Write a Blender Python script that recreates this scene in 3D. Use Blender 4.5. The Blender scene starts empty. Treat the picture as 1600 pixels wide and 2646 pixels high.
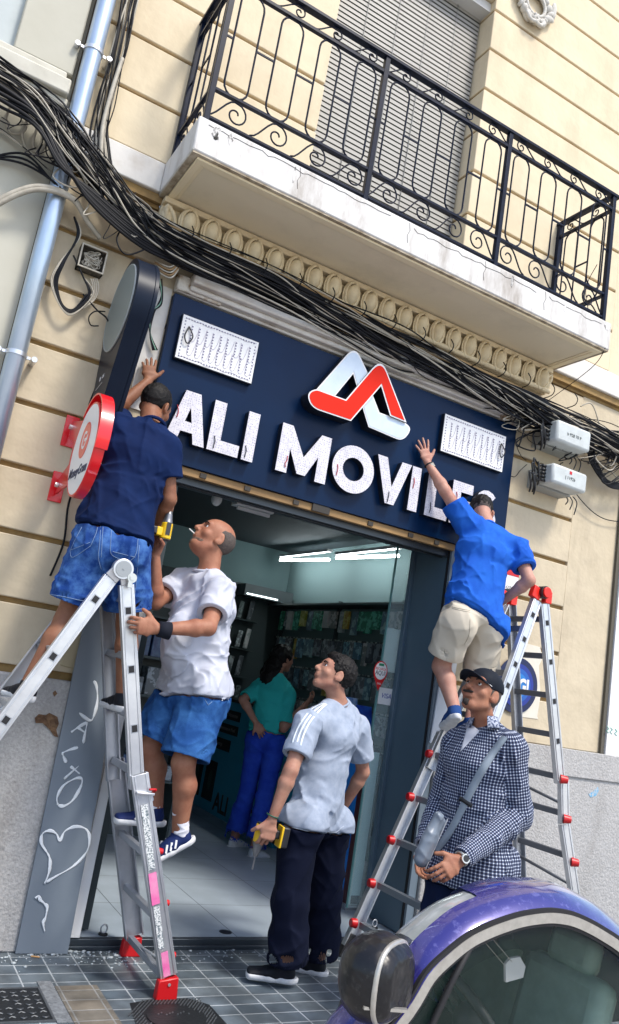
import bpy, bmesh, math, random
import numpy as np
from mathutils import Vector, Matrix
from mathutils.bvhtree import BVHTree
# ---------------------------------------------------------------- camera, world, sun, exposure
S = bpy.context.scene
COL = S.collection
CAMR = Matrix(((0.85583838, -0.24095142, -0.45769322), (-0.4915538, -0.10348023, -0.86467722), (0.16098301, 0.9650048, -0.20700294)))
CR = [Vector((CAMR[i][0], CAMR[i][1], CAMR[i][2])) for i in range(3)]
# columns of camera matrix = camera axes in world space
CX = Vector((CAMR[0][0], CAMR[1][0], CAMR[2][0])); CY = Vector((CAMR[0][1], CAMR[1][1], CAMR[2][1])); CZ = Vector((CAMR[0][2], CAMR[1][2], CAMR[2][2]))
CAM = Vector((0.0, -4.5496, 1.55)); FPX = 2085.68
cd = bpy.data.cameras.new('camera'); cam = bpy.data.objects.new('camera', cd); COL.objects.link(cam)
cam.matrix_world = Matrix(((CX.x, CY.x, CZ.x, CAM.x), (CX.y, CY.y, CZ.y, CAM.y), (CX.z, CY.z, CZ.z, CAM.z), (0, 0, 0, 1)))
cd.sensor_fit = 'VERTICAL'; cd.sensor_height = 36.0; cd.lens = 36.0*FPX/2646.0
cd.clip_start = 0.05; cd.clip_end = 400
S.camera = cam
def ray(px, py): return CX*(px-800)-CY*(py-1323)-CZ*FPX
def at(px, py, Y):
    r = ray(px, py); return CAM+r*((Y-CAM.y)/r.y)
def atX(px, py, X):
    r = ray(px, py); return CAM+r*((X-CAM.x)/r.x)
def atZ(px, py, Z):
    r = ray(px, py); return CAM+r*((Z-CAM.z)/r.z)
SUN_EL, SUN_AZ = math.radians(58), math.radians(200)
world = bpy.data.worlds.new('World'); S.world = world; world.use_nodes = True
nt = world.node_tree; nt.nodes.clear()
sky = nt.nodes.new('ShaderNodeTexSky'); sky.sky_type = 'NISHITA'; sky.sun_disc = False
sky.sun_elevation = SUN_EL; sky.sun_rotation = math.radians(160); sky.air_density = 1.0; sky.dust_density = 2.0; sky.ozone_density = 1.0
bg = nt.nodes.new('ShaderNodeBackground'); bg.inputs[1].default_value = 0.13
wo = nt.nodes.new('ShaderNodeOutputWorld'); nt.links.new(sky.outputs[0], bg.inputs[0]); nt.links.new(bg.outputs[0], wo.inputs[0])
sl = bpy.data.lights.new('sun', 'SUN'); sl.energy = 1.5; sl.angle = math.radians(11); sl.color = (1.0, 0.95, 0.86)
so = bpy.data.objects.new('sun', sl); COL.objects.link(so)
# light travels along this direction: down, towards the facade and a little to the left
sdir = Vector((-0.25, 0.62, -1.0)).normalized()
so.rotation_euler = sdir.to_track_quat('-Z', 'Y').to_euler()
S.view_settings.view_transform = 'Standard'; S.view_settings.look = 'None'; S.view_settings.exposure = 1.12; S.view_settings.gamma = 1.0
S.render.engine = 'CYCLES'
try:
    S.cycles.max_bounces = 6; S.cycles.transparent_max_bounces = 8; S.cycles.caustics_reflective = False; S.cycles.caustics_refractive = False
except Exception: pass
# ---------------------------------------------------------------- helpers
rnd = random.Random(7)
MATS = {}
def mat(name, col=(.5,.5,.5), rough=.6, metal=0.0, var=0.0, vscale=8.0, col2=None, bump=0.0, bscale=60.0, bdist=.004, emit=None, estr=0.0, alpha=1.0, spec=.5, detail=4.0, coat=0.0, sss=0.0, trans=0.0, stretch=None, thr=None, grime=0.0, gcol=(.20,.15,.09), gscale=1.1):
    """principled material; col2 mixed in by noise (var = how much)"""
    if name in MATS: return MATS[name]
    m = bpy.data.materials.new(name); m.use_nodes = True; t = m.node_tree; b = t.nodes['Principled BSDF']
    b.inputs['Base Color'].default_value = (*col, 1); b.inputs['Roughness'].default_value = rough; b.inputs['Metallic'].default_value = metal
    b.inputs['Specular IOR Level'].default_value = spec; b.inputs['Coat Weight'].default_value = coat
    if alpha < 1: b.inputs['Alpha'].default_value = alpha
    if trans: b.inputs['Transmission Weight'].default_value = trans
    if sss:
        b.inputs['Subsurface Weight'].default_value = sss; b.inputs['Subsurface Radius'].default_value = (.012, .004, .002); b.inputs['Subsurface Scale'].default_value = 1.0
    if emit: b.inputs['Emission Color'].default_value = (*emit, 1); b.inputs['Emission Strength'].default_value = estr
    tc = t.nodes.new('ShaderNodeTexCoord'); src = tc.outputs['Object']
    if stretch:
        mp = t.nodes.new('ShaderNodeMapping'); mp.inputs['Scale'].default_value = stretch; t.links.new(src, mp.inputs[0]); src = mp.outputs[0]
    if var > 0:
        n = t.nodes.new('ShaderNodeTexNoise'); n.inputs['Scale'].default_value = vscale; n.inputs['Detail'].default_value = detail; n.inputs['Roughness'].default_value = .65
        t.links.new(src, n.inputs['Vector'])
        r = t.nodes.new('ShaderNodeMapRange'); a, c = thr or (.35, .65)
        r.inputs[1].default_value = a; r.inputs[2].default_value = c; r.inputs[3].default_value = 0; r.inputs[4].default_value = var
        t.links.new(n.outputs['Fac'], r.inputs[0])
        mx = t.nodes.new('ShaderNodeMix'); mx.data_type = 'RGBA'; mx.inputs[6].default_value = (*col, 1)
        c2 = col2 or tuple(c*.6 for c in col); mx.inputs[7].default_value = (*c2, 1)
        t.links.new(r.outputs[0], mx.inputs[0]); t.links.new(mx.outputs[2], b.inputs['Base Color'])
        m['mix'] = mx.name
    if grime > 0:
        gm = t.nodes.new('ShaderNodeMapping'); gm.inputs['Scale'].default_value = (1.6, 1.6, .45); t.links.new(tc.outputs['Object'], gm.inputs[0])
        gn = t.nodes.new('ShaderNodeTexNoise'); gn.inputs['Scale'].default_value = gscale; gn.inputs['Detail'].default_value = 9; gn.inputs['Roughness'].default_value = .7; t.links.new(gm.outputs[0], gn.inputs[0])
        gr_ = t.nodes.new('ShaderNodeMapRange'); gr_.inputs[1].default_value = .50; gr_.inputs[2].default_value = .78; gr_.inputs[3].default_value = 0; gr_.inputs[4].default_value = grime; t.links.new(gn.outputs['Fac'], gr_.inputs[0])
        g3 = t.nodes.new('ShaderNodeMix'); g3.data_type = 'RGBA'; g3.inputs[6].default_value = (*col, 1); g3.inputs[7].default_value = (*gcol, 1)
        if b.inputs['Base Color'].is_linked: t.links.new(b.inputs['Base Color'].links[0].from_socket, g3.inputs[6])
        t.links.new(gr_.outputs[0], g3.inputs[0]); t.links.new(g3.outputs[2], b.inputs['Base Color'])
    if bump > 0:
        n2 = t.nodes.new('ShaderNodeTexNoise'); n2.inputs['Scale'].default_value = bscale; n2.inputs['Detail'].default_value = 3.0
        t.links.new(src, n2.inputs['Vector'])
        bp = t.nodes.new('ShaderNodeBump'); bp.inputs['Strength'].default_value = bump; bp.inputs['Distance'].default_value = bdist
        t.links.new(n2.outputs['Fac'], bp.inputs['Height']); t.links.new(bp.outputs[0], b.inputs['Normal'])
    MATS[name] = m; return m
def link(name, me, parent=None, m=None):
    o = bpy.data.objects.new(name, me); COL.objects.link(o)
    if parent: 
        o.parent = parent; o.matrix_parent_inverse = pinv(parent)
    if m: me.materials.clear(); [me.materials.append(x) for x in (m if isinstance(m, (list, tuple)) else [m])]
    return o
def wm(o):
    M = Matrix.Translation(o.location)
    if o.parent: M = wm(o.parent) @ o.matrix_parent_inverse @ M
    return M
def pinv(p): return wm(p).inverted()
def tag(o, label=None, cat=None, group=None, kind=None):
    if label: o['label'] = label
    if cat: o['category'] = cat
    if group: o['group'] = group
    if kind: o['kind'] = kind
    return o
def empty(name, loc, label, cat, group=None):
    o = bpy.data.objects.new(name, None); COL.objects.link(o); o.location = loc; o.empty_display_size = .1
    return tag(o, label, cat, group)
class MB:
    """collects boxes, prisms, tubes and lathes; build() links them as one mesh object (coordinates are world)"""
    def __init__(s): s.v = []; s.f = []; s.mi = []; s.sm = []; s.m = 0; s.s = False
    def add(s, vs, fs, smooth=None):
        n = len(s.v); s.v += [tuple(v) for v in vs]; s.f += [tuple(i+n for i in f) for f in fs]
        s.mi += [s.m]*len(fs); s.sm += [s.s if smooth is None else smooth]*len(fs); return s
    def box(s, a, b):
        x0, y0, z0 = [min(a[i], b[i]) for i in range(3)]; x1, y1, z1 = [max(a[i], b[i]) for i in range(3)]
        vs = [(x0,y0,z0),(x1,y0,z0),(x1,y1,z0),(x0,y1,z0),(x0,y0,z1),(x1,y0,z1),(x1,y1,z1),(x0,y1,z1)]
        return s.add(vs, [(0,3,2,1),(4,5,6,7),(0,1,5,4),(1,2,6,5),(2,3,7,6),(3,0,4,7)])
    def obox(s, c, ax, ay, az):
        """oriented box: centre and three half-axes"""
        c = Vector(c); ax = Vector(ax); ay = Vector(ay); az = Vector(az)
        vs = [c+ax*i+ay*j+az*k for k in (-1,1) for (i,j) in ((-1,-1),(1,-1),(1,1),(-1,1))]
        fs = [(0,3,2,1),(4,5,6,7),(0,1,5,4),(1,2,6,5),(2,3,7,6),(3,0,4,7)]
        if ax.cross(ay).dot(az) < 0: fs = [f[::-1] for f in fs]
        return s.add(vs, fs)
    def bar(s, a, b, w, h, up=(0,0,1)):
        a = Vector(a); b = Vector(b); d = (b-a); L = d.length; d.normalize(); u = Vector(up); x = d.cross(u).normalized(); y = x.cross(d)
        return s.obox((a+b)/2, x*(w/2), y*(h/2), d*(L/2))
    def tube(s, pts, r, n=8, closed=False, cap=True):
        pts = [Vector(p) for p in pts]; N = len(pts)
        rr = r if isinstance(r, (list, tuple)) else [r]*N
        rings = []; prev = None
        for i, p in enumerate(pts):
            if closed: t = pts[(i+1)%N]-pts[i-1]
            else: t = pts[min(i+1,N-1)]-pts[max(i-1,0)]
            if t.length < 1e-9: t = Vector((0,0,1))
            t.normalize()
            if prev is None:
                x = t.orthogonal().normalized()
            else:
                x = prev-t*prev.dot(t)
                x = x.normalized() if x.length > 1e-6 else t.orthogonal().normalized()
            prev = x; y = t.cross(x)
            rings.append([p+x*(math.cos(2*math.pi*k/n)*rr[i])+y*(math.sin(2*math.pi*k/n)*rr[i]) for k in range(n)])
        vs = [v for R in rings for v in R]; fs = []
        for i in range(N if closed else N-1):
            a = i*n; b = ((i+1)%N)*n
            for k in range(n): k2 = (k+1)%n; fs.append((a+k, a+k2, b+k2, b+k))
        if cap and not closed: fs += [tuple(range(n))[::-1], tuple(range((N-1)*n, N*n))]
        return s.add(vs, fs, True)
    def cyl(s, a, b, r, n=20, r2=None): 
        s.tube([a, b], [r, r if r2 is None else r2], n)
        for i in (-1, -2): s.sm[i] = False
        return s
    def prism(s, poly, off):
        """poly: list of 3-D points (planar, convex or not), extruded by vector off"""
        n = len(poly); P = [Vector(p) for p in poly]; off = Vector(off)
        from mathutils.geometry import tessellate_polygon
        tri = tessellate_polygon([P])
        nrm = Vector((0,0,0))
        for i in range(n): nrm += (P[i]-P[0]).cross(P[(i+1)%n]-P[0])
        vs = P+[p+off for p in P]; fs = []
        flip = nrm.dot(off) > 0
        for t3 in tri:
            a, b, c = t3
            tn = (P[b]-P[a]).cross(P[c]-P[a])
            if tn.dot(off) > 0: a, b, c = c, b, a
            fs.append((a, b, c)); fs.append((c+n, b+n, a+n))
        for i in range(n):
            j = (i+1)%n
            fs.append((j, i, i+n, j+n) if not flip else (i, j, j+n, i+n))
        return s.add(vs, fs)
    def ell(s, c, r, nu=16, nv=10, R=None):
        c = Vector(c); vs = []; fs = []
        for j in range(nv+1):
            th = math.pi*j/nv
            for i in range(nu):
                ph = 2*math.pi*i/nu
                q = Vector((r[0]*math.sin(th)*math.cos(ph), r[1]*math.sin(th)*math.sin(ph), r[2]*math.cos(th)))
                if R is not None: q = R @ q
                vs.append(c+q)
        for j in range(nv):
            for i in range(nu):
                a = j*nu+i; b = j*nu+(i+1)%nu; fs.append((a, a+nu, b+nu, b))
        return s.add(vs, fs, True)
    def build(s, name, m, parent=None, bevel=0):
        me = bpy.data.meshes.new(name); me.from_pydata(s.v, [], s.f); me.update()
        me.polygons.foreach_set('material_index', s.mi); me.polygons.foreach_set('use_smooth', [True]*len(s.f))
        if not all(s.sm): me.set_sharp_from_angle(angle=math.radians(33))
        o = link(name, me, parent, m)
        if bevel:
            bv = o.modifiers.new('bevel', 'BEVEL'); bv.width = bevel; bv.segments = 2; bv.limit_method = 'ANGLE'; bv.angle_limit = math.radians(40)
        return o
def _each(s, name, m, parent=None, bevel=0):
    """build every connected piece as an object of its own"""
    par = list(range(len(s.v)))
    def fd(i):
        while par[i] != i: par[i] = par[par[i]]; i = par[i]
        return i
    for f in s.f:
        for i in f[1:]: par[fd(i)] = fd(f[0])
    groups = {}
    for k, f in enumerate(s.f): groups.setdefault(fd(f[0]), []).append(k)
    out = []
    for g in groups.values():
        b = MB(); used = sorted({i for k in g for i in s.f[k]}); mp = {i: j for j, i in enumerate(used)}
        b.v = [s.v[i] for i in used]; b.f = [tuple(mp[i] for i in s.f[k]) for k in g]; b.mi = [s.mi[k] for k in g]; b.sm = [s.sm[k] for k in g]
        out.append(b.build(name, m, parent, bevel))
    return out
MB.each = _each
def box(name, a, b, m, parent=None, bevel=0): return MB().box(a, b).build(name, m, parent, bevel)
def spline(pts, n=8):
    P = [Vector(p) for p in pts]; out = []
    for i in range(len(P)-1):
        p0 = P[max(i-1,0)]; p1 = P[i]; p2 = P[i+1]; p3 = P[min(i+2,len(P)-1)]
        for k in range(n):
            t = k/n; out.append(.5*((2*p1)+(p2-p0)*t+(2*p0-5*p1+4*p2-p3)*t*t+(3*p1-p0-3*p2+p3)*t*t*t))
    out.append(P[-1]); return out
def text(name, s, size, org, ux, uz, m, parent=None, ext=.0015, align='LEFT', sx=1.0, bold=0.0, shear=0):
    """flat lettering: ux reading direction, uz up direction, both world vectors"""
    cu = bpy.data.curves.new('t', 'FONT'); cu.body = s; cu.size = size; cu.extrude = ext; cu.align_x = align; cu.align_y = 'CENTER'; cu.offset = bold; cu.shear = shear
    cu.resolution_u = 3
    ob = bpy.data.objects.new('t', cu); COL.objects.link(ob); bpy.context.view_layer.update()
    me = bpy.data.meshes.new_from_object(ob.evaluated_get(bpy.context.evaluated_depsgraph_get()))
    bpy.data.objects.remove(ob)
    ux = Vector(ux).normalized(); uz = Vector(uz).normalized(); un = ux.cross(uz); org = Vector(org)
    M = Matrix(((ux.x*sx, uz.x, un.x, org.x), (ux.y*sx, uz.y, un.y, org.y), (ux.z*sx, uz.z, un.z, org.z), (0,0,0,1)))
    me.transform(M); me.name = name
    return link(name, me, parent, m)
def tag_struct(o): o['kind'] = 'structure'; return o
# ---------------------------------------------------------------- materials
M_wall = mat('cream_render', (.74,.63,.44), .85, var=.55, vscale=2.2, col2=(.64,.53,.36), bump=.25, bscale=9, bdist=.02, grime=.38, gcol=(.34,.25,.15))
M_wallf = mat('cream_flat', (.72,.65,.52), .85, var=.4, vscale=1.6, col2=(.62,.55,.43), bump=.15, bscale=8, bdist=.01)
M_groove = mat('ochre_joint', (.36,.23,.085), .9, var=.6, vscale=9, col2=(.14,.095,.05))
M_white = mat('white_band', (.68,.655,.61), .8, var=.7, vscale=3.5, col2=(.45,.38,.30), bump=.3, bscale=20, bdist=.006, thr=(.52,.75))
M_slab = mat('slab_white', (.66,.645,.62), .75, var=.75, vscale=2.6, col2=(.36,.32,.28), bump=.25, bscale=16, bdist=.006, thr=(.56,.8), stretch=(1.0,1.0,.45), grime=.9, gcol=(.22,.17,.12), gscale=3.4)
M_soffit = mat('soffit_cream', (.80,.71,.52), .85, var=.4, vscale=1.3, col2=(.70,.62,.45), grime=.25)
M_stucco = mat('moulding_cream', (.78,.66,.44), .8, var=.5, vscale=14, col2=(.55,.44,.28))
M_iron = mat('black_iron', (.003,.006,.016), .35, metal=.0, spec=.15, var=.4, vscale=30, col2=(.008,.016,.045))
M_plinth = mat('speckled_render', (.47,.46,.45), .95, var=.8, vscale=75, col2=(.33,.32,.31), bump=.7, bscale=60, bdist=.010, thr=(.35,.65), grime=.6, gcol=(.17,.15,.13), gscale=2.2)
M_neigh = mat('neighbour_wall', (.50,.485,.41), .85, var=.5, vscale=2.0, col2=(.42,.40,.32), bump=.2, bscale=8, bdist=.01)
M_dark = mat('dark_shade', (.05,.045,.04), .9)
M_pipe = mat('galvanised_pipe', (.55,.64,.74), .30, metal=.6, var=.6, vscale=9, col2=(.32,.42,.55), stretch=(1,1,.25))
M_alu = mat('aluminium', (.72,.73,.75), .34, metal=.75, var=.5, vscale=7, col2=(.50,.51,.54), bump=.05, bscale=40)
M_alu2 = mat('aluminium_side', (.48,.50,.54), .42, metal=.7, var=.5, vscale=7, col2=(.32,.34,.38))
M_red = mat('red_plastic', (.55,.008,.012), .38)
M_redsign = mat('red_sign_plastic', (.72,.006,.012), .3, coat=.4)
M_black = mat('black_plastic', (.012,.013,.015), .4)
M_rubber = mat('black_rubber', (.01,.01,.012), .7)
M_cable = mat('black_cable', (.004,.0045,.007), .45, spec=.22)
M_cablew = mat('white_cable', (.50,.46,.38), .6, var=.5, vscale=15, col2=(.25,.22,.17))
M_wood = mat('pale_timber', (.36,.215,.085), .7, var=.8, vscale=5, col2=(.16,.09,.035), stretch=(.3,3,3), bump=.3, bscale=30)
M_frame = mat('grey_blue_frame', (.085,.135,.180), .40, var=.4, vscale=3, col2=(.065,.105,.145))
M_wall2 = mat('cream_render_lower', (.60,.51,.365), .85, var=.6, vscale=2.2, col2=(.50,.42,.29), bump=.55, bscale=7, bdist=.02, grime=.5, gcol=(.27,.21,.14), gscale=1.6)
M_sign = mat('navy_sign_board', (.0018,.011,.038), .30, spec=.16, var=.6, vscale=.7, col2=(.001,.020,.072))
M_bwhite = mat('bright_white', (.78,.78,.78), .5)
M_interior = mat('shop_wall', (.20,.30,.31), .8)
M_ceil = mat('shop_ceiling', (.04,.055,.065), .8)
# ---------------------------------------------------------------- ground
def tile_mat(name, c1, c2, mortar, w, h, ms, rot=0, bumpd=.004, off=0.0, nv=(.65,1.5)):
    m = bpy.data.materials.new(name); m.use_nodes = True; t = m.node_tree; b = t.nodes['Principled BSDF']
    tc = t.nodes.new('ShaderNodeTexCoord'); mp = t.nodes.new('ShaderNodeMapping'); mp.inputs['Rotation'].default_value = (0,0,rot)
    t.links.new(tc.outputs['Object'], mp.inputs[0])
    br = t.nodes.new('ShaderNodeTexBrick'); br.offset = off; br.squash = 1; t.links.new(mp.outputs[0], br.inputs['Vector'])
    br.inputs['Color1'].default_value = (*c1,1); br.inputs['Color2'].default_value = (*c2,1); br.inputs['Mortar'].default_value = (*mortar,1)
    br.inputs['Scale'].default_value = 1; br.inputs['Brick Width'].default_value = w; br.inputs['Row Height'].default_value = h; br.inputs['Mortar Size'].default_value = ms; br.inputs['Mortar Smooth'].default_value = .3
    n = t.nodes.new('ShaderNodeTexNoise'); n.inputs['Scale'].default_value = 5; n.inputs['Detail'].default_value = 8; t.links.new(tc.outputs['Object'], n.inputs[0])
    mr = t.nodes.new('ShaderNodeMapRange'); mr.inputs[1].default_value = .4; mr.inputs[2].default_value = .7; mr.inputs[3].default_value = nv[0]; mr.inputs[4].default_value = nv[1]; t.links.new(n.outputs[0], mr.inputs[0])
    mx = t.nodes.new('ShaderNodeMix'); mx.data_type = 'RGBA'; mx.blend_type = 'MULTIPLY'; mx.inputs[0].default_value = 1
    t.links.new(br.outputs['Color'], mx.inputs[6]); t.links.new(mr.outputs[0], mx.inputs[7]); t.links.new(mx.outputs[2], b.inputs['Base Color'])
    bp = t.nodes.new('ShaderNodeBump'); bp.inputs['Distance'].default_value = bumpd; bp.inputs['Strength'].default_value = .6; bp.invert = True
    t.links.new(br.outputs['Fac'], bp.inputs['Height']); t.links.new(bp.outputs[0], b.inputs['Normal'])
    b.inputs['Roughness'].default_value = .45
    return m
M_pave = tile_mat('grey_pavement_tiles', (.070,.092,.112), (.115,.138,.155), (.34,.37,.39), .157, .107, .0045)
M_pave2 = tile_mat('tan_pavement_tiles', (.15,.14,.12), (.19,.165,.13), (.26,.26,.25), .157, .107, .0045)
M_floor = tile_mat('shop_floor_tiles', (.33,.39,.45), (.36,.42,.48), (.07,.08,.09), .6, .6, .003, bumpd=.001, nv=(.93,1.08))
M_bounce = mat('pale_bounce_road', (.40,.38,.35), .9, var=.6, vscale=60, col2=(.34,.33,.31), bump=.5, bscale=120)  # road colour lightened to bounce daylight up on to the soffits
M_conc = mat('kerb_stone', (.30,.30,.29), .85, var=.5, vscale=20)
tag_struct(MB().box((-80,-60,-.30), (80,-1.62,-.13)).build('road', M_bounce))
tag_struct(MB().box((-80,-1.62,-.30), (80,0.0,0)).build('pavement', M_pave))
tag_struct(MB().box((-80,-1.78,-.30), (80,-1.62,-.003)).build('kerb', M_conc, bevel=.012))
tag_struct(MB().box((1.238,-1.62,.0005), (1.44,-.48,.004)).build('tan_paving', M_pave2))
tag_struct(MB().box((1.12,.0,.0), (4.65,4.5,.06)).build('shop_floor', M_floor))
# ---------------------------------------------------------------- main building
B = empty('building', (2.6, .2, 0), 'cream rendered building with ochre jointed bands, stone plinth and a shop opening below its balcony', 'building')
XL, XR = .40, 5.30
OX0, OX1, OZ = 1.46, 3.60, 2.70           # shop opening
WX0, WX1, WZ0, WZ1 = 1.97, 3.34, 4.45, 7.25  # balcony door
def wallseg(mb, x0, x1, z0, z1, yf=0.0, yb=.36, gr=0.0):
    """wall block minus the two openings"""
    cuts = []
    for (a, b, c, d) in ((OX0, OX1, -1, OZ), (WX0, WX1, WZ0, WZ1)):
        a -= gr; b += gr; d += gr; c -= gr
        if a < x1 and b > x0 and c < z1-1e-6 and d > z0+1e-6: cuts.append((a, b, c, d))
    if not cuts: mb.box((x0, yf, z0), (x1, yb, z1)); return
    a, b, c, d = cuts[0]
    if a > x0: mb.box((x0, yf, z0), (a, yb, z1))
    if b < x1: mb.box((b, yf, z0), (x1, yb, z1))
    if d < z1-1e-6: mb.box((max(a,x0), yf, d), (min(b,x1), yb, z1))
    if c > z0+1e-6: mb.box((max(a,x0), yf, z0), (min(b,x1), yb, c))
g = .015
zs = [1.387, 1.732, 2.090, 2.445, 2.80, 3.155, 3.51, 3.86, 4.22]
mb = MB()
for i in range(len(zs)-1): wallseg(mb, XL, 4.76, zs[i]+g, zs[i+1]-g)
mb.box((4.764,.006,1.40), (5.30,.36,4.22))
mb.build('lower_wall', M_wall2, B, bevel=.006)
zu = [4.52+.375*i for i in range(16)]
mb = MB()
for i in range(len(zu)-1): wallseg(mb, XL, 5.02, zu[i]+g*.8, zu[i+1]-g*.8)
mb.box((5.024,.01,4.5), (7.5,.36,9.9))
mb.build('upper_wall', M_wall, B, bevel=.006)
mb = MB(); wallseg(mb, XL+.002, 4.755, 1.36, 4.25, .026, .35, .014); wallseg(mb, XL+.002, 5.015, 4.48, 10.0, .026, .35, .014); mb.build('wall_joint', M_groove, B)
# white moulded bands both sides of the balcony
mb = MB(); 
for (x0, x1) in ((XL, 1.0), (4.345, 7.5)):
    mb.box((x0, -.055, 4.30), (x1, .02, 4.495)); 
mb.each('string_course', M_white, B, bevel=.008)
mb = MB()
for (x0, x1) in ((XL, 1.03), (4.30, 7.5)):
    mb.box((x0, -.03, 4.245), (x1, .3, 4.298)); mb.box((x0, .004, 4.22), (x1, .3, 4.245))
mb.each('cornice', M_groove, B)
# plinth
mb = MB(); mb.box((XL, -.045, 0), (1.40, .36, 1.36)); mb.box((OX1+.06, -.045, 0), (7.5, .36, 1.385)); mb.each('plinth', M_plinth, B, bevel=.01)
mb = MB(); mb.box((OX1+.065, -.06, 1.20), (7.5, -.046, 1.40)); mb.build('plinth_cap', M_plinth, B, bevel=.006)
M_rust = mat('exposed_brick', (.11,.06,.035), .95, var=1, vscale=25, col2=(.22,.13,.07), bump=1, bscale=50, bdist=.02)
def blob_patch(mb, pts, Y, th=.006):
    mb.prism([at(px, py, Y) for px, py in pts], (0, -th, 0))
mb = MB(); blob_patch(mb, [(90,1855),(100,1845),(118,1848),(128,1842),(148,1852),(152,1870),(145,1885),(150,1905),(140,1902),(128,1885),(110,1868),(92,1868)], -.046)
blob_patch(mb, [(136,1790),(143,1784),(148,1792),(140,1800)], -.046); mb.each('damaged_patch', M_rust, B)
mb = MB(); blob_patch(mb, [(0,0),(1,0),(1,1)], -.01)
# recess dark behind neighbour joint
# white jamb post and reveal panels of the shop opening
mb = MB(); mb.box((1.40, -.02, .06), (OX0, .30, 2.69)); mb.build('door_jamb', M_bwhite, B, bevel=.004)
mb = MB(); mb.box((OX1-.004, .03, .065), (OX1+.02, .42, 2.70)); mb.box((OX1-.03, .40, .065), (OX1+.02, .445, 2.70)); mb.each('reveal_panel', M_frame, B, bevel=.004)
mb = MB(); mb.box((OX1-.008, -.02, .065), (OX1+.055, .002, 2.70)); mb.build('reveal_trim', mat('trim_slate', (.13,.17,.21), .4), B, bevel=.003)
mb = MB(); mb.box((OX1-.010, .004, .065), (OX1+.05, .026, 2.70)); mb.build('reveal_gap', M_rubber, B)
# threshold
mb = MB(); mb.box((1.12, -.012, 0), (OX1+.05, .0, .052)); mb.box((1.12,-.03,0),(OX1+.05,-.012,.022)); mb.build('threshold', mat('threshold_metal', (.06,.075,.09), .35, metal=.6), B, bevel=.003)
# rolling gate box under the sign: dark rails and timber batten
mb = MB(); mb.box((OX0, -.035, 2.642), (OX1, .0, 2.69)); tb = mb.build('timber_batten', M_wood, B, bevel=.003)
mb = MB()
for i, x in enumerate((1.63, 1.93, 2.28, 2.47, 2.86, 3.2, 3.43)): mb.box((x-.02, -.045, 2.652), (x+.02, -.036, 2.68))
mb.box((2.40, -.05, 2.645), (2.53, -.036, 2.692)); mb.each('batten_clip', M_dark, B)
mb = MB(); mb.box((OX0, .02, 2.60), (OX1, .05, 2.70)); mb.box((OX0, .09, 2.60), (OX1, .12, 2.70)); mb.box((OX0, .05, 2.63), (OX1, .09, 2.70)); mb.box((OX0,.17,2.62),(OX1,.20,2.70)); mb.box((OX0,.30,2.66),(OX1,.36,2.74)); mb.build('gate_rail', mat('gate_metal', (.07,.08,.09), .4, metal=.5), B, bevel=.003)
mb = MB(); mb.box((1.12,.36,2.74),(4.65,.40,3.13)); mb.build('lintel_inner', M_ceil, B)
# ledge above sign
mb = MB(); P0 = 3.735
mb.box((1.30, -.13, 3.79), (4.12, .0, 3.86)); mb.box((1.30, -.09, 3.755), (4.08, .0, 3.79)); mb.box((1.22, -.05, P0), (4.03, .0, 3.755)); mb.build('ledge', M_white, B, bevel=.012)
mb = MB(); mb.box((1.22, -.07, 3.74), (1.52, .0, 3.84)); mb.box((3.86, -.10, 3.72), (4.07, 0, 3.83)); mb.each('ledge_plaster', mat('plaster', (.66,.62,.55), .9, var=1, vscale=9, col2=(.30,.20,.11), bump=.8, bscale=25, bdist=.015, thr=(.45,.6)), B, bevel=.01)
# bright plaster strip beside sign
mb = MB(); mb.box((1.10, -.012, 2.95), (1.215, .0, 3.75)); mb.build('plaster_strip', M_white, B)
# peeled paint patch (lighter) beside the ladder on the right
mb = MB(); blob_patch(mb, [(1352,1660),(1395,1672),(1402,1700),(1392,1720),(1396,1800),(1388,1850),(1390,1858),(1345,1852),(1330,1800)], -.001, .003); mb.build('peeling_paint', mat('peel', (.72,.68,.58), .8, var=.5, vscale=6, col2=(.6,.56,.46)), B)
# small hatch in wall by the grey board
mb = MB(); mb.bar(at(205,1640,-.004), at(178,1725,-.004), .10, .012, up=(0,1,0)); mb.build('wall_hatch', mat('hatch', (.50,.42,.27), .8), B, bevel=.004)
# pipe gap pilaster at the very right (white board) and its dark joint
mb = MB(); mb.box((5.285, -.02, 1.385), (5.32, .0, 5.0)); mb.build('dark_joint', mat('joint_dark', (.10,.09,.07), .9), B)
# interior room shell
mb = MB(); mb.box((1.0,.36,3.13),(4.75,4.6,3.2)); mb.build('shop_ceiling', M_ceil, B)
mb = MB(); mb.box((4.65,.40,.0),(4.75,4.6,3.13)); mb.box((1.0,4.5,.0),(4.65,4.6,3.13)); mb.box((1.0,.36,.0),(1.12,4.5,3.13)); mb.box((3.62,.36,0),(4.65,.44,3.13)); mb.build('shop_wall', M_interior, B)
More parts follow.
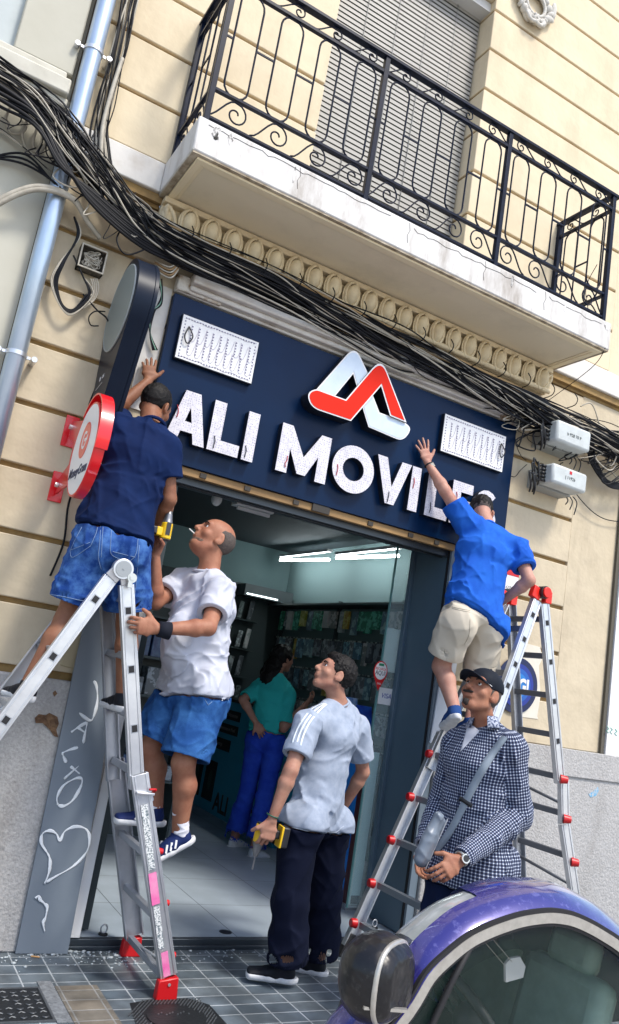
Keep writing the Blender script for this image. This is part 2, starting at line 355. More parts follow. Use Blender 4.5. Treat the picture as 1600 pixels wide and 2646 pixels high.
# ---------------------------------------------------------------- balcony slab
sx0, sx1, sy, sz0, sz1 = 1.0, 4.345, -.60, 4.296, 4.512
mb = MB(); mb.box((sx0, sy, sz0), (sx1, 0.03, sz1)); slab = mb.build('balcony_slab', M_slab, B, bevel=.01)
def frame_rect(mb, x0, x1, y0, y1, z0, z1, w):
    mb.box((x0,y0,z0),(x1,y0+w,z1)); mb.box((x0,y1-w,z0),(x1,y1,z1)); mb.box((x0,y0+w,z0),(x0+w,y1-w,z1)); mb.box((x1-w,y0+w,z0),(x1,y1-w,z1))
mb = MB(); mb.box((sx0+.05, sy+.035, 4.286), (sx1-.05, -.01, 4.2955)); mb.build('soffit_panel', M_soffit, slab)
mb = MB(); frame_rect(mb, sx0+.045, sx1-.045, sy+.03, -.012, 4.272, 4.2855, .045); frame_rect(mb, sx0+.09, sx1-.09, sy+.075, -.05, 4.279, 4.2855, .02); mb.build('soffit_moulding', mat('soffit_trim', (.84,.73,.50), .8), slab, bevel=.006)
mb = MB(); frame_rect(mb, sx0+.006, sx1-.006, sy+.006, .0, 4.285, 4.2955, .036); mb.build('drip_edge', mat('drip_dirt', (.22,.17,.11), .95, var=1, vscale=12, col2=(.5,.44,.34)), slab)
M_dirt = mat('black_mould_stain', (.03,.028,.024), .95, var=1, vscale=18, col2=(.75,.73,.70), thr=(.44,.54), stretch=(1,1,.5))
mb = MB()
for (x, w, zt, zb, sd) in ((1.115,.05,4.50,4.40,1), (1.20,.028,4.50,4.42,2), (1.62,.012,4.50,4.37,3), (4.30,.05,4.51,4.44,4), (3.35,.02,4.5,4.40,5), (3.86,.016,4.5,4.42,6)):
    r2 = random.Random(sd); n = 16; w *= .6
    poly = [Vector((x+w*math.cos(2*math.pi*k/n)*(.6+.5*r2.random()), sy-.0005, (zt+zb)/2+(zt-zb)/2*math.sin(2*math.pi*k/n)*(.7+.35*r2.random()))) for k in range(n)]
    mb.prism(poly, (0,-.0015,0))
mb.each('mould_stain', M_dirt, slab)
# hairline cracks in the slab face
mb = MB()
for k, (x0, x1) in enumerate(((1.06,2.35),(2.5,3.6),(3.7,4.3))):
    r2 = random.Random(30+k); pts = []
    x = x0; z = 4.478
    while x < x1: pts.append((x, sy-.0008, z)); x += .03+.05*r2.random(); z = 4.468+.018*r2.random()-(.012 if k else 0)
    mb.tube(pts, .0016, 4)
for x in (1.65, 2.46, 3.1, 3.66): mb.tube([(x, sy-.0008, 4.50), (x+.012, sy-.0008, 4.45), (x-.004, sy-.0008, 4.41), (x+.006,sy-.0008,4.36)], .0014, 4)
mb.each('crack', M_dark, slab)
# egg and dart moulding under the slab
mb = MB(); mb.box((1.03, -.10, 4.235), (4.30, .0, 4.272)); mb.box((1.03, -.045, 4.07), (4.30, 0, 4.235)); mb.tube([(1.03,-.075,4.085),(4.3,-.075,4.085)], .022, 8)
mb.build('egg_moulding_bed', M_stucco, slab, bevel=.005)
mb = MB(); ne = 21; pitch = 3.14/ne
for i in range(ne):
    x = 1.13+pitch*(i+.5)
    R = Matrix.Rotation(math.radians(38), 3, 'X')
    mb.ell((x, -.088, 4.150), (.046, .055, .080), 14, 8, R)
    for sgn in (-1, 1):
        for q, (dx, rr) in enumerate(((.050, .010), (.063, .008))):
            pts = [Vector((x+sgn*(dx*math.sin(a)), -.080-.035*math.cos(a*.5)+.01*q, 4.155+.085*math.cos(a))) for a in [math.pi*(.05+.9*k/8) for k in range(9)]]
            mb.tube(pts, rr, 6)
mb.build('egg_and_dart', M_stucco, slab)
mb = MB()
for x, s in ((1.07, 1), (4.27, -1)):
    for q in range(5):
        a0 = q*.5; pts = [Vector((x+s*(.02+.045*math.cos(a0+t*.5))*(1-.08*q), -.05-.05*math.sin(t*.6), 4.14+.075*math.sin(a0+t*.55-1))) for t in range(7)]
        mb.tube(pts, .013, 6)
    mb.ell((x, -.06, 4.15), (.04,.04,.07), 10, 8)
mb.build('acanthus_end', M_stucco, slab)
# ---------------------------------------------------------------- balcony railing
RY = -.565
rail = MB(); T1, T2, L1, L2 = 5.575, 5.455, 4.735, 4.548
rail.box((1.0, RY-.024, T1-.012), (4.33, RY+.024, T1+.012)); 
for x in (1.045, 4.28): rail.box((x-.024, RY+.024, T1-.012), (x+.024, 0, T1+.012))
railo = rail.build('balcony_railing', M_iron, B, bevel=.003)
r2_ = MB()
for z, h in ((T2, .02), (L1, .016), (L2, .014)):
    r2_.box((1.045, RY-.014, z-h/2), (4.28, RY+.014, z+h/2))
    for x in (1.045, 4.28): r2_.box((x-.013, RY+.014, z-h/2), (x+.013, 0, z+h/2))
r2_.each('cross_rail', M_iron, railo)
posts = [1.045, 2.127, 3.205, 4.28]
for x in posts: box('post', (x-.017, RY-.017, 4.512), (x+.017, RY+.017, T1-.012), M_iron, railo, .002)
for x in (1.045, 4.28): box('post', (x-.017, -.04, 4.512), (x+.017, -.006, T1-.012), M_iron, railo, .002)
def oval_pts(o, u, w, zb, zt, n=8):
    r = w/2; pts = []
    for k in range(n+1): a = math.pi*k/n; pts.append(o+u*(r*math.cos(a))+Vector((0,0,zt-r+r*math.sin(a)-0)))
    for k in range(n+1): a = math.pi+math.pi*k/n; pts.append(o+u*(r*math.cos(a))+Vector((0,0,zb+r+r*math.sin(a))))
    return pts
def scroll_pts(o, u, w, h, flip=1):
    """wave with a curled end"""
    pts = []
    for k in range(7): t = k/6; pts.append(o+u*(flip*(-w*.5+w*.55*t))+Vector((0,0,h*(.05+.9*(t*t*(3-2*t))))))
    for k in range(1, 22):
        a = math.pi/2-k*.36; rr = h*.46*(1-k/26)
        c = o+u*(flip*(w*.05+h*.1))+Vector((0,0,h*.5))
        pts.append(c+u*(flip*rr*math.cos(a)*.95)+Vector((0,0,rr*math.sin(a))))
    return pts
U = Vector((1,0,0)); V = Vector((0,1,0))
for b in range(3):
    x0 = posts[b]; w = (posts[b+1]-x0)/4
    for i in range(4):
        xc = x0+w*(i+.5)
        MB().tube(oval_pts(Vector((xc, RY, 0)), U, .150, L1+.004, T2-.006), .0065, 6, closed=True).build('oval_bar', M_iron, railo)
        xa = xc+.075; xb = x0+w*(i+1.5)-.075 if i < 3 else posts[b+1]-.017
        c = MB(); zc = 5.10
        c.bar((xa, RY, zc), (xb, RY, zc), .008, .012)
        if i == 0: c.bar((x0+.017, RY, zc), (xc-.075, RY, zc), .008, .012)
        c.each('link_bar', M_iron, railo)
        fl = 1 if (b*4+i) < 7 else -1
        MB().tube(scroll_pts(Vector((xc, RY, L2+.008)), U, w, L1-L2-.016, fl), .0055, 5).build('scroll', M_iron, railo); MB().tube(scroll_pts(Vector((xc, RY, T2+.010)), U, w, T1-T2-.022, fl), .005, 5).build('scroll', M_iron, railo)
for x in (1.045, 4.28):
    for i in range(2):
        yc = RY+.14+.26*i
        MB().tube(oval_pts(Vector((x, yc, 0)), V, .13, L1+.004, T2-.006), .0065, 6, closed=True).build('oval_bar', M_iron, railo)
        MB().tube(scroll_pts(Vector((x, yc, L2+.008)), V, .25, L1-L2-.016, 1), .0055, 5).build('scroll', M_iron, railo); MB().tube(scroll_pts(Vector((x, yc, T2+.010)), V, .25, T1-T2-.022, 1), .005, 5).build('scroll', M_iron, railo)
        c = MB(); c.bar((x, yc+.065, 5.10), (x, yc+.19, 5.10), .008, .012); c.build('link_bar', M_iron, railo)
# a cord hanging beside the right corner post
tag(MB().tube(spline([(4.22,-.5,4.55),(4.2,-.45,4.8),(4.24,-.5,5.0)], 6), .003, 5).build('cord', M_cable), 'thin dark cord hanging inside the right corner of the balcony railing', 'cord')
# ---------------------------------------------------------------- roller shutter behind the balcony
Mslat = bpy.data.materials.new('shutter_slats'); Mslat.use_nodes = True
t = Mslat.node_tree; b = t.nodes['Principled BSDF']; b.inputs['Base Color'].default_value = (.33,.32,.29,1); b.inputs['Roughness'].default_value = .6
sh = MB(); z = WZ0+.02; y0 = .17
while z < WZ1-.06:
    zz = z; sh.add([(WX0+.02,y0,zz),(WX1-.01,y0,zz),(WX1-.01,y0+.005,zz+.034),(WX0+.02,y0+.005,zz+.034)], [(0,1,2,3)])
    z += .0415
sho = sh.build('shutter', Mslat, B)
mb = MB(); mb.box((WX0,.19,WZ0),(WX1,.21,WZ1)); mb.build('shutter_gap', M_dark, sho)
mb = MB()
for x in (2.28, 2.55, 2.82, 3.09): mb.tube([(x,y0-.004,WZ0),(x,y0-.004,WZ1)], .003, 5)
mb.each('shutter_cord', mat('cord_grey', (.25,.25,.24), .8), sho)
mb = MB(); mb.box((WX0-.0,.06,7.16),(WX1,.20,7.24)); mb.build('shutter_box', mat('box_grey', (.55,.55,.53), .6), B)
# moulded plaster wreath above right of the door
mc = at(1383, 15, -.03)
mb = MB(); 
for i in range(22):
    a = 2*math.pi*i/22; rr = .15
    c = mc+Vector((rr*math.cos(a), 0, rr*math.sin(a)))
    mb.ell(c+Vector((.012*math.cos(a*5),0,.012*math.sin(a*3))), (.026+.012*(i % 2), .036, .058-.014*(i % 3)), 8, 6, Matrix.Rotation(-a+.7, 3, 'Y'))
mb.tube([mc+Vector((.105*math.cos(2*math.pi*k/24), -.01, .105*math.sin(2*math.pi*k/24))) for k in range(24)], .016, 6, closed=True)
for s in (-1,1):
    mb.tube(spline([mc+Vector((s*.10,-.02,-.13)), mc+Vector((s*.05,-.03,-.19)), mc+Vector((s*-.02,-.03,-.16)), mc+Vector((s*.02,-.03,-.11))], 5), .017, 6)
    mb.ell(mc+Vector((s*.20,-.01,.06)), (.03,.02,.09), 8, 6); mb.ell(mc+Vector((s*.17,-.01,-.04)), (.045,.02,.03), 8, 6)
mb.build('plaster_wreath', mat('wreath', (.62,.60,.55), .8, var=.6, vscale=20, col2=(.4,.36,.3)), B)
# ---------------------------------------------------------------- neighbour building on the left
N = empty('neighbour_building', (-.5,.2,0), 'pale greenish neighbouring building with a moulded window surround, left of the galvanised pipe', 'building')
mb = MB(); mb.box((-6, -.02, 0), (.385, .36, 4.62)); mb.box((-6,.03,4.62),(.385,.36,10)); mb.build('wall', M_neigh, N)
mb = MB(); mb.box((.385, -.01, 0), (.40, .30, 10)); mb.build('joint', mat('gap_brown', (.13,.10,.07), .95), N)
mb = MB(); mb.box((-6,-.11,4.60),(.36,.03,4.70)); mb.box((-6,-.07,4.70),(.33,.03,4.76)); mb.box((-6,-.07,4.54),(.37,-.02,4.60)); mb.build('sill_moulding', mat('sill', (.45,.43,.36), .85, var=.8, vscale=4, col2=(.62,.60,.52)), N, bevel=.012)
mb = MB(); mb.box((.02,-.06,4.76),(.36,.03,10)); mb.build('window_surround', M_neigh, N, bevel=.01)
mb = MB(); mb.box((-1.6,.0,4.76),(.02,.028,10)); mb.build('window_panel', mat('panel_pale', (.48,.53,.53), .6, var=.4, vscale=3), N)
# white board at the far right of the facade
wb = tag(MB().box((5.325,-.035,1.40),(6.3,-.002,4.0)).build('wall_board', M_bwhite), 'tall plain white board fixed to the wall at the right edge, with faint green scrawl', 'board')
for i, (px, py) in enumerate(((1569,1885),(1578,1888),(1590,1892))):
    MB().tube([at(px,py-8,-.037), at(px+5,py-2,-.037), at(px-2,py+3,-.037), at(px+4,py+9,-.037)], .003, 5).build('scrawl', mat('green_ink', (.10,.45,.32), .6), wb)
# blue spray mark on the plinth
mb = MB(); blob_patch(mb, [(1520,2052),(1532,2046),(1545,2033),(1547,2044),(1540,2056),(1526,2060)], -.046, .002); mb.build('spray_mark', mat('blue_spray', (.05,.35,.60), .8, var=1, vscale=40, col2=(.5,.5,.5)), B)
# ---------------------------------------------------------------- shop sign
SG = empty('shop_sign', (2.6, -.03, 3.2), 'large navy sign board over the shop opening reading ALI MOVILES with red and white logo', 'sign')
SY = -.055
sb = MB().box((1.222, SY, 2.692), (4.03, -.004, 3.715)).build('sign_board', M_sign, SG, bevel=.003)
def led_mat():
    m = bpy.data.materials.new('led_tray'); m.use_nodes = True; t = m.node_tree; b = t.nodes['Principled BSDF']; b.inputs['Roughness'].default_value = .55
    tc = t.nodes.new('ShaderNodeTexCoord')
    def vor(scale, lo, hi, feat='F1', rnd_=.35):
        v = t.nodes.new('ShaderNodeTexVoronoi'); v.inputs['Scale'].default_value = scale; v.inputs['Randomness'].default_value = rnd_; v.feature = feat; t.links.new(tc.outputs['Object'], v.inputs['Vector'])
        r = t.nodes.new('ShaderNodeMapRange'); r.inputs[1].default_value = lo; r.inputs[2].default_value = hi; t.links.new(v.outputs['Distance'], r.inputs[0]); return r.outputs[0]
    a = vor(62, .16, .26); c = vor(26, .0, .035, 'DISTANCE_TO_EDGE', 1.0)
    mx = t.nodes.new('ShaderNodeMix'); mx.data_type = 'RGBA'; mx.inputs[6].default_value = (.36,.34,.46,1); mx.inputs[7].default_value = (.80,.78,.84,1); t.links.new(a, mx.inputs[0])
    m2 = t.nodes.new('ShaderNodeMix'); m2.data_type = 'RGBA'; m2.inputs[6].default_value = (.55,.52,.62,1); t.links.new(c, m2.inputs[0]); t.links.new(mx.outputs[2], m2.inputs[7])
    n = t.nodes.new('ShaderNodeTexNoise'); n.inputs['Scale'].default_value = 14; t.links.new(tc.outputs['Object'], n.inputs[0])
    m3 = t.nodes.new('ShaderNodeMix'); m3.data_type = 'RGBA'; m3.blend_type = 'MULTIPLY'; m3.inputs[0].default_value = .35; t.links.new(m2.outputs[2], m3.inputs[6]); t.links.new(n.outputs['Fac'], m3.inputs[7])
    t.links.new(m3.outputs[2], b.inputs['Base Color']); return m
M_led = led_mat()
M_ledw = mat('led_wire', (.02,.02,.025), .5); M_ledr = mat('led_wire_red', (.45,.02,.03), .5); M_ret = mat('letter_return', (.012,.016,.025), .3)
M_edge = mat('letter_edge', (.55,.42,.36), .5)
ZB, ZT = 2.815, 3.128
def H(n): return ZB+(ZT-ZB)*n
def poly_letter(polys, holes, name):
    """polys: outlines (x,z) list, drawn as a tray: dark return, pale edge, led face"""
    root = None
    for k, pl in enumerate(polys):
        d = MB().prism([(x, SY-.0005, z) for x, z in pl], (0,-.052,0)).build(name if k == 0 else 'return', M_ret, SG if k == 0 else root)
        if k == 0: root = d
    return root
def face(polys, root, shrink=.0):
    mb = MB()
    for pl in polys: mb.prism([(x, SY-.0527, z) for x, z in pl], (0,-.004,0))
    return mb.build('led_face', M_led, root)
def bar2(x0, z0, x1, z1, w):  # slanted stroke with level ends
    return [(x0-w/2, z0), (x0+w/2, z0), (x1+w/2, z1), (x1-w/2, z1)]
LET = {}
LET['A'] = lambda x, w: [bar2(x+.036, ZB, x+w*.5-.012, ZT, .072), bar2(x+w-.036, ZB, x+w*.5+.012, ZT, .072), [(x+.06, H(.20)), (x+w-.06, H(.20)), (x+w-.085, H(.40)), (x+.085, H(.40))]]
LET['L'] = lambda x, w: [[(x, ZB), (x+w, ZB), (x+w, H(.24)), (x+.078, H(.24)), (x+.078, ZT), (x, ZT)]]
LET['I'] = lambda x, w: [[(x, ZB), (x+w, ZB), (x+w, ZT), (x, ZT)]]
LET['M'] = lambda x, w: [[(x, ZB), (x+.078, ZB), (x+.078, H(.52)), (x+w/2-.03, H(.05)), (x+w/2+.03, H(.05)), (x+w-.078, H(.52)), (x+w-.078, ZB), (x+w, ZB), (x+w, ZT), (x+w-.075, ZT), (x+w/2, H(.42)), (x+.075, ZT), (x, ZT)]]
LET['V'] = lambda x, w: [[(x+w/2-.036, ZB), (x+w/2+.036, ZB), (x+w, ZT), (x+w-.08, ZT), (x+w/2, H(.38)), (x+.08, ZT), (x, ZT)]]
LET['E'] = lambda x, w: [[(x, ZB), (x+w, ZB), (x+w, H(.23)), (x+.078, H(.23)), (x+.078, H(.39)), (x+w*.92, H(.39)), (x+w*.92, H(.60)), (x+.078, H(.60)), (x+.078, H(.77)), (x+w, H(.77)), (x+w, ZT), (x, ZT)]]
def strip(pts, w):
    """thick polyline as an outline in (x,z)"""
    Lp, Rp = [], []
    for i, p in enumerate(pts):
        a = pts[max(i-1,0)]; b = pts[min(i+1,len(pts)-1)]; dx, dz = b[0]-a[0], b[1]-a[1]; l = math.hypot(dx, dz); nx, nz = -dz/l, dx/l
        Lp.append((p[0]+nx*w/2, p[1]+nz*w/2)); Rp.append((p[0]-nx*w/2, p[1]-nz*w/2))
    return Lp+Rp[::-1]
def Spts(x, w):
    r = .067; cx = x+w/2; pts = []
    for k in range(10): a = math.radians(35+k*(235/9)); pts.append((cx+(w/2-.036)*math.cos(a), H(1)-.036-r*.95+r*.95*math.sin(a)))
    for k in range(1, 10): a = math.radians(90-k*(235/9)); pts.append((cx+(w/2-.036)*math.cos(a), H(0)+.036+r*.95+r*.95*math.sin(a)))
    return pts
word = [('A',1.322,.25),('L',1.590,.205),('I',1.82,.077),('M',2.06,.365),('O',2.458,.325),('V',2.795,.285),('I',3.09,.077),('L',3.235,.195),('E',3.455,.185),('S',3.675,.20)]
for ch, x, w in word:
    if ch == 'O':
        n = 40; cx = x+w/2; cz = (ZB+ZT)/2; R1 = (w/2, (ZT-ZB)/2+.004); R2 = (w/2-.08, (ZT-ZB)/2-.078)
        def ringmesh(name, m, ya, yb, par, ins=0):
            vs = []; fs = []
            for k in range(n):
                a = 2*math.pi*k/n
                for (R, y) in ((R1, ya), (R1, yb), (R2, yb), (R2, ya)): vs.append((cx+R[0]*math.cos(a), y, cz+R[1]*math.sin(a)))
            for k in range(n):
                i = 4*k; j = 4*((k+1)%n)
                for q in range(4): q2 = (q+1)%4; fs.append((i+q, i+q2, j+q2, j+q))
            return MB().add(vs, fs).build(name, m, par)
        root = ringmesh('letter', M_ret, SY-.0005, SY-.0525, SG); ringmesh('led_face', M_led, SY-.0529, SY-.0569, root)
    else:
        polys = [strip(Spts(x, w), .076)] if ch == 'S' else LET[ch](x, w)
        if ch == 'A':  # stagger overlapping strokes a little
            root = MB()
            for k, pl in enumerate(polys): root.prism([(a, SY-.0005-.0004*k, z) for a, z in pl], (0,-.050+.0006*k,0))
            root = root.build('letter', M_ret, SG)
            f = MB()
            for k, pl in enumerate(polys): f.prism([(a, SY-.0529, z) for a, z in pl], (0,-.0040-.0005*k,0))
            f.build('led_face', M_led, root)
        else:
            root = poly_letter(polys, [], 'letter'); face(polys, root)
    r2 = random.Random(ord(ch)+int(x*10)); wx = x+w*(.15 if ch != 'V' else .4); wz = H(.25+.5*r2.random())
    if ch == 'O': wx = x+.03; wz = H(.5)
    q = [Vector((wx+.015*r2.random(), SY-.06, wz)), Vector((wx+.012, SY-.064, wz-.03)), Vector((wx-.004+.02*r2.random(), SY-.064, wz-.05)), Vector((wx+.01, SY-.06, wz-.075))]
    MB().tube(spline(q, 4), .003, 5).build('loose_wire', M_ledw if r2.random() < .7 else M_ledr, root)
M_ledtray = M_led
for (x0, x1) in ((1.288, 1.806), (3.312, 3.904)):
    tr = MB().box((x0, SY-.0005, 3.305), (x1, SY-.036, 3.59)).build('led_tray', M_ret, SG)
    MB().box((x0+.004, SY-.0362, 3.309), (x1-.004, SY-.040, 3.586)).build('led_face', M_bwhite, tr)
    rows = MB(); wires = MB(); r2 = random.Random(int(x0*10))
    nx = 10
    for row in range(2):
        for i in range(nx-1):
            xx = x0+.06+(x1-x0-.13)*i/(nx-2)+.012*r2.random(); za = 3.455+row*.0+(.085 if row else -.005)-.002*i*0
            zb = za-.10
            pts = [Vector((xx, SY-.042, za)), Vector((xx+.002, SY-.042, (za+zb)/2)), Vector((xx+.004, SY-.042, zb)), Vector((xx+.03, SY-.042, zb+.004)), Vector((xx+.05, SY-.042, za-.01))]
            wires.tube(spline(pts, 3), .0011, 4)
            for k in range(5): rows.box((xx-.003+.006, SY-.0402, zb+.01+k*.019), (xx+.010, SY-.0425, zb+.0165+k*.019))
    for zz in (3.322, 3.565):
        for i in range(26): rows.box((x0+.02+i*(x1-x0-.04)/26, SY-.0402, zz), (x0+.027+i*(x1-x0-.04)/26, SY-.0425, zz+.006))
        wires.tube(spline([Vector((x0+.02+i*(x1-x0-.04)/14, SY-.042, zz-.004+.014*r2.random())) for i in range(15)], 3), .001, 4)
    for xx in (x0+.02, x1-.025):
        for i in range(11): rows.box((xx, SY-.0402, 3.335+i*.021), (xx+.006, SY-.0425, 3.342+i*.021))
    tag(rows.build('led_module', mat('led_chip', (.10,.09,.20), .5), tr), kind='stuff'); wires.build('wiring', mat('led_thinwire', (.42,.38,.50), .5), tr)
    lx = x0+.05 if x0 < 2 else x1-.045
    MB().tube(spline([Vector((lx, SY-.045, 3.52)), Vector((lx+.03, SY-.06, 3.46)), Vector((lx+.005, SY-.055, 3.41)), Vector((lx-.02, SY-.06, 3.45)), Vector((lx, SY-.045, 3.52))], 5), .0045, 5).build('loose_wire', M_ledw, tr)
# logo: two interlocked folded bands, raised off the board
def lg(x, y, Y=-.20): return at(780+x*320/1490, 880+y*320/1490, Y)
def rnd_poly(pts, Y):
    """pts: (x,y,rounded radius) in reference drawing units"""
    out = []; n = len(pts)
    for i, (x, y, r) in enumerate(pts):
        p = Vector((x, y)); a = Vector(pts[i-1][:2]); b = Vector(pts[(i+1)%n][:2])
        if r <= 0: out.append(lg(x, y, Y)); continue
        da = (a-p); db = (b-p); la = min(r, da.length*.49); lb = min(r, db.length*.49); pa = p+da.normalized()*la; pb = p+db.normalized()*lb
        for k in range(7):
            t = k/6; q = pa*(1-t)**2+p*2*t*(1-t)+pb*t*t; out.append(lg(q.x, q.y, Y))
    return out
M_lwhite = mat('logo_white', (.80,.80,.80), .35); M_lred = mat('logo_red', (.72,.020,.006), .55, spec=.15); M_lgrey = mat('logo_pale', (.55,.66,.78), .35, var=.5, vscale=12, col2=(.66,.74,.84)); M_lside = mat('logo_side', (.01,.012,.018), .35)
grey_out = [(165,600,0),(640,60,150),(810,420,0),(665,560,0),(620,400,0),(390,680,0)]
grey_low = [(730,800,0),(855,655,0),(935,865,0),(1215,965,90),(1330,1060,90),(1215,1215,90),(805,1040,0)]
red_out = [(60,640,110),(165,575,60),(530,710,0),(960,205,170),(1260,985,0),(1065,905,0),(955,545,0),(592,968,0),(120,810,110)]
logo = MB().prism(rnd_poly(red_out, -.165), (0,.10,0)).build('logo', M_lside, SG)
for nm, pts, Y, m, c in (('pale_band', grey_out, -.150, M_lgrey, (560,330)), ('pale_band', grey_low, -.150, M_lgrey, (960,950)), ('red_band', red_out, -.170, M_lred, None)):
    if nm == 'pale_band': MB().prism(rnd_poly(pts, -.148), (0,.085,0)).build('band_side', M_lside, logo)
    MB().prism(rnd_poly(pts, Y), (0,.003,0)).build('white_border', M_lwhite, logo)
    # inset face: move every vertex inwards by a fixed amount
    P2 = [Vector(p[:2]) for p in pts]; n = len(P2); ar = sum(P2[i].x*P2[(i+1)%n].y-P2[(i+1)%n].x*P2[i].y for i in range(n)); sg = 1 if ar > 0 else -1
    ins = []
    for i in range(n):
        d1 = (P2[i]-P2[i-1]).normalized(); d2 = (P2[(i+1)%n]-P2[i]).normalized(); n1 = Vector((-d1.y, d1.x))*sg; n2 = Vector((-d2.y, d2.x))*sg
        bi = (n1+n2); k = 15/max(.35, (1+n1.dot(n2))) ; q = P2[i]+bi*k; ins.append((q.x, q.y, max(0, pts[i][2]-8)))
    MB().prism(rnd_poly(ins, Y-.0008), (0,-.002,0)).build(nm, m, logo)
for (x, y) in ((325,380),(325,905),(960,1130)): pass
# ---------------------------------------------------------------- dark teardrop blade sign (perpendicular to the wall)
BX = .88
T = empty('blade_sign', (BX+.05, 0, 3.2), 'unlit dark grey teardrop shaped projecting sign with blank round face, high on the wall', 'projecting sign')
def tear_outline(cy, cz, R, yb, zb, wb, n=40):
    """circle closed downwards to a slanted tail"""
    pts = []
    a0, a1 = math.radians(-28), math.radians(205)
    for k in range(n+1): a = a0+(a1-a0)*k/n; pts.append((cy-R*math.cos(a), cz+R*math.sin(a)))
    pts += [(yb+wb*.5+.10, zb+.22), (yb+wb*.5, zb), (yb-wb*.5, zb), (yb-wb*.5-.05, zb+.18)]
    return pts
# y runs from the wall (0) to the street (negative); tail hangs at y about -.2
def tearpts(X, R, grow=0):
    cy, cz = -.27, 3.40; pts = []
    for k in range(41):
        a = math.radians(-33+(213+33)*k/40)   # from street-side low, over the top, to wall-side low
        pts.append(Vector((X, cy-R*math.cos(a), cz+R*math.sin(a))))
    pts += [Vector((X, -.075+grow, 2.96)), Vector((X, -.08+grow, 2.80)), Vector((X, -.33-grow, 2.76)), Vector((X, -.40-grow, 2.95))]
    return pts
case = MB().prism(tearpts(BX, .288), (.095, 0, 0)).build('case', mat('sign_case', (.004,.009,.022), .36, spec=.15, var=.3, vscale=6, col2=(.01,.018,.035)), T, bevel=.006)
MB().prism(tearpts(BX+.0955, .290, .003), (.022, 0, 0)).build('case_back', mat('sign_case', ()), case, bevel=.006)
MB().tube([Vector((BX-.003, -.27-.249*math.cos(2*math.pi*k/48), 3.40+.249*math.sin(2*math.pi*k/48))) for k in range(48)], .006, 6, closed=True).build('face_rim', mat('rim_grey', (.30,.33,.33), .5), case)
MB().prism([Vector((BX-.001, -.27-.246*math.cos(2*math.pi*k/48), 3.40+.246*math.sin(2*math.pi*k/48))) for k in range(48)], (-.005,0,0)).build('face', mat('sign_face_grey', (.22,.25,.235), .5), case)
MB().box((BX+.01, -.03, 3.16), (BX+.06, 0, 3.44)).obox((BX+.03, -.04, 3.32), (.025,0,0), (0,.03,0), (0,0,.07)).build('wall_bracket', M_black, T, bevel=.004)
tx = text('lettering', 'kr  as', .045, (BX-.002, -.17, 3.0), (0,-1,.1), (0,0,1), M_bwhite, T, ext=.0006, sx=.9)
text('lettering', '______', .045, (BX-.002, -.13, 2.965), (0,-1,.15), (0,0,1), M_bwhite, T, ext=.0006, sx=.9)
# ---------------------------------------------------------------- round red money transfer sign
GX = .78
G_ = empty('round_sign', (GX+.05, 0, 2.47), 'round white money transfer sign in a bright red ring frame on a red wall bracket', 'projecting sign')
cy, cz, Rg = -.67, 2.475, .232
def circ(X, R, n=56, cy=cy, cz=cz, a0=0, a1=2*math.pi): return [Vector((X, cy-R*math.cos(a0+(a1-a0)*k/n), cz+R*math.sin(a0+(a1-a0)*k/n))) for k in range(n)]
case = MB().prism(circ(GX, Rg+.008), (.045,0,0)).build('frame', M_redsign, G_, bevel=.004)
MB().tube(circ(GX-.001, Rg+.001), .006, 6, closed=True).build('frame_lip', M_redsign, case)
MB().prism(circ(GX-.001, Rg-.004), (-.004,0,0)).build('face', mat('sign_face_white', (.80,.80,.82), .3), case)  # plain white plastic face, no glow
# raised half ring over the top street side
vs = []; fs = []; nn = 40
for k in range(nn+1):
    a = math.radians(-8+(128+8)*k/nn); R1 = Rg+.010; R2 = Rg+.022; sh = .032*math.sin(math.pi*min(1, max(0, (k/nn)*1.0)))
    for (X, R) in ((GX-.008, R1+sh), (GX-.008, R2+sh*.9), (GX+.052, R2+sh*.9), (GX+.052, R1+sh)): vs.append((X, cy-R*math.cos(a), cz+R*math.sin(a)))
for k in range(nn):
    for q in range(4): q2 = (q+1)%4; fs.append((4*k+q, 4*k+q2, 4*k+4+q2, 4*k+4+q))
fs += [(0,3,2,1), tuple(4*nn+i for i in range(4))]
MB().add(vs, fs, False).build('hood', M_redsign, G_)
mb = MB(); mb.prism([(GX+.02,-.43,2.68),(GX+.03,-.06,2.76),(GX+.03,-.05,2.66),(GX+.03,-.22,2.60),(GX+.03,-.22,2.48),(GX+.03,-.03,2.43),(GX+.03,-.03,2.34),(GX+.03,-.45,2.36)], (.012,0,0))
mb.box((GX+.0,-.012,2.62),(GX+.075,0,2.80)); mb.box((GX+.0,-.012,2.30),(GX+.075,0,2.47)); mb.build('wall_bracket', M_redsign, G_, bevel=.003)
mb = MB()
for (y, z) in ((-.09,2.715),(-.07,2.385)): mb.cyl((GX+.029,y,z),(GX+.012,y,z),.014,8)
mb.each('bolt', M_alu, G_)
MB().prism([Vector((GX-.0055, cy-.088*math.cos(2*math.pi*k/32), cz+.045+.092*math.sin(2*math.pi*k/32))) for k in range(32)], (-.0015,0,0)).build('emblem_disc', M_redsign, case)
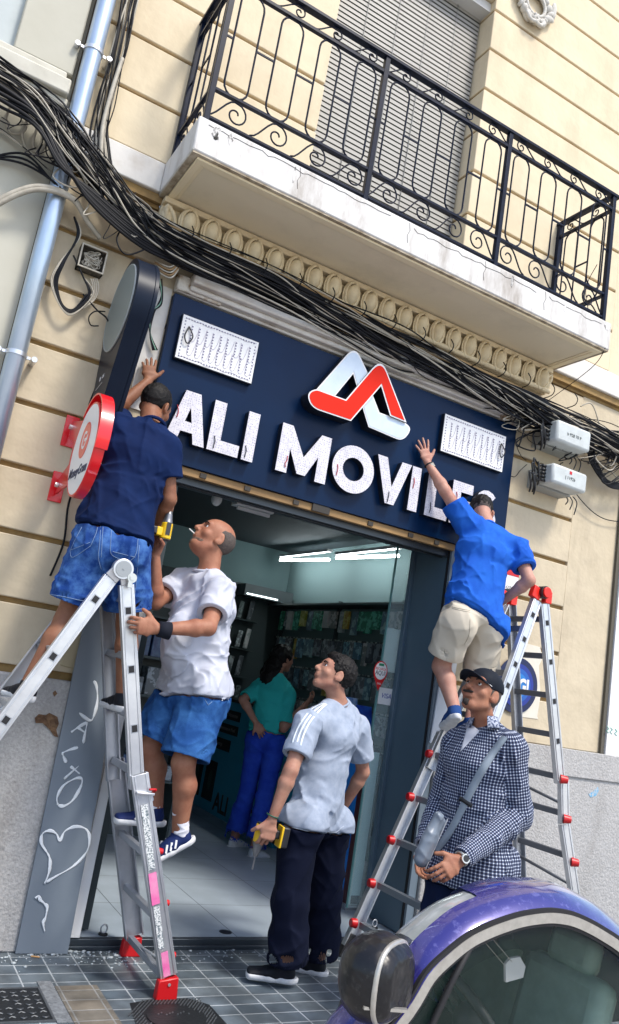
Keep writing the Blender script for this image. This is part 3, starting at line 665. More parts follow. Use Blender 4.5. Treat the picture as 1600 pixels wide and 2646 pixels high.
# G shaped arrow in the disc
arc = [(.036*math.cos(math.radians(a)), .040*math.sin(math.radians(a))) for a in range(50, 351, 20)]
lp = strip([(x, z) for x, z in arc]+[(.036,-.004)], .013)
MB().prism([Vector((GX-.0072, cy-x, cz+.045+z)) for x, z in lp], (-.001,0,0)).prism([Vector((GX-.0072, cy-x, cz+.045+z)) for x, z in [(.0,-.008),(.052,-.008),(.052,.022),(.034,.006),(.0,.008)]], (-.0014,0,0)).build('emblem', M_bwhite, case)
text('lettering', 'MoneyGram', .070, (GX-.006, cy+.01, 2.365), (0,-1,0), (0,0,1), mat('ink_navy', (.02,.03,.08), .5), case, ext=.0008, align='CENTER', sx=.98, bold=.0012, shear=.25)
# cord down the wall from the teardrop sign
tag(MB().tube(spline([at(262,930,-.02), at(248,1000,-.02), at(228,1060,-.02), at(212,1200,-.02), at(178,1300,-.02), at(165,1400,-.02), at(130,1488,-.03)], 6), .006, 6).build('hanging_cable', M_cable), 'black flex hanging down the wall behind the round red sign', 'cable')
# ---------------------------------------------------------------- rain pipe
pp = empty('rain_pipe', (.44, -.09, 0), 'long shiny galvanised rain pipe running up between the two buildings', 'pipe')
MB().tube([(.435,-.085,z) for z in (1.9,4.0,6.0,9.0)], .052, 20).build('tube', M_pipe, pp)
mb = MB(); mb.tube([(.435,-.085,1.3),(.435,-.085,1.9)], .054, 20); mb.build('lower_tube', M_pipe, pp)
for z in (3.02, 4.95):
    mb = MB(); mb.tube([(.435,-.085,z-.012),(.435,-.085,z+.012)], .058, 20); mb.box((.36,-.09,z-.008),(.51,-.08,z+.008))
    for s in (-1,1): mb.cyl((.435+s*.095,-.10,z),(.435+s*.095,0,z),.016,10)
    mb.build('pipe_clamp', M_alu, pp)
# ---------------------------------------------------------------- cables
def cable(pts, r, m, name, label, cat, group, n=6, seg=8):
    return tag(MB().tube(spline(pts, seg), r, n).build(name, m), label, cat, group)
rc = random.Random(11)
main_ = [(-.9,-.12,4.78),(-.15,-.12,4.50),(.25,-.14,4.42),(.52,-.17,4.22),(.80,-.13,4.05),(1.15,-.13,3.965),(1.8,-.13,3.965),(2.7,-.12,3.90),(3.5,-.12,3.875),(4.2,-.12,3.84),(5.0,-.12,3.84),(6.0,-.12,3.86),(7.2,-.12,3.84)]
main = []
for a, b in zip(main_[:-1], main_[1:]):
    k = max(1, int((b[0]-a[0])/.33))
    for j in range(k): main.append(tuple(a[q]+(b[q]-a[q])*j/k for q in range(3)))
main.append(main_[-1])
for i in range(76):
    w0 = rc.uniform(.010,.034); off_ = rc.gauss(0, .030)
    ph = rc.random()*6.28; r0 = rc.random(); pts = []
    k0 = 0
    for k, (x, y, z) in enumerate(main):
        sp = .085+.03*math.sin(k*1.3); 
        if 1.0 < x < 3.2: sp = .115
        if x > 3.4: sp = .13
        a = ph+k*(.35+.5*r0)
        pts.append((x+rc.uniform(-.12,.12), y-.03+.05*math.cos(a)*1.1+rc.uniform(-.014,.014), z-.005+off_+sp*.85*math.sin(a)*(.25+.75*r0)+rc.uniform(-w0,w0)))
    r = rc.choice((.0028,.0036,.0044,.0052,.0065,.0036))
    zz_ = sum(p[2]-q[2] for p, q in zip(pts, main))/len(pts); lev = 'upper edge' if zz_ > .02 else ('lower edge' if zz_ < -.03 else 'middle'); thk = 'hair-thin' if r < .0032 else ('thin' if r < .004 else ('medium' if r < .006 else 'thick'))
    if i % 4 == 3: cable(pts, r*.9, M_cablew, 'cable', '%s dirty white cable at the %s of the tangled bundle under the balcony' % (thk, lev), 'cable', 'pale cables, %s, %s' % (thk, lev))
    else: cable(pts, r, M_cable, 'cable', '%s black cable at the %s of the tangled bundle under the balcony' % (thk, lev), 'cable', 'black cables, %s, %s' % (thk, lev))
# big smooth trunk cables
for i in range(7):
    jz = lambda: rc.uniform(-.022,.022)
    pts = [(-.9,-.2-.012*i,4.62-.02*i+jz()),(-.1,-.20+jz(),4.43-.018*i+jz()),(.22,-.23,4.33-.012*i+jz()),(.40,-.24,4.14-.01*i),(.60,-.22,3.96+.012*i),(.95,-.19,3.84+.016*i),(1.35,-.16,3.86+.016*i),(2.1,-.15,3.89+.01*i+jz()),(3.0,-.14,3.87+.006*i+jz()),(4.1,-.15,3.80+.01*i+jz()),(5.4,-.15,3.80),(7,-.15,3.8)]
    cable(pts, .0115 if i % 2 else .009, M_cable, 'trunk_cable', 'thick black trunk cable curving in front of the rain pipe and under the balcony', 'cable', 'thick trunk cables')
# timber coloured conduit and ties
for i in range(2):
    cable([(1.0,-.15,4.06-.05*i),(1.8,-.15,4.05-.05*i),(3.0,-.15,4.0-.05*i),(4.1,-.15,3.97-.03*i)], .012, mat('ochre_conduit', (.42,.27,.12), .6), 'conduit', 'ochre coloured conduit running with the cables under the moulding', 'conduit', 'ochre conduits')
for i in range(5):
    cable([(.95,-.15,4.06+.010*i),(1.4,-.155,4.02+.008*i+rc.uniform(-.01,.01)),(1.8,-.16,4.015+.007*i),(2.4,-.155,4.0+rc.uniform(-.012,.016)),(3.0,-.16,3.975+.007*i),(3.6,-.15,3.965+rc.uniform(-.012,.012)),(4.1,-.16,3.94+.006*i),(4.6,-.14,3.9),(5.6,-.14,3.86),(7,-.14,3.84)], .0085, M_cable, 'trunk_cable', 'thick black cable tied just below the egg moulding', 'cable', 'cables below the moulding')
for i in range(14):
    x = 1.2+i*.25
    cable([(x,-.20,4.09),(x+.01,-.225,4.04),(x,-.21,3.99),(x-.01,-.12,3.98)], .004, M_cable, 'cable_tie', 'small black tie round the cables under the moulding', 'cable tie', 'cable ties', seg=3)
# vertical run right of the pipe
for i in range(16):
    a = rc.random(); x = .53+.09*a
    pts = [(x+rc.uniform(-.01,.03)+.06,-.03-.05*rc.random(),z) for z in (8.0,6.5)]+[(x+rc.uniform(-.02,.02),-.04-.04*rc.random(),z) for z in (5.6,5.1,4.7)]+[(x+.02+rc.uniform(-.02,.02),-.06,4.45),(x+.06+.10*a,-.1,4.2),(x+.25+.3*a,-.14,4.0),(x+.7+.6*a,-.14,3.95)]
    cable(pts, rc.choice((.0035,.005,.006)), M_cablew if i % 4 == 0 else M_cable, 'riser_cable', ('pale' if i % 4 == 0 else 'black')+' cable climbing the wall just right of the rain pipe', 'cable', ('pale' if i % 4 == 0 else 'black')+' riser cables')
cable([(.60,-.09,5.0),(.585,-.10,4.75),(.585,-.10,4.5),(.63,-.10,4.28),(.72,-.13,4.1)], .013, M_cablew, 'conduit', 'short fat whitish conduit wrapped with ties, right of the rain pipe', 'conduit', None)
# loops by the junction box
for i in range(5):
    d = .012*i
    cable([at(192,560,-.08), at(200+2*i,610,-.08), at(165-3*i,680,-.07), at(148-4*i,730,-.06), at(160,785+3*i,-.06), at(190,800+3*i,-.06), at(225+4*i,760,-.06), at(215,715,-.06), at(190,660,-.06), at(200,620,-.06)][:7+i%3], .006 if i < 3 else .004, M_cable if i < 3 else M_cablew, 'cable_loop', 'cable hanging in a loop left of the open junction box', 'cable', 'looped cables by junction box')
for i in range(4):
    cable([at(235+5*i,720,-.05), at(240+5*i,745,-.05), at(232+4*i,775,-.05), at(205+2*i,800,-.05)], .004, M_cablew, 'cable_loop', 'pale wire dropping out of the bottom of the open junction box', 'cable', 'wires below junction box')
cable([at(215,760,-.05), at(250,800,-.05), at(272,818,-.05), at(280,830,-.06)], .005, M_cable, 'feed_cable', 'black flex from the junction box to the teardrop sign bracket', 'cable', None)
cable([at(272,805,-.05), at(245,805,-.06), at(230,820,-.06), at(235,840,-.05), at(255,842,-.05)], .004, M_cable, 'feed_cable', 'thin black loop left of the teardrop sign bracket', 'cable', None)
# pale thick conduits across the left
for i in range(2):
    cable([(-.6,-.06,3.2-.02*i), (-.05,-.07,3.42+.03*i), (.10,-.09,3.72+.03*i), (.30,-.15,3.93+.02*i), (.50,-.16,3.97+.01*i), (.62,-.12,3.90),(.72,-.08,3.85)], .015, M_cablew, 'white_conduit', 'fat whitish conduit arching over the rain pipe on the left', 'conduit', 'white conduits at left')
for i in range(3):
    cable([(-.4,-.04,3.95+.04*i), (-.02,-.05,4.0+.03*i),(.02,-.06,4.22+.012*i),(.2,-.07,4.2),(.36,-.09,4.12),(.5,-.1,4.07)], .0055, M_cablew if i < 2 else M_cable, 'cable', 'thin cable bending across the neighbouring wall left of the pipe', 'cable', 'cables on neighbouring wall')
for i in range(3):
    cable([(.0,-.05,3.0),(.02,-.06,3.6),(.0,-.06,3.95),(.05,-.06,4.05),(.22,-.07,4.16-.03*i),(.38,-.12,4.05),(.5,-.14,3.98)], .007, M_cable, 'cable', 'black cable dropping down the far left of the neighbouring wall', 'cable', 'black cables at the far left')
for (cx_, cz_, w_, h_) in ((.14,4.32,.05,.10), (.25,4.28,.06,.13), (.28,4.27,.03,.10)):
    cable([at(0,0,0)*0+Vector((cx_-w_,-.05,cz_+h_)), Vector((cx_-w_*1.1,-.05,cz_)), Vector((cx_-.2*w_,-.05,cz_-h_*.6)), Vector((cx_+w_,-.05,cz_-.1*h_)), Vector((cx_+w_*.8,-.05,cz_+h_))], .0075, M_cablew, 'cable_loop', 'whitish cable hanging in a short loop under the cables at left', 'cable', 'pale loops at left')
# coiled wires above sign, left
for i in range(5):
    cable([at(400,672+6*i,-.10), at(440,690+7*i,-.16), at(465,665+6*i,-.14), at(475,640+5*i,-.12), at(455,620,-.1)], .005, mat('tan_cable', (.33,.20,.09), .6) if i % 2 else M_cablew, 'cable_loop', 'tan and white wire coil between the teardrop sign and the big sign', 'cable', 'coil by the big sign')
for i in range(4):
    cable([at(400+6*i,720,-.08), at(418,760+8*i,-.05), at(398-3*i,810,-.04), at(388,860,-.04), at(395+4*i,905,-.04)], .0045, M_cable if i != 2 else mat('green_cable', (.25,.45,.33), .5), 'feed_cable', 'thin cable running down the left edge of the big sign', 'cable', 'cables left of the big sign')
for i in range(22):
    px = rc.uniform(-10, 330); py = 240+px*.98+rc.uniform(-60, 60); L = rc.uniform(25, 85)
    cable([at(px,py,-.16), at(px+rc.uniform(-30,30),py+L*.5,-.19), at(px+rc.uniform(-10,60),py+L,-.2), at(px+rc.uniform(20,90),py+L*.7,-.18), at(px+rc.uniform(30,110),py+rc.uniform(0,50),-.16)], rc.choice((.0028,.004,.005)), M_cable if i % 4 else M_cablew, 'cable_loop', '%s loose cable looping out of the bundle near the rain pipe' % ('black' if i % 4 else 'pale'), 'cable', '%s loops near the rain pipe' % ('black' if i % 4 else 'pale'))
# right hand side tangle and loops
for i in range(44):
    px = rc.uniform(1300, 1600); py = 1040+(px-1300)*.42+rc.uniform(-30, 30); L = rc.uniform(20, 90)
    cable([at(px,py,-.1), at(px+rc.uniform(-20,30),py+L*.3,-.16), at(px+rc.uniform(-40,40),py+L*.8,-.15), at(px+rc.uniform(-60,60),py+L*.55,-.12), at(px+rc.uniform(-30,70),py+rc.uniform(-10,20),-.1)], rc.choice((.003,.0045,.006)), M_cable if i % 5 else M_cablew, 'cable_loop', 'loose cable loop tangled round the two grey terminal boxes', 'cable', 'loops at the terminal boxes')
for i in range(5):
    cable([at(1530-3*i,1150,-.12), at(1545-4*i,1200,-.12), at(1575,1245+3*i,-.12), at(1640,1250+3*i,-.12)], .009, M_cable, 'cable_loop', 'thick black cable loop at the right edge beside the terminal boxes', 'cable', 'thick loops at right edge')
cable([at(1500,1050,-.1), at(1530,1045,-.13), at(1552,1110,-.13), at(1570,1200,-.1), at(1600,1240,-.1)], .006, M_cablew, 'cable', 'single dirty white cable sagging down in front of the bundle at right', 'cable', None)
cable([at(1455,1195,-.05), at(1450,1210,-.05), at(1500,1290,-.04), at(1560,1340,-.03), at(1640,1350,-.03)], .004, M_cable, 'cable', 'thin black cable curving down the wall below the lower terminal box', 'cable', None)
cable([at(1335,1110,-.05), at(1332,1140,-.05), at(1345,1175,-.05), at(1360,1190,-.05)], .003, M_cable, 'cable', 'thin wire linking the two terminal boxes on their left side', 'cable', None)
cable([at(1312,1225,-.05), at(1330,1232,-.05), at(1345,1215,-.05), at(1362,1200,-.05)], .003, M_cable, 'cable', 'short thin wire from the sign to the lower terminal box', 'cable', None)
cable([(4.30,-.60,4.30),(4.34,-.45,4.2),(4.22,-.12,3.95)], .003, M_cable, 'cable', 'thin wire from the balcony corner down to the bundle', 'cable', None)
# terminal boxes
def terminal(corners, label, mark, red):
    c = sum((Vector(p) for p in corners), Vector())/4
    g_ = empty('terminal_box', c, label, 'terminal box')
    x0 = min(p[0] for p in corners); x1 = max(p[0] for p in corners); z0 = min(p[2] for p in corners); z1 = max(p[2] for p in corners)
    MB().box((x0,-.27,z0),(x1,-.12,z1)).build('cover', mat('box_pale_grey', (.56,.60,.60), .5, var=.5, vscale=10, col2=(.42,.44,.42)), g_, bevel=.022)
    MB().box((x0+.01,-.12,z0-.01),(x1-.01,0,z1-.02)).build('back_plate', mat('box_grey2', (.35,.36,.34), .6), g_, bevel=.004)
    mb = MB()
    for i in range(5):
        z = z0+.02+i*(z1-z0-.03)/4.5; mb.tube([(x0+.01,-.19,z),(x0-.035,-.185,z+.004)], .013, 8); mb.tube([(x0-.035,-.185,z),(x0-.065,-.18,z-.006)], .009, 8)
    for i in range(3): z = z0+.03+i*.04; mb.tube([(x1-.01,-.19,z),(x1+.035,-.185,z)], .011, 8)
    mb.each('cable_gland', M_black, g_)
    text('marking', mark, .035, ((x0+x1)/2, -.2715, (z0+z1)/2-.005), (1,0,0), (0,0,1), mat('mark_ink', (.08,.10,.10), .6), g_, ext=.0008, align='CENTER')
    if red: MB().box(((x0+x1)/2-.012,-.2725,(z0+z1)/2+.028),((x0+x1)/2+.012,-.2705,(z0+z1)/2+.052)).build('red_mark', M_red, g_)
    for i in range(7):
        xx = x0-.08+rc.uniform(-.05,.05); zz = z0+rc.uniform(-.02,.12)
        cable([(x0-.06,-.18,zz),(xx-.03,-.20,zz+.04),(xx,-.19,zz-.05),(xx+.03,-.15,zz-.09)], .007, M_black, 'cable_end', 'stubby black connector tail bunched at the left end of a terminal box', 'cable', 'connector tails')
    for i in range(3):
        xx = x1-.04+.05*i; cable([(xx,-.08,z0+.02),(xx+.03,-.1,z0-.03),(xx+.01,-.1,z0-.07-.03*i)], .005, M_black, 'cable_end', 'black plug dangling under a terminal box', 'cable', 'dangling plugs')
terminal([(4.235,0,3.63),(4.60,0,3.63),(4.60,0,3.80),(4.235,0,3.80)], 'upper pale grey terminal box right of the sign, close under the cable bundle', 'b 928 70 P', False)
terminal([(4.235,0,3.30),(4.60,0,3.30),(4.60,0,3.455),(4.235,0,3.455)], 'lower grey terminal box right of the sign, with a small red mark', '| 11926', True)
# open junction box left
jb = empty('junction_box', at(235,672,-.03), 'open square junction box with a pale rim and coiled wires, right of the rain pipe', 'junction box')
c4 = [at(208,625,-.05), at(278,655,-.05), at(268,720,-.05), at(196,690,-.05)]
jx0, jx1, jz0, jz1 = .60, .84, 3.52, 3.72
jc = at(238,672,-.05); jx0, jx1, jz0, jz1 = jc.x-.075, jc.x+.075, jc.z-.072, jc.z+.072
mb = MB(); mb.box((jx0,-.075,jz0),(jx1,-.065,jz0+.008)); mb.box((jx0,-.075,jz1-.008),(jx1,-.065,jz1)); mb.box((jx0,-.075,jz0+.008),(jx0+.008,-.065,jz1-.008)); mb.box((jx1-.008,-.075,jz0+.008),(jx1,-.065,jz1-.008)); mb.build('rim', M_cablew, jb)
mb = MB(); mb.box((jx0,-.065,jz0),(jx0+.006,0,jz1)); mb.box((jx1-.006,-.065,jz0),(jx1,0,jz1)); mb.box((jx0,-.065,jz0),(jx1,0,jz0+.006)); mb.box((jx0,-.065,jz1-.006),(jx1,0,jz1)); mb.box((jx0,-.012,jz0),(jx1,-.002,jz1)); mb.build('housing', mat('box_inside', (.16,.14,.11), .9, var=1, vscale=40, col2=(.03,.03,.03)), jb)
mb = MB()
rj = random.Random(8)
for i in range(9): mb.tube(spline([(jc.x+rj.uniform(-.06,.06),-.03-.03*rj.random(),jc.z+rj.uniform(-.06,.06)) for _ in range(6)], 5), rj.choice((.002,.003,.004)), 5)
mb.build('wiring', M_cablew, jb)
# ---------------------------------------------------------------- ladders
def lerp(a, b, t): return Vector(a)*(1-t)+Vector(b)*t
def railmesh(name, a, b, w, th, parent, slots=(), m=None, side=1, axis=None, flip=False):
    """C-section ladder rail from a to b; the broad web faces +-Y, w = web width, slots = positions of square holes"""
    a = Vector(a); b = Vector(b); d = (b-a).normalized(); yv = Vector((0,1,0)); x = yv.cross(d).normalized()
    mb = MB(); c = (a+b)/2; L = (b-a).length/2
    mb.obox(c, x*(w/2-.001), yv*(.0025), d*L)
    for s in (-1, 1): mb.obox(c+x*s*(w/2-.004)+yv*side*th/2, x*.004, yv*(th/2+.003), d*L)
    for s in (-1, 1): mb.obox(c+x*s*(w/2-.014)-yv*side*.0045, x*.003, yv*.002, d*L)
    o = mb.build(name, m or M_alu, parent, bevel=.0015)
    if slots:
        sm = MB()
        for t in slots:
            p = lerp(a, b, t)-yv*side*.0035; sm.obox(p, x*.0135, yv*.002, d*.0165)
        sm.each('rung_socket', M_rubber, o)
        r3 = MB()
        for t in slots: p = lerp(a, b, t)-yv*side*.003; r3.obox(p, x*.018, yv*.0012, d*.021)
        r3.each('socket_rim', M_alu2, o)
    return o
def rung(p, q, parent, w=.028, h=.032, d=None, m=None):
    p = Vector(p); q = Vector(q); dd = (q-p).normalized(); up = Vector(d) if d else Vector((0,0,1)); x = dd.cross(up).normalized(); y = x.cross(dd)
    mb = MB(); mb.obox((p+q)/2, x*w/2, y*h/2, dd*(q-p).length/2)
    for s in (-1,0,1): mb.obox((p+q)/2-y*(h/2)*0+y*(h/2)+x*s*w*.3, x*.002, y*.0016, dd*(q-p).length/2)
    return mb.build('rung', m or M_alu2, parent, bevel=.002)
# --- left ladder, A shape along X; rails at Y near = -.62, far = -.15
LL = empty('ladder', (1.1, -.38, 0), 'aluminium ladder on the left with red feet and a round silver hinge', 'ladder')
hn = Vector((1.105,-.60,1.955)); hf = Vector((1.105,-.20,1.955))
footN = Vector((1.725,-.655,.03)); footF = Vector((1.722,-.105,.03))
# right pair: inner (upper) rails
upN0 = Vector((1.145,-.60,1.885)); upN1 = Vector((1.405,-.605,.93)); 
railmesh('rail', upN0, upN1, .074, .03, LL, [ .13,.42,.71], side=1)
railmesh('rail', Vector((1.145,-.22,1.885)), Vector((1.405,-.20,.90)), .074, .03, LL, side=-1, m=M_alu2)
# outer (lower) rails
loN0 = Vector((1.395,-.628,1.0)); loF0 = Vector((1.40,-.165,1.0))
on = railmesh('outer_rail', loN0, footN+Vector((0,0,.07)), .084, .03, LL, side=1); of = railmesh('outer_rail', loF0, footF+Vector((0,0,.07)), .10, .03, LL, side=-1, m=M_alu2)
for f, y0 in ((footN,-.655),(footF,-.105)):
    mb = MB(); mb.prism([(f.x-.055,y0-.02,0),(f.x+.055,y0-.02,0),(f.x+.045,y0-.02,.10),(f.x-.052,y0-.02,.085)], (0,.045,0)); mb.build('foot', M_red, LL, bevel=.006)
    mb = MB(); mb.cyl((f.x,y0-.021,.07),(f.x,y0-.025,.07),.007,8); mb.build('foot_screw', M_alu, LL)
# labels on the outer near rail
d = (footN-loN0).normalized(); xv = Vector((0,1,0)).cross(d).normalized()
def lab(t0, t1, w, m, off=0, name='sticker'):
    a = lerp(loN0, footN, t0); b = lerp(loN0, footN, t1); return MB().obox((a+b)/2+Vector((0,-.0085,0))+xv*off, xv*w/2, (0,.0006,0), (b-a)/2).build(name, m, on)
M_stk = mat('sticker_print', (.70,.71,.70), .5, var=1, vscale=130, col2=(.12,.16,.18), thr=(.50,.56))
M_pink = mat('pink_tape', (.75,.12,.36), .5, var=.7, vscale=12, col2=(.80,.35,.52))
lab(.14,.44,.034,M_stk); lab(.455,.60,.040,M_pink); lab(.61,.80,.030,M_stk); lab(.82,.93,.034,M_pink,-.012)
mb = MB(); mb.obox(lerp(loN0,footN,.085)+Vector((.01,-.02,0)), (.045,0,0),(0,.012,0),(0,0,.006)); mb.build('lock_bar', M_alu, LL, bevel=.003)
mb = MB(); mb.tube(spline([lerp(loN0,footN,.075)+Vector((.03,-.02,.01)), lerp(loN0,footN,.08)+Vector((.065,-.01,.015)), lerp(loN0,footN,.085)+Vector((.055,.01,0))],4), .006, 6); mb.build('lock_handle', M_red, LL)
for t in (.36,.60,.84): 
    p = lerp(loN0, footN, t)+Vector((.045,.02,0)); MB().cyl(p-Vector((.01,0,0)), p+Vector((.03,0,0)), .020, 12, .014).build('knob', M_red, LL)
for t in (.38,.66,.93):
    a = lerp(loN0, footN, t); b = lerp(loF0, footF, t); rung((a.x-.005,a.y+.03,a.z),(b.x-.005,b.y-.03,b.z),LL,.03,.03); 
mb = MB(); a = lerp(loN0, footN, .86); b = lerp(loF0, footF, .95); mb.tube([a+Vector((0,.03,0)), b], .006, 6); mb.build('brace', M_alu, LL)
mb = MB(); mb.obox(lerp(loF0,footF,.03)+Vector((0,-.012,0)), (.05,0,0),(0,.012,0),(0,0,.006)); mb.build('red_collar', M_red, LL)
for t in (.075,.36,.65,.93):
    a = lerp(upN0, upN1, t); rung((a.x,-.575,a.z),(a.x+.004,-.215,a.z-.0),LL,.042,.034, d=(.3,0,1))
# left pair, leaving the picture
lN0 = Vector((1.06,-.60,1.90)); lN1 = Vector((.20,-.62,.045)); lF0 = Vector((1.06,-.20,1.90)); lF1 = Vector((.20,-.15,.045))
railmesh('rail', lN0, lerp(lN0,lN1,.62), .072, .03, LL, [.10,.36,.63,.9], side=1)
railmesh('rail', lF0, lerp(lF0,lF1,.62), .072, .03, LL, side=-1)
railmesh('outer_rail', lerp(lN0,lN1,.58)+Vector((0,-.028,0)), lN1, .08, .03, LL, side=1); railmesh('outer_rail', lerp(lF0,lF1,.58)+Vector((0,.028,0)), lF1, .08, .03, LL, side=-1)
for t in (.062,.205,.355,.56,.75,.9):
    a = lerp(lN0, lN1, t); b = lerp(lF0, lF1, t); rung((a.x,a.y+.02,a.z),(b.x,b.y-.02,b.z),LL,.042,.034, d=(-.35,0,1))
for f in (lN1, lF1): MB().box((f.x-.06,f.y-.03,0),(f.x+.05,f.y+.03,.08)).build('foot', M_red, LL, bevel=.006)
# hinges
for h, s in ((hn,-1),(hf,1)):
    mb = MB(); mb.cyl(h+Vector((0,s*.030,0)), h+Vector((0,-s*.012,0)), .052, 28); hg = mb.build('hinge', M_alu, LL, bevel=.003)
    mb = MB(); mb.cyl(h+Vector((0,s*.034,0)), h+Vector((0,s*.029,0)), .040, 24); mb.cyl(h+Vector((0,s*.037,0)), h+Vector((0,s*.033,0)), .006, 8); mb.build('hinge_plate', mat('hinge_grey', (.33,.35,.36), .45, metal=.5), hg)
    mb = MB(); mb.bar(h+Vector((-.01,s*.012,0)), lN0 if s < 0 else lF0, .07, .018, up=(0,1,0)); mb.bar(h+Vector((.01,s*.012,0)), (upN0.x, h.y, upN0.z), .06, .018, up=(0,1,0)); mb.build('hinge_arm', M_alu, hg, bevel=.003)
    mb = MB(); mb.cyl(h+Vector((.05,s*.036,-.035)), h+Vector((.05,s*.012,-.035)), .024, 16); mb.cyl(h+Vector((.05,s*.041,-.035)), h+Vector((.05,s*.036,-.035)), .012, 12); mb.obox(h+Vector((.045,s*.03,-.055)), (.010,0,0),(0,.008,0),(0,0,.028)); mb.build('latch', mat('latch_zinc', (.60,.62,.60), .35, metal=.7), hg)
# --- right ladder
RLd = empty('ladder', (4.0, -.38, 0), 'aluminium ladder on the right with bright red hinge caps and round red knobs', 'ladder')
qn = Vector((3.985,-.53,2.41)); qf = Vector((3.985,-.20,2.40))
kn = .06
rN0 = Vector((4.02,-.54,2.34)); rF0 = Vector((4.02,-.20,2.33)); r1 = at(1457,2025,-.58); rN1 = Vector((r1.x,-.56,r1.z)); rF1 = Vector((r1.x,-.16,r1.z))
railmesh('rail', rN0, rN1, .075, .03, RLd, [.11,.33,.55,.77], side=1); railmesh('rail', rF0, rF1, .075, .03, RLd, side=-1, m=M_alu2)
g1 = Vector((4.60,-.66,.03)); g2 = Vector((4.56,-.10,.03))
o1 = Vector((rN1.x,-.588,rN1.z+.02)); o2 = Vector((rF1.x,-.13,rF1.z+.02)); mid = at(1462,2130,-.60); 
railmesh('outer_rail', o1, mid, .075, .03, RLd, side=1); railmesh('outer_rail', mid, g1, .075, .03, RLd, side=1); railmesh('outer_rail', o2, g2, .085, .03, RLd, side=-1, m=M_alu2)
for p in (at(1458,2015,-.63), at(1466,2118,-.63), at(1486,2230,-.64)):
    MB().cyl(p+Vector((-.005,.03,0)), p+Vector((.035,.0,0)), .030, 16, .022).build('knob', M_red, RLd, bevel=.003)
for t in (.09,.30,.52,.74,.97):
    a = lerp(rN0, rN1, t); rung((a.x,a.y+.03,a.z),(a.x,-.20,a.z),RLd,.034,.036, m=mat('rung_dark', (.16,.17,.19), .5, metal=.4))
for t in (.18,.40,.62,.84):
    a = lerp(o1, g1, t); b = lerp(o2, g2, t); rung((a.x,a.y+.03,a.z),(b.x,b.y-.02,b.z),RLd,.034,.036, m=mat('rung_dark', ()))
for t in (.08,.50): a = lerp(o1, g1, t+.05); b = lerp(o2, g2, t-.01); MB().tube([a+Vector((0,.03,0)), b], .011, 8).build('brace', mat('rung_dark', ()), RLd)
# left pair
s1 = Vector((3.95,-.54,2.35)); s2 = Vector((3.955,-.20,2.34)); e2 = Vector((3.085,-.155,.05)); e1 = Vector((3.085,-.70,.05))
kk = .50
railmesh('rail', s1, lerp(s1,e1,.52), .075, .03, RLd, [.09,.235,.38,.5], side=1); railmesh('rail', s2, lerp(s2,e2,.52), .075, .03, RLd, side=-1)
q1 = lerp(s1,e1,.49)+Vector((0,-.028,0)); q2 = lerp(s2,e2,.42)+Vector((0,.03,0))
railmesh('outer_rail', q1, e1, .08, .03, RLd, side=1); railmesh('outer_rail', q2, e2+Vector((0,.03,0)), .08, .03, RLd, side=-1)
for t in (.09,.225,.355):
    a = lerp(s1, e1, t); b = lerp(s2, e2, t); rung((a.x,a.y+.03,a.z),(b.x,b.y-.02,b.z),RLd,.034,.036, m=mat('rung_dark', ()))
M_rg = mat('rung_grey', (.24,.27,.30), .45, metal=.5)
for (px, py) in ((1113,1950),(1077,2063),(1028,2175),(975,2288),(920,2392)):
    p = at(px, py, -.20); t = (s2.z-p.z)/(s2.z-e2.z); a = lerp(s2, e2, t); b = lerp(s1, e1, t); 
    rung((a.x-.005,a.y-.03,a.z),(b.x,b.y+.02,b.z),RLd,.036,.038, m=M_rg)
    MB().cyl(Vector((a.x-.025,a.y-.0,a.z)), Vector((a.x-.065,a.y+.005,a.z+.004)), .030, 16, .024).build('knob', M_red, RLd, bevel=.004)
for f in (e1, e2): MB().prism([(f.x-.07,f.y-.01,0),(f.x+.04,f.y-.01,0),(f.x+.062,f.y-.01,.11),(f.x-.0,f.y-.01,.13)], (0,.055,0)).build('foot', M_rubber, RLd, bevel=.006)
for h, s in ((qn,-1),(qf,1)):
    hg = MB().cyl(h+Vector((0,s*.045,0)), h+Vector((0,-s*.015,0)), .042, 24).build('hinge', M_black, RLd)
    MB().cyl(h+Vector((.005,s*.058,.0)), h+Vector((.005,s*.040,0)), .036, 24).build('hinge_cap', mat('cap_red', (.80,.02,.01), .35), hg, bevel=.004)
    mb = MB(); mb.obox(h+Vector((-.055,0,-.012)), (.035,0,-.012),(0,.022,0),(.012,0,.04)); mb.obox(h+Vector((.055,0,-.025)), (.03,0,0),(0,.022,0),(0,0,.042)); mb.build('hinge_shoe', mat('cap_red', ()), hg, bevel=.006)
# ---------------------------------------------------------------- leaning grey board with chalk-white graffiti
M_gb = mat('grey_board', (.19,.225,.265), .45, var=.4, vscale=3, col2=(.15,.18,.22), bump=.1, bscale=30)
bA = at(42,2444,-.05); bB = at(176,2446,-.06); 
bA = Vector((bA.x,-.05,.004)); bB = Vector((bB.x,-.06,.004)); bT = at(286,1440,.06)
bT1 = Vector((1.12,-.055,2.0)); bT1 = at(222,1600,-.048)
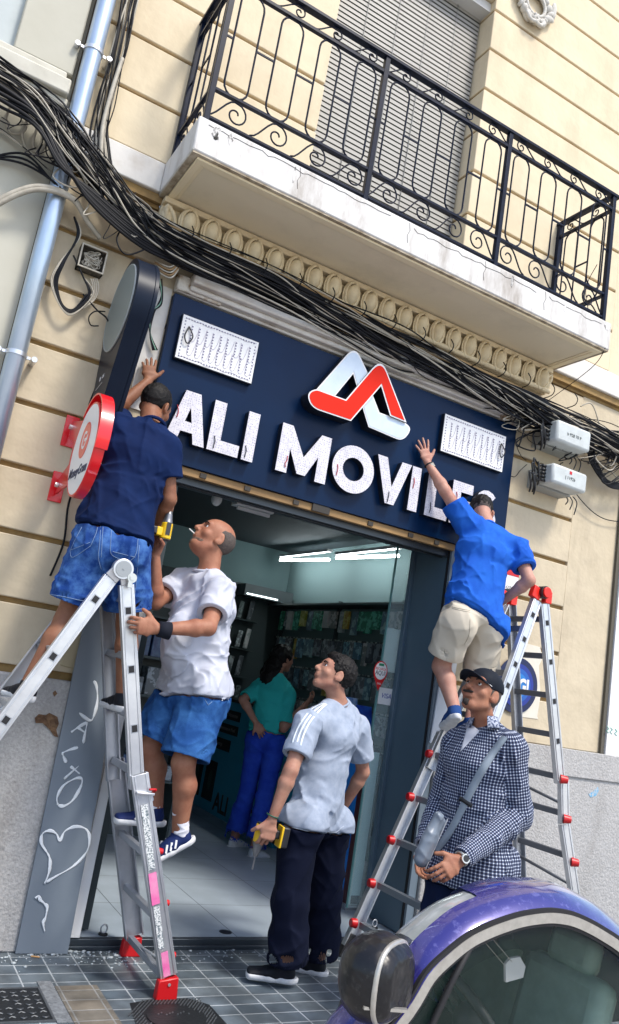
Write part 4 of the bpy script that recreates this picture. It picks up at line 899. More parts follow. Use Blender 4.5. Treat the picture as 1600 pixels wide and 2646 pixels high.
# outline in plane Y ~ -.05: a tall panel leaning to the right against the jamb
tl = at(232,1545,-.06); tr = at(300,1545,-.06)
board = tag(MB().prism([bA, bB, at(262,1990,-.06), at(300,1700,-.06), at(300,1545,-.06), at(232,1545,-.06), at(196,1700,-.06)], (0,-.018,0)).build('leaning_board', M_gb), 'tall narrow grey board leaning beside the doorway with white hand-drawn letters and a heart', 'board')
M_chalk = mat('white_paint', (.78,.82,.86), .8)
rg_ = random.Random(4)
def stroke(pts, r=.0085, Y=-.0792):
    P_ = spline([at(px,py,Y) for px,py in pts], 6); w_ = [r*(.8+.35*math.sin(i*.55+len(pts))+rg_.uniform(-.12,.12)) for i in range(len(P_))]; w_[-1] *= .35; w_[0] *= .7
    MB().tube(P_, w_, 6).build('graffiti', M_chalk, board)
def flatten(o): 
    for v in o.data.vertices: v.co.y = -.0786+(v.co.y+.0786)*.04
for pts in ([(243,1759),(250,1775),(252,1810),(243,1850),(232,1862),(205,1842)], [(184,1892),(204,1878),(226,1866)], [(226,1866),(221,1893),(216,1921)], [(202,1880),(220,1893)],
            [(160,1946),(181,1937),(202,1931)], [(161,1946),(166,1958),(172,1971)], [(166,2013),(204,1979)], [(183,1980),(207,2000)],
            [(150,2080),(148,2060),(165,2030),(195,2012),(212,2014),(208,2035),(188,2068),(165,2083),(150,2080)],
            [(115,2285),(128,2250),(128,2215),(108,2180),(110,2155),(128,2147),(146,2155),(155,2172),(168,2148),(195,2136),(222,2142),(232,2165),(225,2200),(195,2235),(150,2262),(120,2280)],
            [(92,2322),(100,2315),(104,2325),(115,2335),(122,2345),(118,2370),(112,2385),(116,2408)]):
    pts = list(pts); stroke(pts)
for o in board.children: flatten(o)
# ---------------------------------------------------------------- interior of the shop
M_glass = mat('clear_glass', (.75,.92,.90), .03, alpha=.16, spec=.6)
M_shelf = mat('shelf_black', (.06,.085,.09), .45)
GP = empty('glass_panel', (3.5,.46,0), 'tall clear glass side panel at the right of the shop entrance', 'glass panel')
MB().box((3.455,.455,.10),(3.60,.463,2.74)).build('pane', M_glass, GP)
MB().box((3.447,.45,.10),(3.455,.468,2.74)).build('pane_edge', mat('glass_edge', (.16,.34,.33), .2), GP)
tag(MB().box((3.462,.452,1.50),(3.595,.4545,1.62)).build('price_notice', M_bwhite), 'white square card sticker reading VISA on the glass by the entrance', 'sticker')
vs_ = S.objects['price_notice']
text('lettering', 'VISA', .05, (3.528,.4515,1.562), (1,0,0), (0,0,1), mat('visa_blue', (.02,.06,.35), .5), vs_, ext=.0005, align='CENTER', shear=.25, sx=.9)
tag(MB().box((3.465,.466,1.74),(3.60,.469,2.06)).build('paper_notice', mat('paper_green', (.55,.68,.66), .7)), 'pale blank sheet of paper stuck inside the glass above the pin shaped sticker', 'paper')
pin = empty('top_up_sticker', (3.40,.40,1.72), 'red and white map pin shaped sticker reading RECARGA AQUI', 'sticker')
pc = at(983,1735,.40); R_ = .056
def pinout(k, Y): 
    pts = []
    for i in range(25): a = math.radians(-25+230*i/24); pts.append(Vector((pc.x+k*R_*math.cos(a), Y, pc.z+k*R_*1.25*math.sin(a))))
    pts.append(Vector((pc.x, Y, pc.z-R_*2.3*(k if k < 1.1 else 1.06)))); return pts
MB().prism(pinout(1.08,.40), (0,-.003,0)).build('backing', M_red, pin)
MB().prism([Vector((pc.x+R_*.92*math.cos(2*math.pi*i/28), .3965, pc.z+.004+R_*1.12*math.sin(2*math.pi*i/28))) for i in range(28)], (0,-.001,0)).build('disc', M_bwhite, pin)
text('lettering', 'RECARGA', .026, (pc.x, .3950, pc.z+.018), (1,0,0), (0,0,1), M_red, pin, ext=.0005, align='CENTER', sx=.8)
text('lettering', 'AQUI', .046, (pc.x, .3950, pc.z-.012), (1,0,0), (0,0,1), M_black, pin, ext=.0005, align='CENTER', sx=.8)
text('lettering', 'DIGI', .018, (pc.x, .3950, pc.z-.088), (1,0,0), (0,0,1), M_bwhite, pin, ext=.0004, align='CENTER')
MB().box((pc.x-.022,.3945,pc.z+.040),(pc.x+.022,.396,pc.z+.058)).build('green_label', mat('lab_green', (.02,.25,.12), .5), pin)
# display counter at the right of the door
DC = empty('display_counter', (3.6,.7,.06), 'narrow display counter with a blue poster side and a pale teal front', 'counter')
MB().box((3.505,.545,.10),(3.60,1.45,1.17)).build('body', mat('counter_body', (.05,.05,.06), .5), DC)
MB().box((3.525,.532,.16),(3.60,.5445,1.15)).build('front_panel', mat('teal_panel', (.52,.78,.80), .3, var=.3, vscale=2, col2=(.36,.64,.68)), DC)
MB().box((3.507,.530,.10),(3.524,.5445,1.17)).build('front_edge', mat('teal_edge', (.55,.75,.72), .3), DC)
MB().box((3.4965,.60,.12),(3.5045,1.45,1.15)).build('side_poster', mat('blue_poster', (.01,.16,.55), .35, var=.5, vscale=3, col2=(.01,.25,.70)), DC)
MB().box((3.498,.545,.10),(3.5046,.60,1.17)).build('corner_post', mat('maroon_post', (.06,.015,.02), .4), DC)
MB().box((3.49,.53,.06),(3.60,1.45,.10)).build('base', M_alu2, DC)
MB().box((3.49,.53,1.17),(3.61,1.46,1.19)).build('top', M_black, DC)
lf = empty('leaflet_stand', (3.50,.66,1.19), 'blue leaflets reading DIGI standing on the display counter', 'leaflets')
MB().obox((3.535,.70,1.33),(.07,0,0),(0,.004,.0),(0,.03,.135)).build('leaflet', mat('digi_blue', (.01,.03,.30), .4, var=.6, vscale=14, col2=(.03,.16,.60)), lf)
MB().obox((3.48,.80,1.37),(.05,0,0),(0,.004,.0),(0,.03,.14)).build('leaflet', mat('leaf_cyan', (.02,.12,.42), .4, var=.8, vscale=16, col2=(.45,.55,.60)), lf)
text('lettering', 'DIGI', .045, (3.50,.665,1.225), (1,0,0), (0,.2,1), M_bwhite, lf, ext=.0005)
# serving counter
CX_ = 3.81
SC = empty('serving_counter', (4.0,3.4,.06), 'dark blue serving counter with black service labels and the word ALI on its front', 'counter')
MB().box((CX_,2.3,.06),(4.35,4.45,1.24)).build('body', mat('counter_blue', (.03,.34,.52), .35, var=.3, vscale=1.5, col2=(.03,.40,.60)), SC)
MB().box((CX_-.02,2.28,1.24),(4.38,4.46,1.27)).build('top', M_black, SC)
mlab = mat('label_black', (.008,.008,.010), .35)
for (y0, y1, z0, z1, s) in ((3.95,3.42,1.05,1.15,'Tablet Y Accesorios'), (4.35,4.02,1.07,1.17,'Moviles'), (3.98,3.42,.90,1.0,'Conexiones en Movil'), (4.40,4.02,.92,1.02,'De Todos'), (4.40,3.55,.72,.84,'De Compra y Recarga')):
    lb = MB().box((CX_-.005,y1,z0),(CX_-.0005,y0,z1)).build('service_label', mlab, SC)
    text('lettering', s, .055, (CX_-.0055,(y0+y1)/2,(z0+z1)/2), (0,-1,0), (0,0,1), mat('label_ink', (.40,.36,.34), .5), lb, ext=.0004, align='CENTER', sx=.9)
for (y0, y1) in ((4.06,3.78),(4.45,4.15)): 
    ph = MB().box((CX_-.006,y1,.17),(CX_-.0005,y0,.58)).build('phone_picture', mlab, SC)
    MB().ell((CX_-.0065,(y0+y1)/2-.02,.38),(.0006,.05,.10),12,8).build('phone_screen', mat('screen_green', (.03,.07,.06), .3), ph)
text('lettering', 'ALI', .26, (CX_-.002,3.72,.19), (0,-1,0), (0,0,1), mat('ali_brown', (.035,.022,.02), .5), SC, ext=.001, bold=.006)
text('lettering', 'MOVILES', .26, (CX_-.002,3.10,.19), (0,-1,0), (0,0,1), mat('ali_brown', ()), SC, ext=.001, bold=.006)
# wall displays
rp = random.Random(5)
pal = [(.16,.18,.20),(.26,.29,.31),(.50,.56,.56),(.06,.36,.22),(.50,.55,.10),(.20,.34,.42),(.70,.74,.72),(.10,.12,.14),(.14,.26,.36),(.34,.37,.36),(.60,.42,.08)]
PM = [mat('pack_%s' % n, c, .35, var=.8, vscale=13, thr=(.50,.54), col2=tuple(min(.85, x*2.6+.08) for x in c)) for n, c in zip(('black','charcoal','silver','green','lime','steel','white','jet','navy','grey','amber'), pal)]
WRt = empty('wall_rack', (4.6,2.5,1.5), 'long wall rack of hanging accessory packs on the right side wall of the shop', 'rack')
mb = MB()
for z in (1.02,1.38,1.72,2.05,2.42): mb.box((4.40 if z > 2.3 else 4.56,.7,z),(4.648,4.45,z+.02))
for y in (.7,1.9,3.1,4.4): mb.box((4.61,y,.3),(4.648,y+.03,2.5))
mb.build('frame', M_shelf, WRt)
for z in (1.38,1.72,2.05): MB().box((4.552,.7,z+.001),(4.559,4.4,z+.019)).build('price_strip', mat('strip_pale', (.62,.68,.66), .5, var=1, vscale=24, col2=(.10,.12,.12), thr=(.5,.53)), WRt)
def pack(x0, y0, z0, dx, dy, dz, i, par_label, grp):
    m_ = PM[i % len(PM)]
    o = MB().box((x0,y0,z0),(x0+dx,y0+dy,z0+dz)).build('accessory_pack', m_)
    return tag(o, par_label, 'pack', grp)
for r, z in enumerate((1.10,1.44,1.78,2.10)):
    y = .75
    while y < 4.3:
        w = rp.uniform(.06,.13); h = rp.uniform(.17,.25); idx = rp.choice((3,5,10,6,3,9,2,4,1) if r == 3 else (0,1,7,8,9,2,0,7,10,1,5,8))
        pack(4.50+rp.uniform(0,.04), y, z+.27-h, .03, w, h, idx, 'accessory pack hanging on the right hand wall rack, %s row' % ('bottom','second','third','top')[r], 'packs on the right wall rack, %s row' % ('bottom','second','third','top')[r]); y += w+rp.uniform(.015,.05)
BRk = empty('case_rack', (3.4,4.4,1.4), 'rack of clear phone cases in rows on the back wall of the shop', 'rack')
mb = MB(); mb.box((2.0,4.44,.3),(4.6,4.498,2.62))
for z in (1.18,1.50,1.83,2.17): mb.box((2.0,4.30,z),(4.25,4.44,z+.015))
mb.build('panel', M_shelf, BRk)
MB().box((3.95,4.20,2.46),(4.6,4.44,2.60)).build('header', mat('header_grey', (.12,.14,.15), .4), BRk)
MB().box((3.98,4.195,2.475),(4.40,4.199,2.49)).build('light_edge', mat('tube_glow', (.9,.9,.9), .5, emit=(.85,1,1), estr=2.0), BRk)
mcase = mat('clear_case', (.50,.60,.60), .2, var=.9, vscale=22, col2=(.03,.035,.04))
for r, z in enumerate((1.20,1.52,1.85,2.19)):
    x = 2.1
    while x < 4.2:
        h = .20+rp.uniform(0,.05); w = .085
        o = MB().obox((x, 4.36, z+h/2), (w/2*.9,.02,0), (0,.012,0), (.01,0,h/2)).build('phone_case', mcase if rp.random() < .6 else PM[rp.choice((0,1,2,5,7))], None, bevel=.01)
        tag(o, 'phone case standing on the back wall rack, %s row' % ('bottom','second','third','top')[r], 'phone case', 'cases on the back rack, %s row' % ('bottom','second','third','top')[r]); x += rp.uniform(.10,.16)
# boxed gadgets near the left inside
LR = empty('gadget_shelf', (2.1,2.6,1.2), 'black shelf of boxed gadgets just inside the shop behind the two men', 'shelf')
lx0, lx1, ly = 1.95, 2.75, 2.2
mb = MB()
for z in (.55,.90,1.23,1.55,1.90): mb.box((lx0,ly,z),(lx1,ly+.28,z+.02))
mb.box((lx0,ly+.27,.06),(lx1,ly+.30,2.1)); mb.box((lx0,ly,.06),(lx0+.02,ly+.27,2.1)); mb.box((lx1-.02,ly,.06),(lx1,ly+.27,2.1)); mb.build('frame', M_shelf, LR)
for r, z in enumerate((.57,.92,1.25,1.57)):
    x = lx0+.04
    while x < lx1-.1:
        w = rp.uniform(.10,.2); h = rp.uniform(.12,.24)
        tag(MB().box((x,ly+.02,z),(x+w,ly+.2,z+h)).build('gadget_box', mat('gadget_blue', (.03,.06,.20), .3, var=.8, vscale=18, col2=(.10,.20,.35)) if rp.random() < .4 else PM[rp.choice((0,1,7,8,5))], None, bevel=.004), 'boxed gadget on the black shelf inside, %s row' % ('bottom','second','third','top')[r], 'box', 'gadget boxes, %s row' % ('bottom','second','third','top')[r]); x += w+.02
# lamps
M_tube = mat('lit_tube', (1,1,1), .5, emit=(.92,1.0,1.0), estr=13.0)
for i, (p0, p1) in enumerate((((725,1447),(850,1446)), ((870,1442),(1030,1436)))):
    a = atX(*p0, 4.35); b = atX(*p1, 4.35); z = (a.z+b.z)/2
    L = empty('tube_light', (4.35,(a.y+b.y)/2,z), ('longer' if i else 'shorter')+' lit fluorescent tube high on the right inside the shop, '+('nearer the entrance' if i else 'farther from the entrance'), 'light', 'fluorescent tubes')
    MB().tube([(4.35,a.y,a.z),(4.35,b.y,b.z)], .015, 10).build('tube', M_tube, L); MB().box((4.32,b.y,max(a.z,b.z)+.03),(4.38,a.y,max(a.z,b.z)+.06)).build('housing', M_bwhite, L)
pp0 = at(612,1302,.7)
L = empty('ceiling_lamp', pp0, 'unlit white slim lamp hanging just inside the top of the entrance', 'light')
MB().obox(pp0+Vector((.13,0,.0)), (.15,0,.0),(0,.05,0),(0,0,.012)).build('housing', M_bwhite, L, bevel=.004); MB().obox(pp0+Vector((.13,-.02,-.03)), (.13,0,0),(0,.012,0),(0,0,.010)).build('diffuser', M_bwhite, L); MB().box((pp0.x+.1,pp0.y-.02,pp0.z+.01),(pp0.x+.13,pp0.y+.02,pp0.z+.3)).build('hanger', M_ceil, L)
pc2 = at(560,1290,.8)
L = empty('ceiling_camera', pc2, 'small white dome camera on the shop ceiling behind the rolling gate rail', 'camera'); MB().ell(pc2, (.04,.04,.05), 16, 10).build('dome', M_bwhite, L); MB().cyl(pc2+Vector((0,0,.02)), pc2+Vector((0,0,.3)), .03, 12).build('mount', M_ceil, L)
box('inner_beam', (1.12,1.15,2.86), (4.64,1.30,2.96), mat('beam_grey', (.16,.19,.22), .6), B)
# folded glass door leaf at the left
GL = empty('glass_door', (1.47,.3,.06), 'folded glass door leaf with dark frame just inside the left jamb', 'door')
MB().box((1.50,.10,.14),(1.512,.75,2.55)).build('pane', M_glass, GL)
mb = MB(); mb.box((1.485,.08,.07),(1.53,.12,2.6)); mb.box((1.485,.73,.07),(1.53,.77,2.6)); mb.build('stile', mat('door_dark', (.04,.055,.06), .4), GL, bevel=.003); MB().box((1.485,.12,.07),(1.53,.73,.14)).build('bottom_rail', M_alu, GL, bevel=.003)
# floor fittings
for i, (px, py) in enumerate(((266,2415),(967,2398))):
    p = atZ(px, py, .062); L = empty('floor_ring', p, ('left' if i == 0 else 'right')+' small steel lock ring standing on the shop threshold', 'ring', 'threshold lock rings')
    MB().tube([p+Vector((.018*math.cos(2*math.pi*k/16),0,.03+.022*math.sin(2*math.pi*k/16))) for k in range(16)], .0045, 6, closed=True).build('ring', M_alu2, L); MB().cyl(p-Vector((0,0,.001)), p+Vector((0,0,.006)), .026, 14).build('plate', M_black, L)
p = atZ(583,2408,.062)
tag(MB().cyl(p-Vector((0,0,.001)), p+Vector((0,0,.0015)), .038, 24).build('floor_socket', M_black), 'round black lock hole in the shop threshold between the ladders', 'floor hole')
# ---------------------------------------------------------------- pavement covers and litter
M_castiron = mat('cast_iron', (.022,.024,.027), .5, metal=.5, bump=.6, bscale=60, bdist=.003)
mc_ = Vector((1.70,-.86,0))
MH = empty('manhole_cover', mc_, 'round dark cast iron manhole cover with ribbed collar below the left ladder', 'manhole cover')
MB().cyl(mc_+Vector((0,0,-.01)), mc_+Vector((0,0,.006)), .13, 40).build('lid', M_castiron, MH)
ring = MB(); ring.prism([mc_+Vector((x,y,-.003)) for x, y in ((-.22,-.16),(-.16,.17),(-.05,.20),(.14,.20),(.22,.12),(.22,-.2))], (0,0,.005)); ring.build('collar', M_castiron, MH)
rb = MB()
for i in range(26):
    o = -.24+i*.018; 
    for (ax, ay) in ((1,1),):
        a = Vector((o-.05,-.15,.003)); 
        for t in range(14):
            x = o+t*.02-.12; y = -.16+t*.026
            if -.20 < x < .20 and -.16 < y < .19 and math.hypot(x, y) > .145: rb.obox(mc_+Vector((x,y,.003)), (.0088,.012,0), (.0018,-.0018,0), (0,0,.003))
rb.build('rib', mat('worn_iron', (.13,.14,.15), .45, metal=.6), MH)
for i in range(12): 
    a = i*math.pi/6; rb = None
mbm = MB()
for i in range(9): mbm.obox(mc_+Vector((-.07+.018*i, .03+.012*math.sin(i*2.1), .0075)), (.004,.006,0),(.002,-.003,0),(0,0,.0015))
mbm.build('cast_mark', mat('worn_iron', ()), MH)
sq = atZ(40,2600,0)
SQ = empty('square_cover', sq, 'square cast iron utility cover with wave pattern at the bottom left of the pavement', 'manhole cover')
a, b_ = Vector((.70,-.80,0)), Vector((1.085,-.46,0))
a = Vector((.80,-.83,0)); b_ = Vector((1.155,-.50,0))
MB().box((a.x,a.y,.0008),(b_.x,b_.y,.005)).build('lid', M_castiron, SQ, bevel=.002)
mb = MB()
for i in range(7):
    for j in range(7):
        x = a.x+.04+.046*i; y = a.y+.03+.043*j
        if (j == 3) and i < 4: continue
        s = 1 if (i+j) % 2 else -1
        mb.tube([(x,y,.006),(x+.014,y+s*.012,.007),(x+.028,y,.006)], .004, 4)
mb.build('wave_rib', mat('worn_iron', ()), SQ)
mb = MB(); frame_rect(mb, a.x-.012, b_.x+.012, a.y-.012, b_.y+.012, .0005, .0065, .011); mb.build('rim', mat('worn_iron', ()), SQ)
tag(MB().box((1.155+.013,-.86,.0006),(1.235,-.42,.0045)).build('concrete_patch', mat('cement_patch', (.20,.215,.23), .9, var=1, vscale=40, col2=(.11,.12,.13), bump=.8, bscale=80)), kind='structure')
# white plaster dust and crumbs along the wall
md = mat('plaster_dust', (.55,.60,.62), .95, var=1, vscale=30, col2=(.30,.34,.36))
rd = random.Random(3); mb = MB()
for i in range(420):
    x = rd.choice((rd.uniform(.8,1.9), rd.uniform(1.4,3.0))); y = -.03-abs(rd.gauss(0,.10)); s = rd.uniform(.0015,.007) if rd.random() < .92 else rd.uniform(.008,.014)
    mb.ell((x,y,s*.4), (s*rd.uniform(.7,1.6), s, s*.5), 5, 3)
tag(mb.build('plaster_dust', md), 'scattered white plaster dust and crumbs on the pavement along the wall', 'dust', kind='stuff')
mb = MB(); mb.cyl((1.20,-.11,.006),(1.24,-.125,.006),.004,6)
tag(mb.build('cigarette_end', mat('filter_tan', (.55,.30,.12), .8)), 'tan cigarette end on the pavement below the leaning board', 'cigarette end')
# drip/fan pole visible at the right: advertising disc on the wall
DG = at(1345,1772,-.03); dz = DG.z
AD = empty('wall_disc', DG, 'round dark blue wall sign with lighter rings reading DIGI, behind the right ladder', 'sign')
for k, (R, c) in enumerate(((.205,(.004,.012,.07)),(.160,(.010,.03,.26)),(.125,(.010,.10,.42)),(.09,(.012,.19,.55)))):
    MB().prism([Vector((DG.x-.02+R*math.cos(2*math.pi*i/48), -.012-.004*k, dz+R*math.sin(2*math.pi*i/48))) for i in range(48)], (0,-.004,0)).build('ring', mat('disc_%s' % ('navy','royal','azure','sky')[k], c, .35), AD)
text('lettering', 'DIGI', .14, (DG.x-.02,-.030,dz-.005), (1,0,0), (0,0,1), M_bwhite, AD, ext=.001, align='CENTER', bold=.006, sx=.75)
# small red white wall notice behind the right ladder top
nb = at(1322,1512,-.01)
nn_ = tag(MB().box((nb.x-.10,-.012,nb.z-.14),(nb.x+.06,-.001,nb.z+.12)).build('wall_notice', M_bwhite), 'small white wall notice with a red top band beside the right ladder top', 'notice')
MB().box((nb.x-.10,-.014,nb.z+.07),(nb.x+.06,-.0125,nb.z+.12)).build('red_band', M_red, nn_)
text('lettering', '((i))', .05, (nb.x-.02,-.0135,nb.z-.03), (1,0,0), (0,0,1), M_black, nn_, ext=.0005, align='CENTER')
# white strip of sheet behind the right ladder
tag(MB().bar(Vector((3.66,-.03,1.30)), Vector((3.70,-.03,2.15)), .12, .012, up=(0,1,0)).build('leaning_sheet', mat('panel_lilac', (.62,.66,.72), .5)), 'narrow pale panel leaning on the wall behind the legs in beige shorts', 'panel')
# ---------------------------------------------------------------- parked car
M_paint = mat('purple_paint', (.030,.026,.20), .25, metal=.25, coat=1.0, var=.45, vscale=55, col2=(.20,.19,.48), thr=(.55,.68), bump=.03, bscale=300)
M_silver = mat('silver_trim', (.50,.48,.44), .38, metal=.6, var=.5, vscale=50, col2=(.34,.32,.29))
M_wglass = mat('car_glass', (.03,.06,.05), .04, alpha=.15, spec=.6, coat=.5)
M_mirror = mat('mirror_glass', (.55,.62,.60), .03, metal=1.0)
M_seat = mat('pale_green_seat', (.34,.50,.40), .5, var=.6, vscale=10, col2=(.20,.31,.25)); M_dash = mat('dash_black', (.012,.014,.016), .5)
YN = -3.0
CAR = empty('parked_car', (1.9, -2.4, -.13), 'glossy purple round-roofed small car with silver window trim parked at the kerb in the foreground', 'car')
arc_px = [(1040,2600),(1097,2508),(1150,2455),(1202,2414),(1250,2389),(1303,2369),(1350,2356),(1404,2349),(1440,2350),(1479,2358),(1520,2376),(1555,2396),(1600,2426),(1660,2480),(1740,2575)]
arc = [at(px,py,YN) for px,py in arc_px]; arc = spline([Vector((arc[0].x-.10,YN,arc[0].z-.10))]+arc+[Vector((arc[-1].x+.12,YN,arc[-1].z-.10)), Vector((arc[-1].x+.42,YN,arc[-1].z-.30))], 4)
na = len(arc)
prof = [(-.012,-.012),(.0,.008),(.02,.024),(.045,.034),(.08,.040),(.14,.038),(.22,.018),(.32,-.02),(.46,-.09),(.62,-.18),(.8,-.30),(1.0,-.45),(1.12,-.62)]
def roofpt(i, dy, dz):
    a = arc[i]; k = (a.z-.80)/.32; k = max(.15, min(1, k)); u = max(0, min(1, (a.x-1.45)/1.0)); wd_ = .30+.70*u*u*(3-2*u)
    d2 = dy if dy < .14 else .14+(dy-.14)*wd_
    dz += max(0, a.x-1.70)*.17*min(1, max(0, dy)/.12)*(1 if dy < .5 else max(0, 1-(dy-.5)*2))
    return Vector((a.x+.02*d2, YN+d2, a.z+dz*(.5+.5*k)))
def loft(i0, i1, pr, name, m, par, th=.0):
    vs = []; fs = []
    for i in range(i0, i1): 
        for dy, dz in pr: vs.append(roofpt(i, dy, dz))
    n = len(pr)
    for i in range(i1-i0-1):
        for j in range(n-1): fs.append((i*n+j, i*n+j+1, (i+1)*n+j+1, (i+1)*n+j))
    return MB().add(vs, fs, True).build(name, m, par)
iw = 22
roof = loft(iw, na, prof, 'roof', M_paint, CAR)
loft(0, iw+1, prof[:4]+[(.065,.039)], 'windscreen_pillar', M_paint, CAR)
loft(9, iw+1, [(.060,.033),(.09,.036),(.12,.033),(.15,.022),(.19,-.01),(.24,-.07)], 'windscreen', mat('windscreen_glare', (.35,.38,.38), .12, spec=.9, metal=.3, var=.6, vscale=14, col2=(.55,.56,.55)), CAR)  # pale opaque tone: the reflected sky is put into the glass colour
def band(d0, d1, Y, name, m, par, lo=2, hi=None):
    vs = []; fs = []; pts = arc[lo:hi]
    for i, p in enumerate(pts):
        a = pts[max(i-1,0)]; b = pts[min(i+1,len(pts)-1)]; t = (b-a).normalized(); n = Vector((t.z,0,-t.x))
        vs += [p+n*d0+Vector((0,Y-YN,0)), p+n*d1+Vector((0,Y-YN,0)), p+n*d1+Vector((0,Y-YN+.012,0)), p+n*d0+Vector((0,Y-YN+.012,0))]
    for i in range(len(pts)-1):
        for q in range(4): q2 = (q+1)%4; fs.append((4*i+q, 4*i+q2, 4*i+4+q2, 4*i+4+q))
    return MB().add(vs, fs).build(name, m, par)
band(-.004, .006, YN-.010, 'door_seal', M_rubber, CAR); band(.006, .030, YN-.012, 'window_trim', M_silver, CAR); band(.030, .038, YN-.008, 'window_seal', M_rubber, CAR)
# side glass plane
gp = []
for p in arc[6:-6]:
    gp.append(p)
poly = []
pts = arc[3:-5]
for i, p in enumerate(pts):
    a = pts[max(i-1,0)]; b = pts[min(i+1,len(pts)-1)]; t = (b-a).normalized(); n = Vector((t.z,0,-t.x)); poly.append(p+n*.034+Vector((0,.004,0)))
zb = .70
poly = [q for q in poly if q.z > zb+.01]
door = MB().prism(poly+[Vector((poly[-1].x,YN+.004,zb)), Vector((poly[0].x,YN+.004,zb))], (0,.004,0)).build('side_window', M_wglass, CAR)
pq = [at(1222,2428,YN), at(1168,2530,YN), at(1112,2650,YN), at(1085,2720,YN)]
MB().tube([q+Vector((0,-.004,0)) for q in pq], .008, 6).build('window_divider', M_rubber, CAR)
# lower body: low shell plus the near side door skin and front wing
low = [Vector((1.02,YN+.01,-.02)),Vector((1.00,YN+.01,.25)),Vector((1.12,YN+.01,.36)),Vector((2.9,YN+.01,.36)),Vector((3.1,YN+.01,.2)),Vector((3.1,YN+.01,-.02))]
bo = MB().prism(low, (0,1.15,0)).build('body', M_paint, CAR, bevel=.05)
dk = [Vector((1.08,YN-.005,.30)),Vector((1.10,YN-.005,.70)),Vector((1.2,YN-.005,.80)),Vector((1.35,YN-.005,.80)),Vector((1.6,YN-.005,.72)),Vector((2.3,YN-.005,.72)),Vector((2.9,YN-.005,.66)),Vector((3.05,YN-.005,.30))]
MB().prism(dk, (0,.09,0)).build('door', M_paint, CAR, bevel=.03)
MB().ell(Vector((1.25,-2.90,.64)), (.155,.12,.25), 28, 18).build('front_wing', M_paint, CAR)
for x in (1.25, 2.75):
    for y in (-2.96, -1.92):
        w = MB().cyl((x,y-.07,.09),(x,y+.07,.09),.22,28).build('wheel', M_rubber, CAR, bevel=.02)
        MB().cyl((x,y-.076,.09),(x,y+.076,.09),.14,24).build('rim', M_silver, w)
# cabin
cab = MB().box((1.3,-2.90,.361),(2.9,-2.05,.42)).build('cabin_floor', M_dash, CAR)
MB().obox((1.62,-2.66,.66),(.13,0,.02),(0,.26,0),(-.01,0,.05)).build('dashboard', M_dash, CAR, bevel=.03)
sc_ = at(1215,2640,-2.72); sn = Vector((.75,-.12,.55)).normalized(); sx_ = sn.orthogonal().normalized(); sy_ = sn.cross(sx_)
MB().tube([sc_+(sx_*math.cos(2*math.pi*k/32)+sy_*math.sin(2*math.pi*k/32))*.155 for k in range(32)], .014, 8, closed=True).build('steering_wheel', M_dash, CAR)
MB().ell(sc_, (.05,.05,.05)).bar(sc_-sx_*.15, sc_+sx_*.15, .03, .012).bar(sc_-sy_*.15, sc_, .03, .012).build('wheel_hub', M_dash, CAR)
for (x, y) in ((2.02,-2.74),(2.10,-2.36)):
    zc = .70 if y < -2.5 else .60; s_ = MB().obox((x,y,zc-.02),(.045,0,-.012),(0,.15,0),(.05,0,.20)).build('seat_back', M_seat, CAR, bevel=.035); MB().obox((x+.055,y,zc+.22),(.03,0,-.006),(0,.085,0),(.012,0,.05)).build('headrest', M_seat, s_, bevel=.025); MB().ell((x-.22,y,.50),(.26,.17,.10),18,10).build('seat_cushion', M_seat, s_)
tg = at(1332,2505,-2.9); MB().prism([tg+Vector((x*1.0,0,z*1.0)) for x, z in ((-.028,-.03),(.030,-.02),(.035,.006),(.012,.03),(-.02,.026),(-.035,.012))], (0,.008,0)).build('hanging_tag', mat('tag_white', (.62,.64,.62), .6), CAR)
MB().tube([at(1245,2425,-2.9), at(1300,2490,-2.9)], .0012, 4).tube([at(1268,2420,-2.9), at(1322,2484,-2.9)], .0012, 4).build('tag_string', M_cablew, CAR)
# door mirror
mcn = at(1006,2535,-3.02)
DM = bpy.data.objects.new('door_mirror', None); COL.objects.link(DM); DM.location = mcn; DM.parent = CAR; DM.matrix_parent_inverse = pinv(CAR)
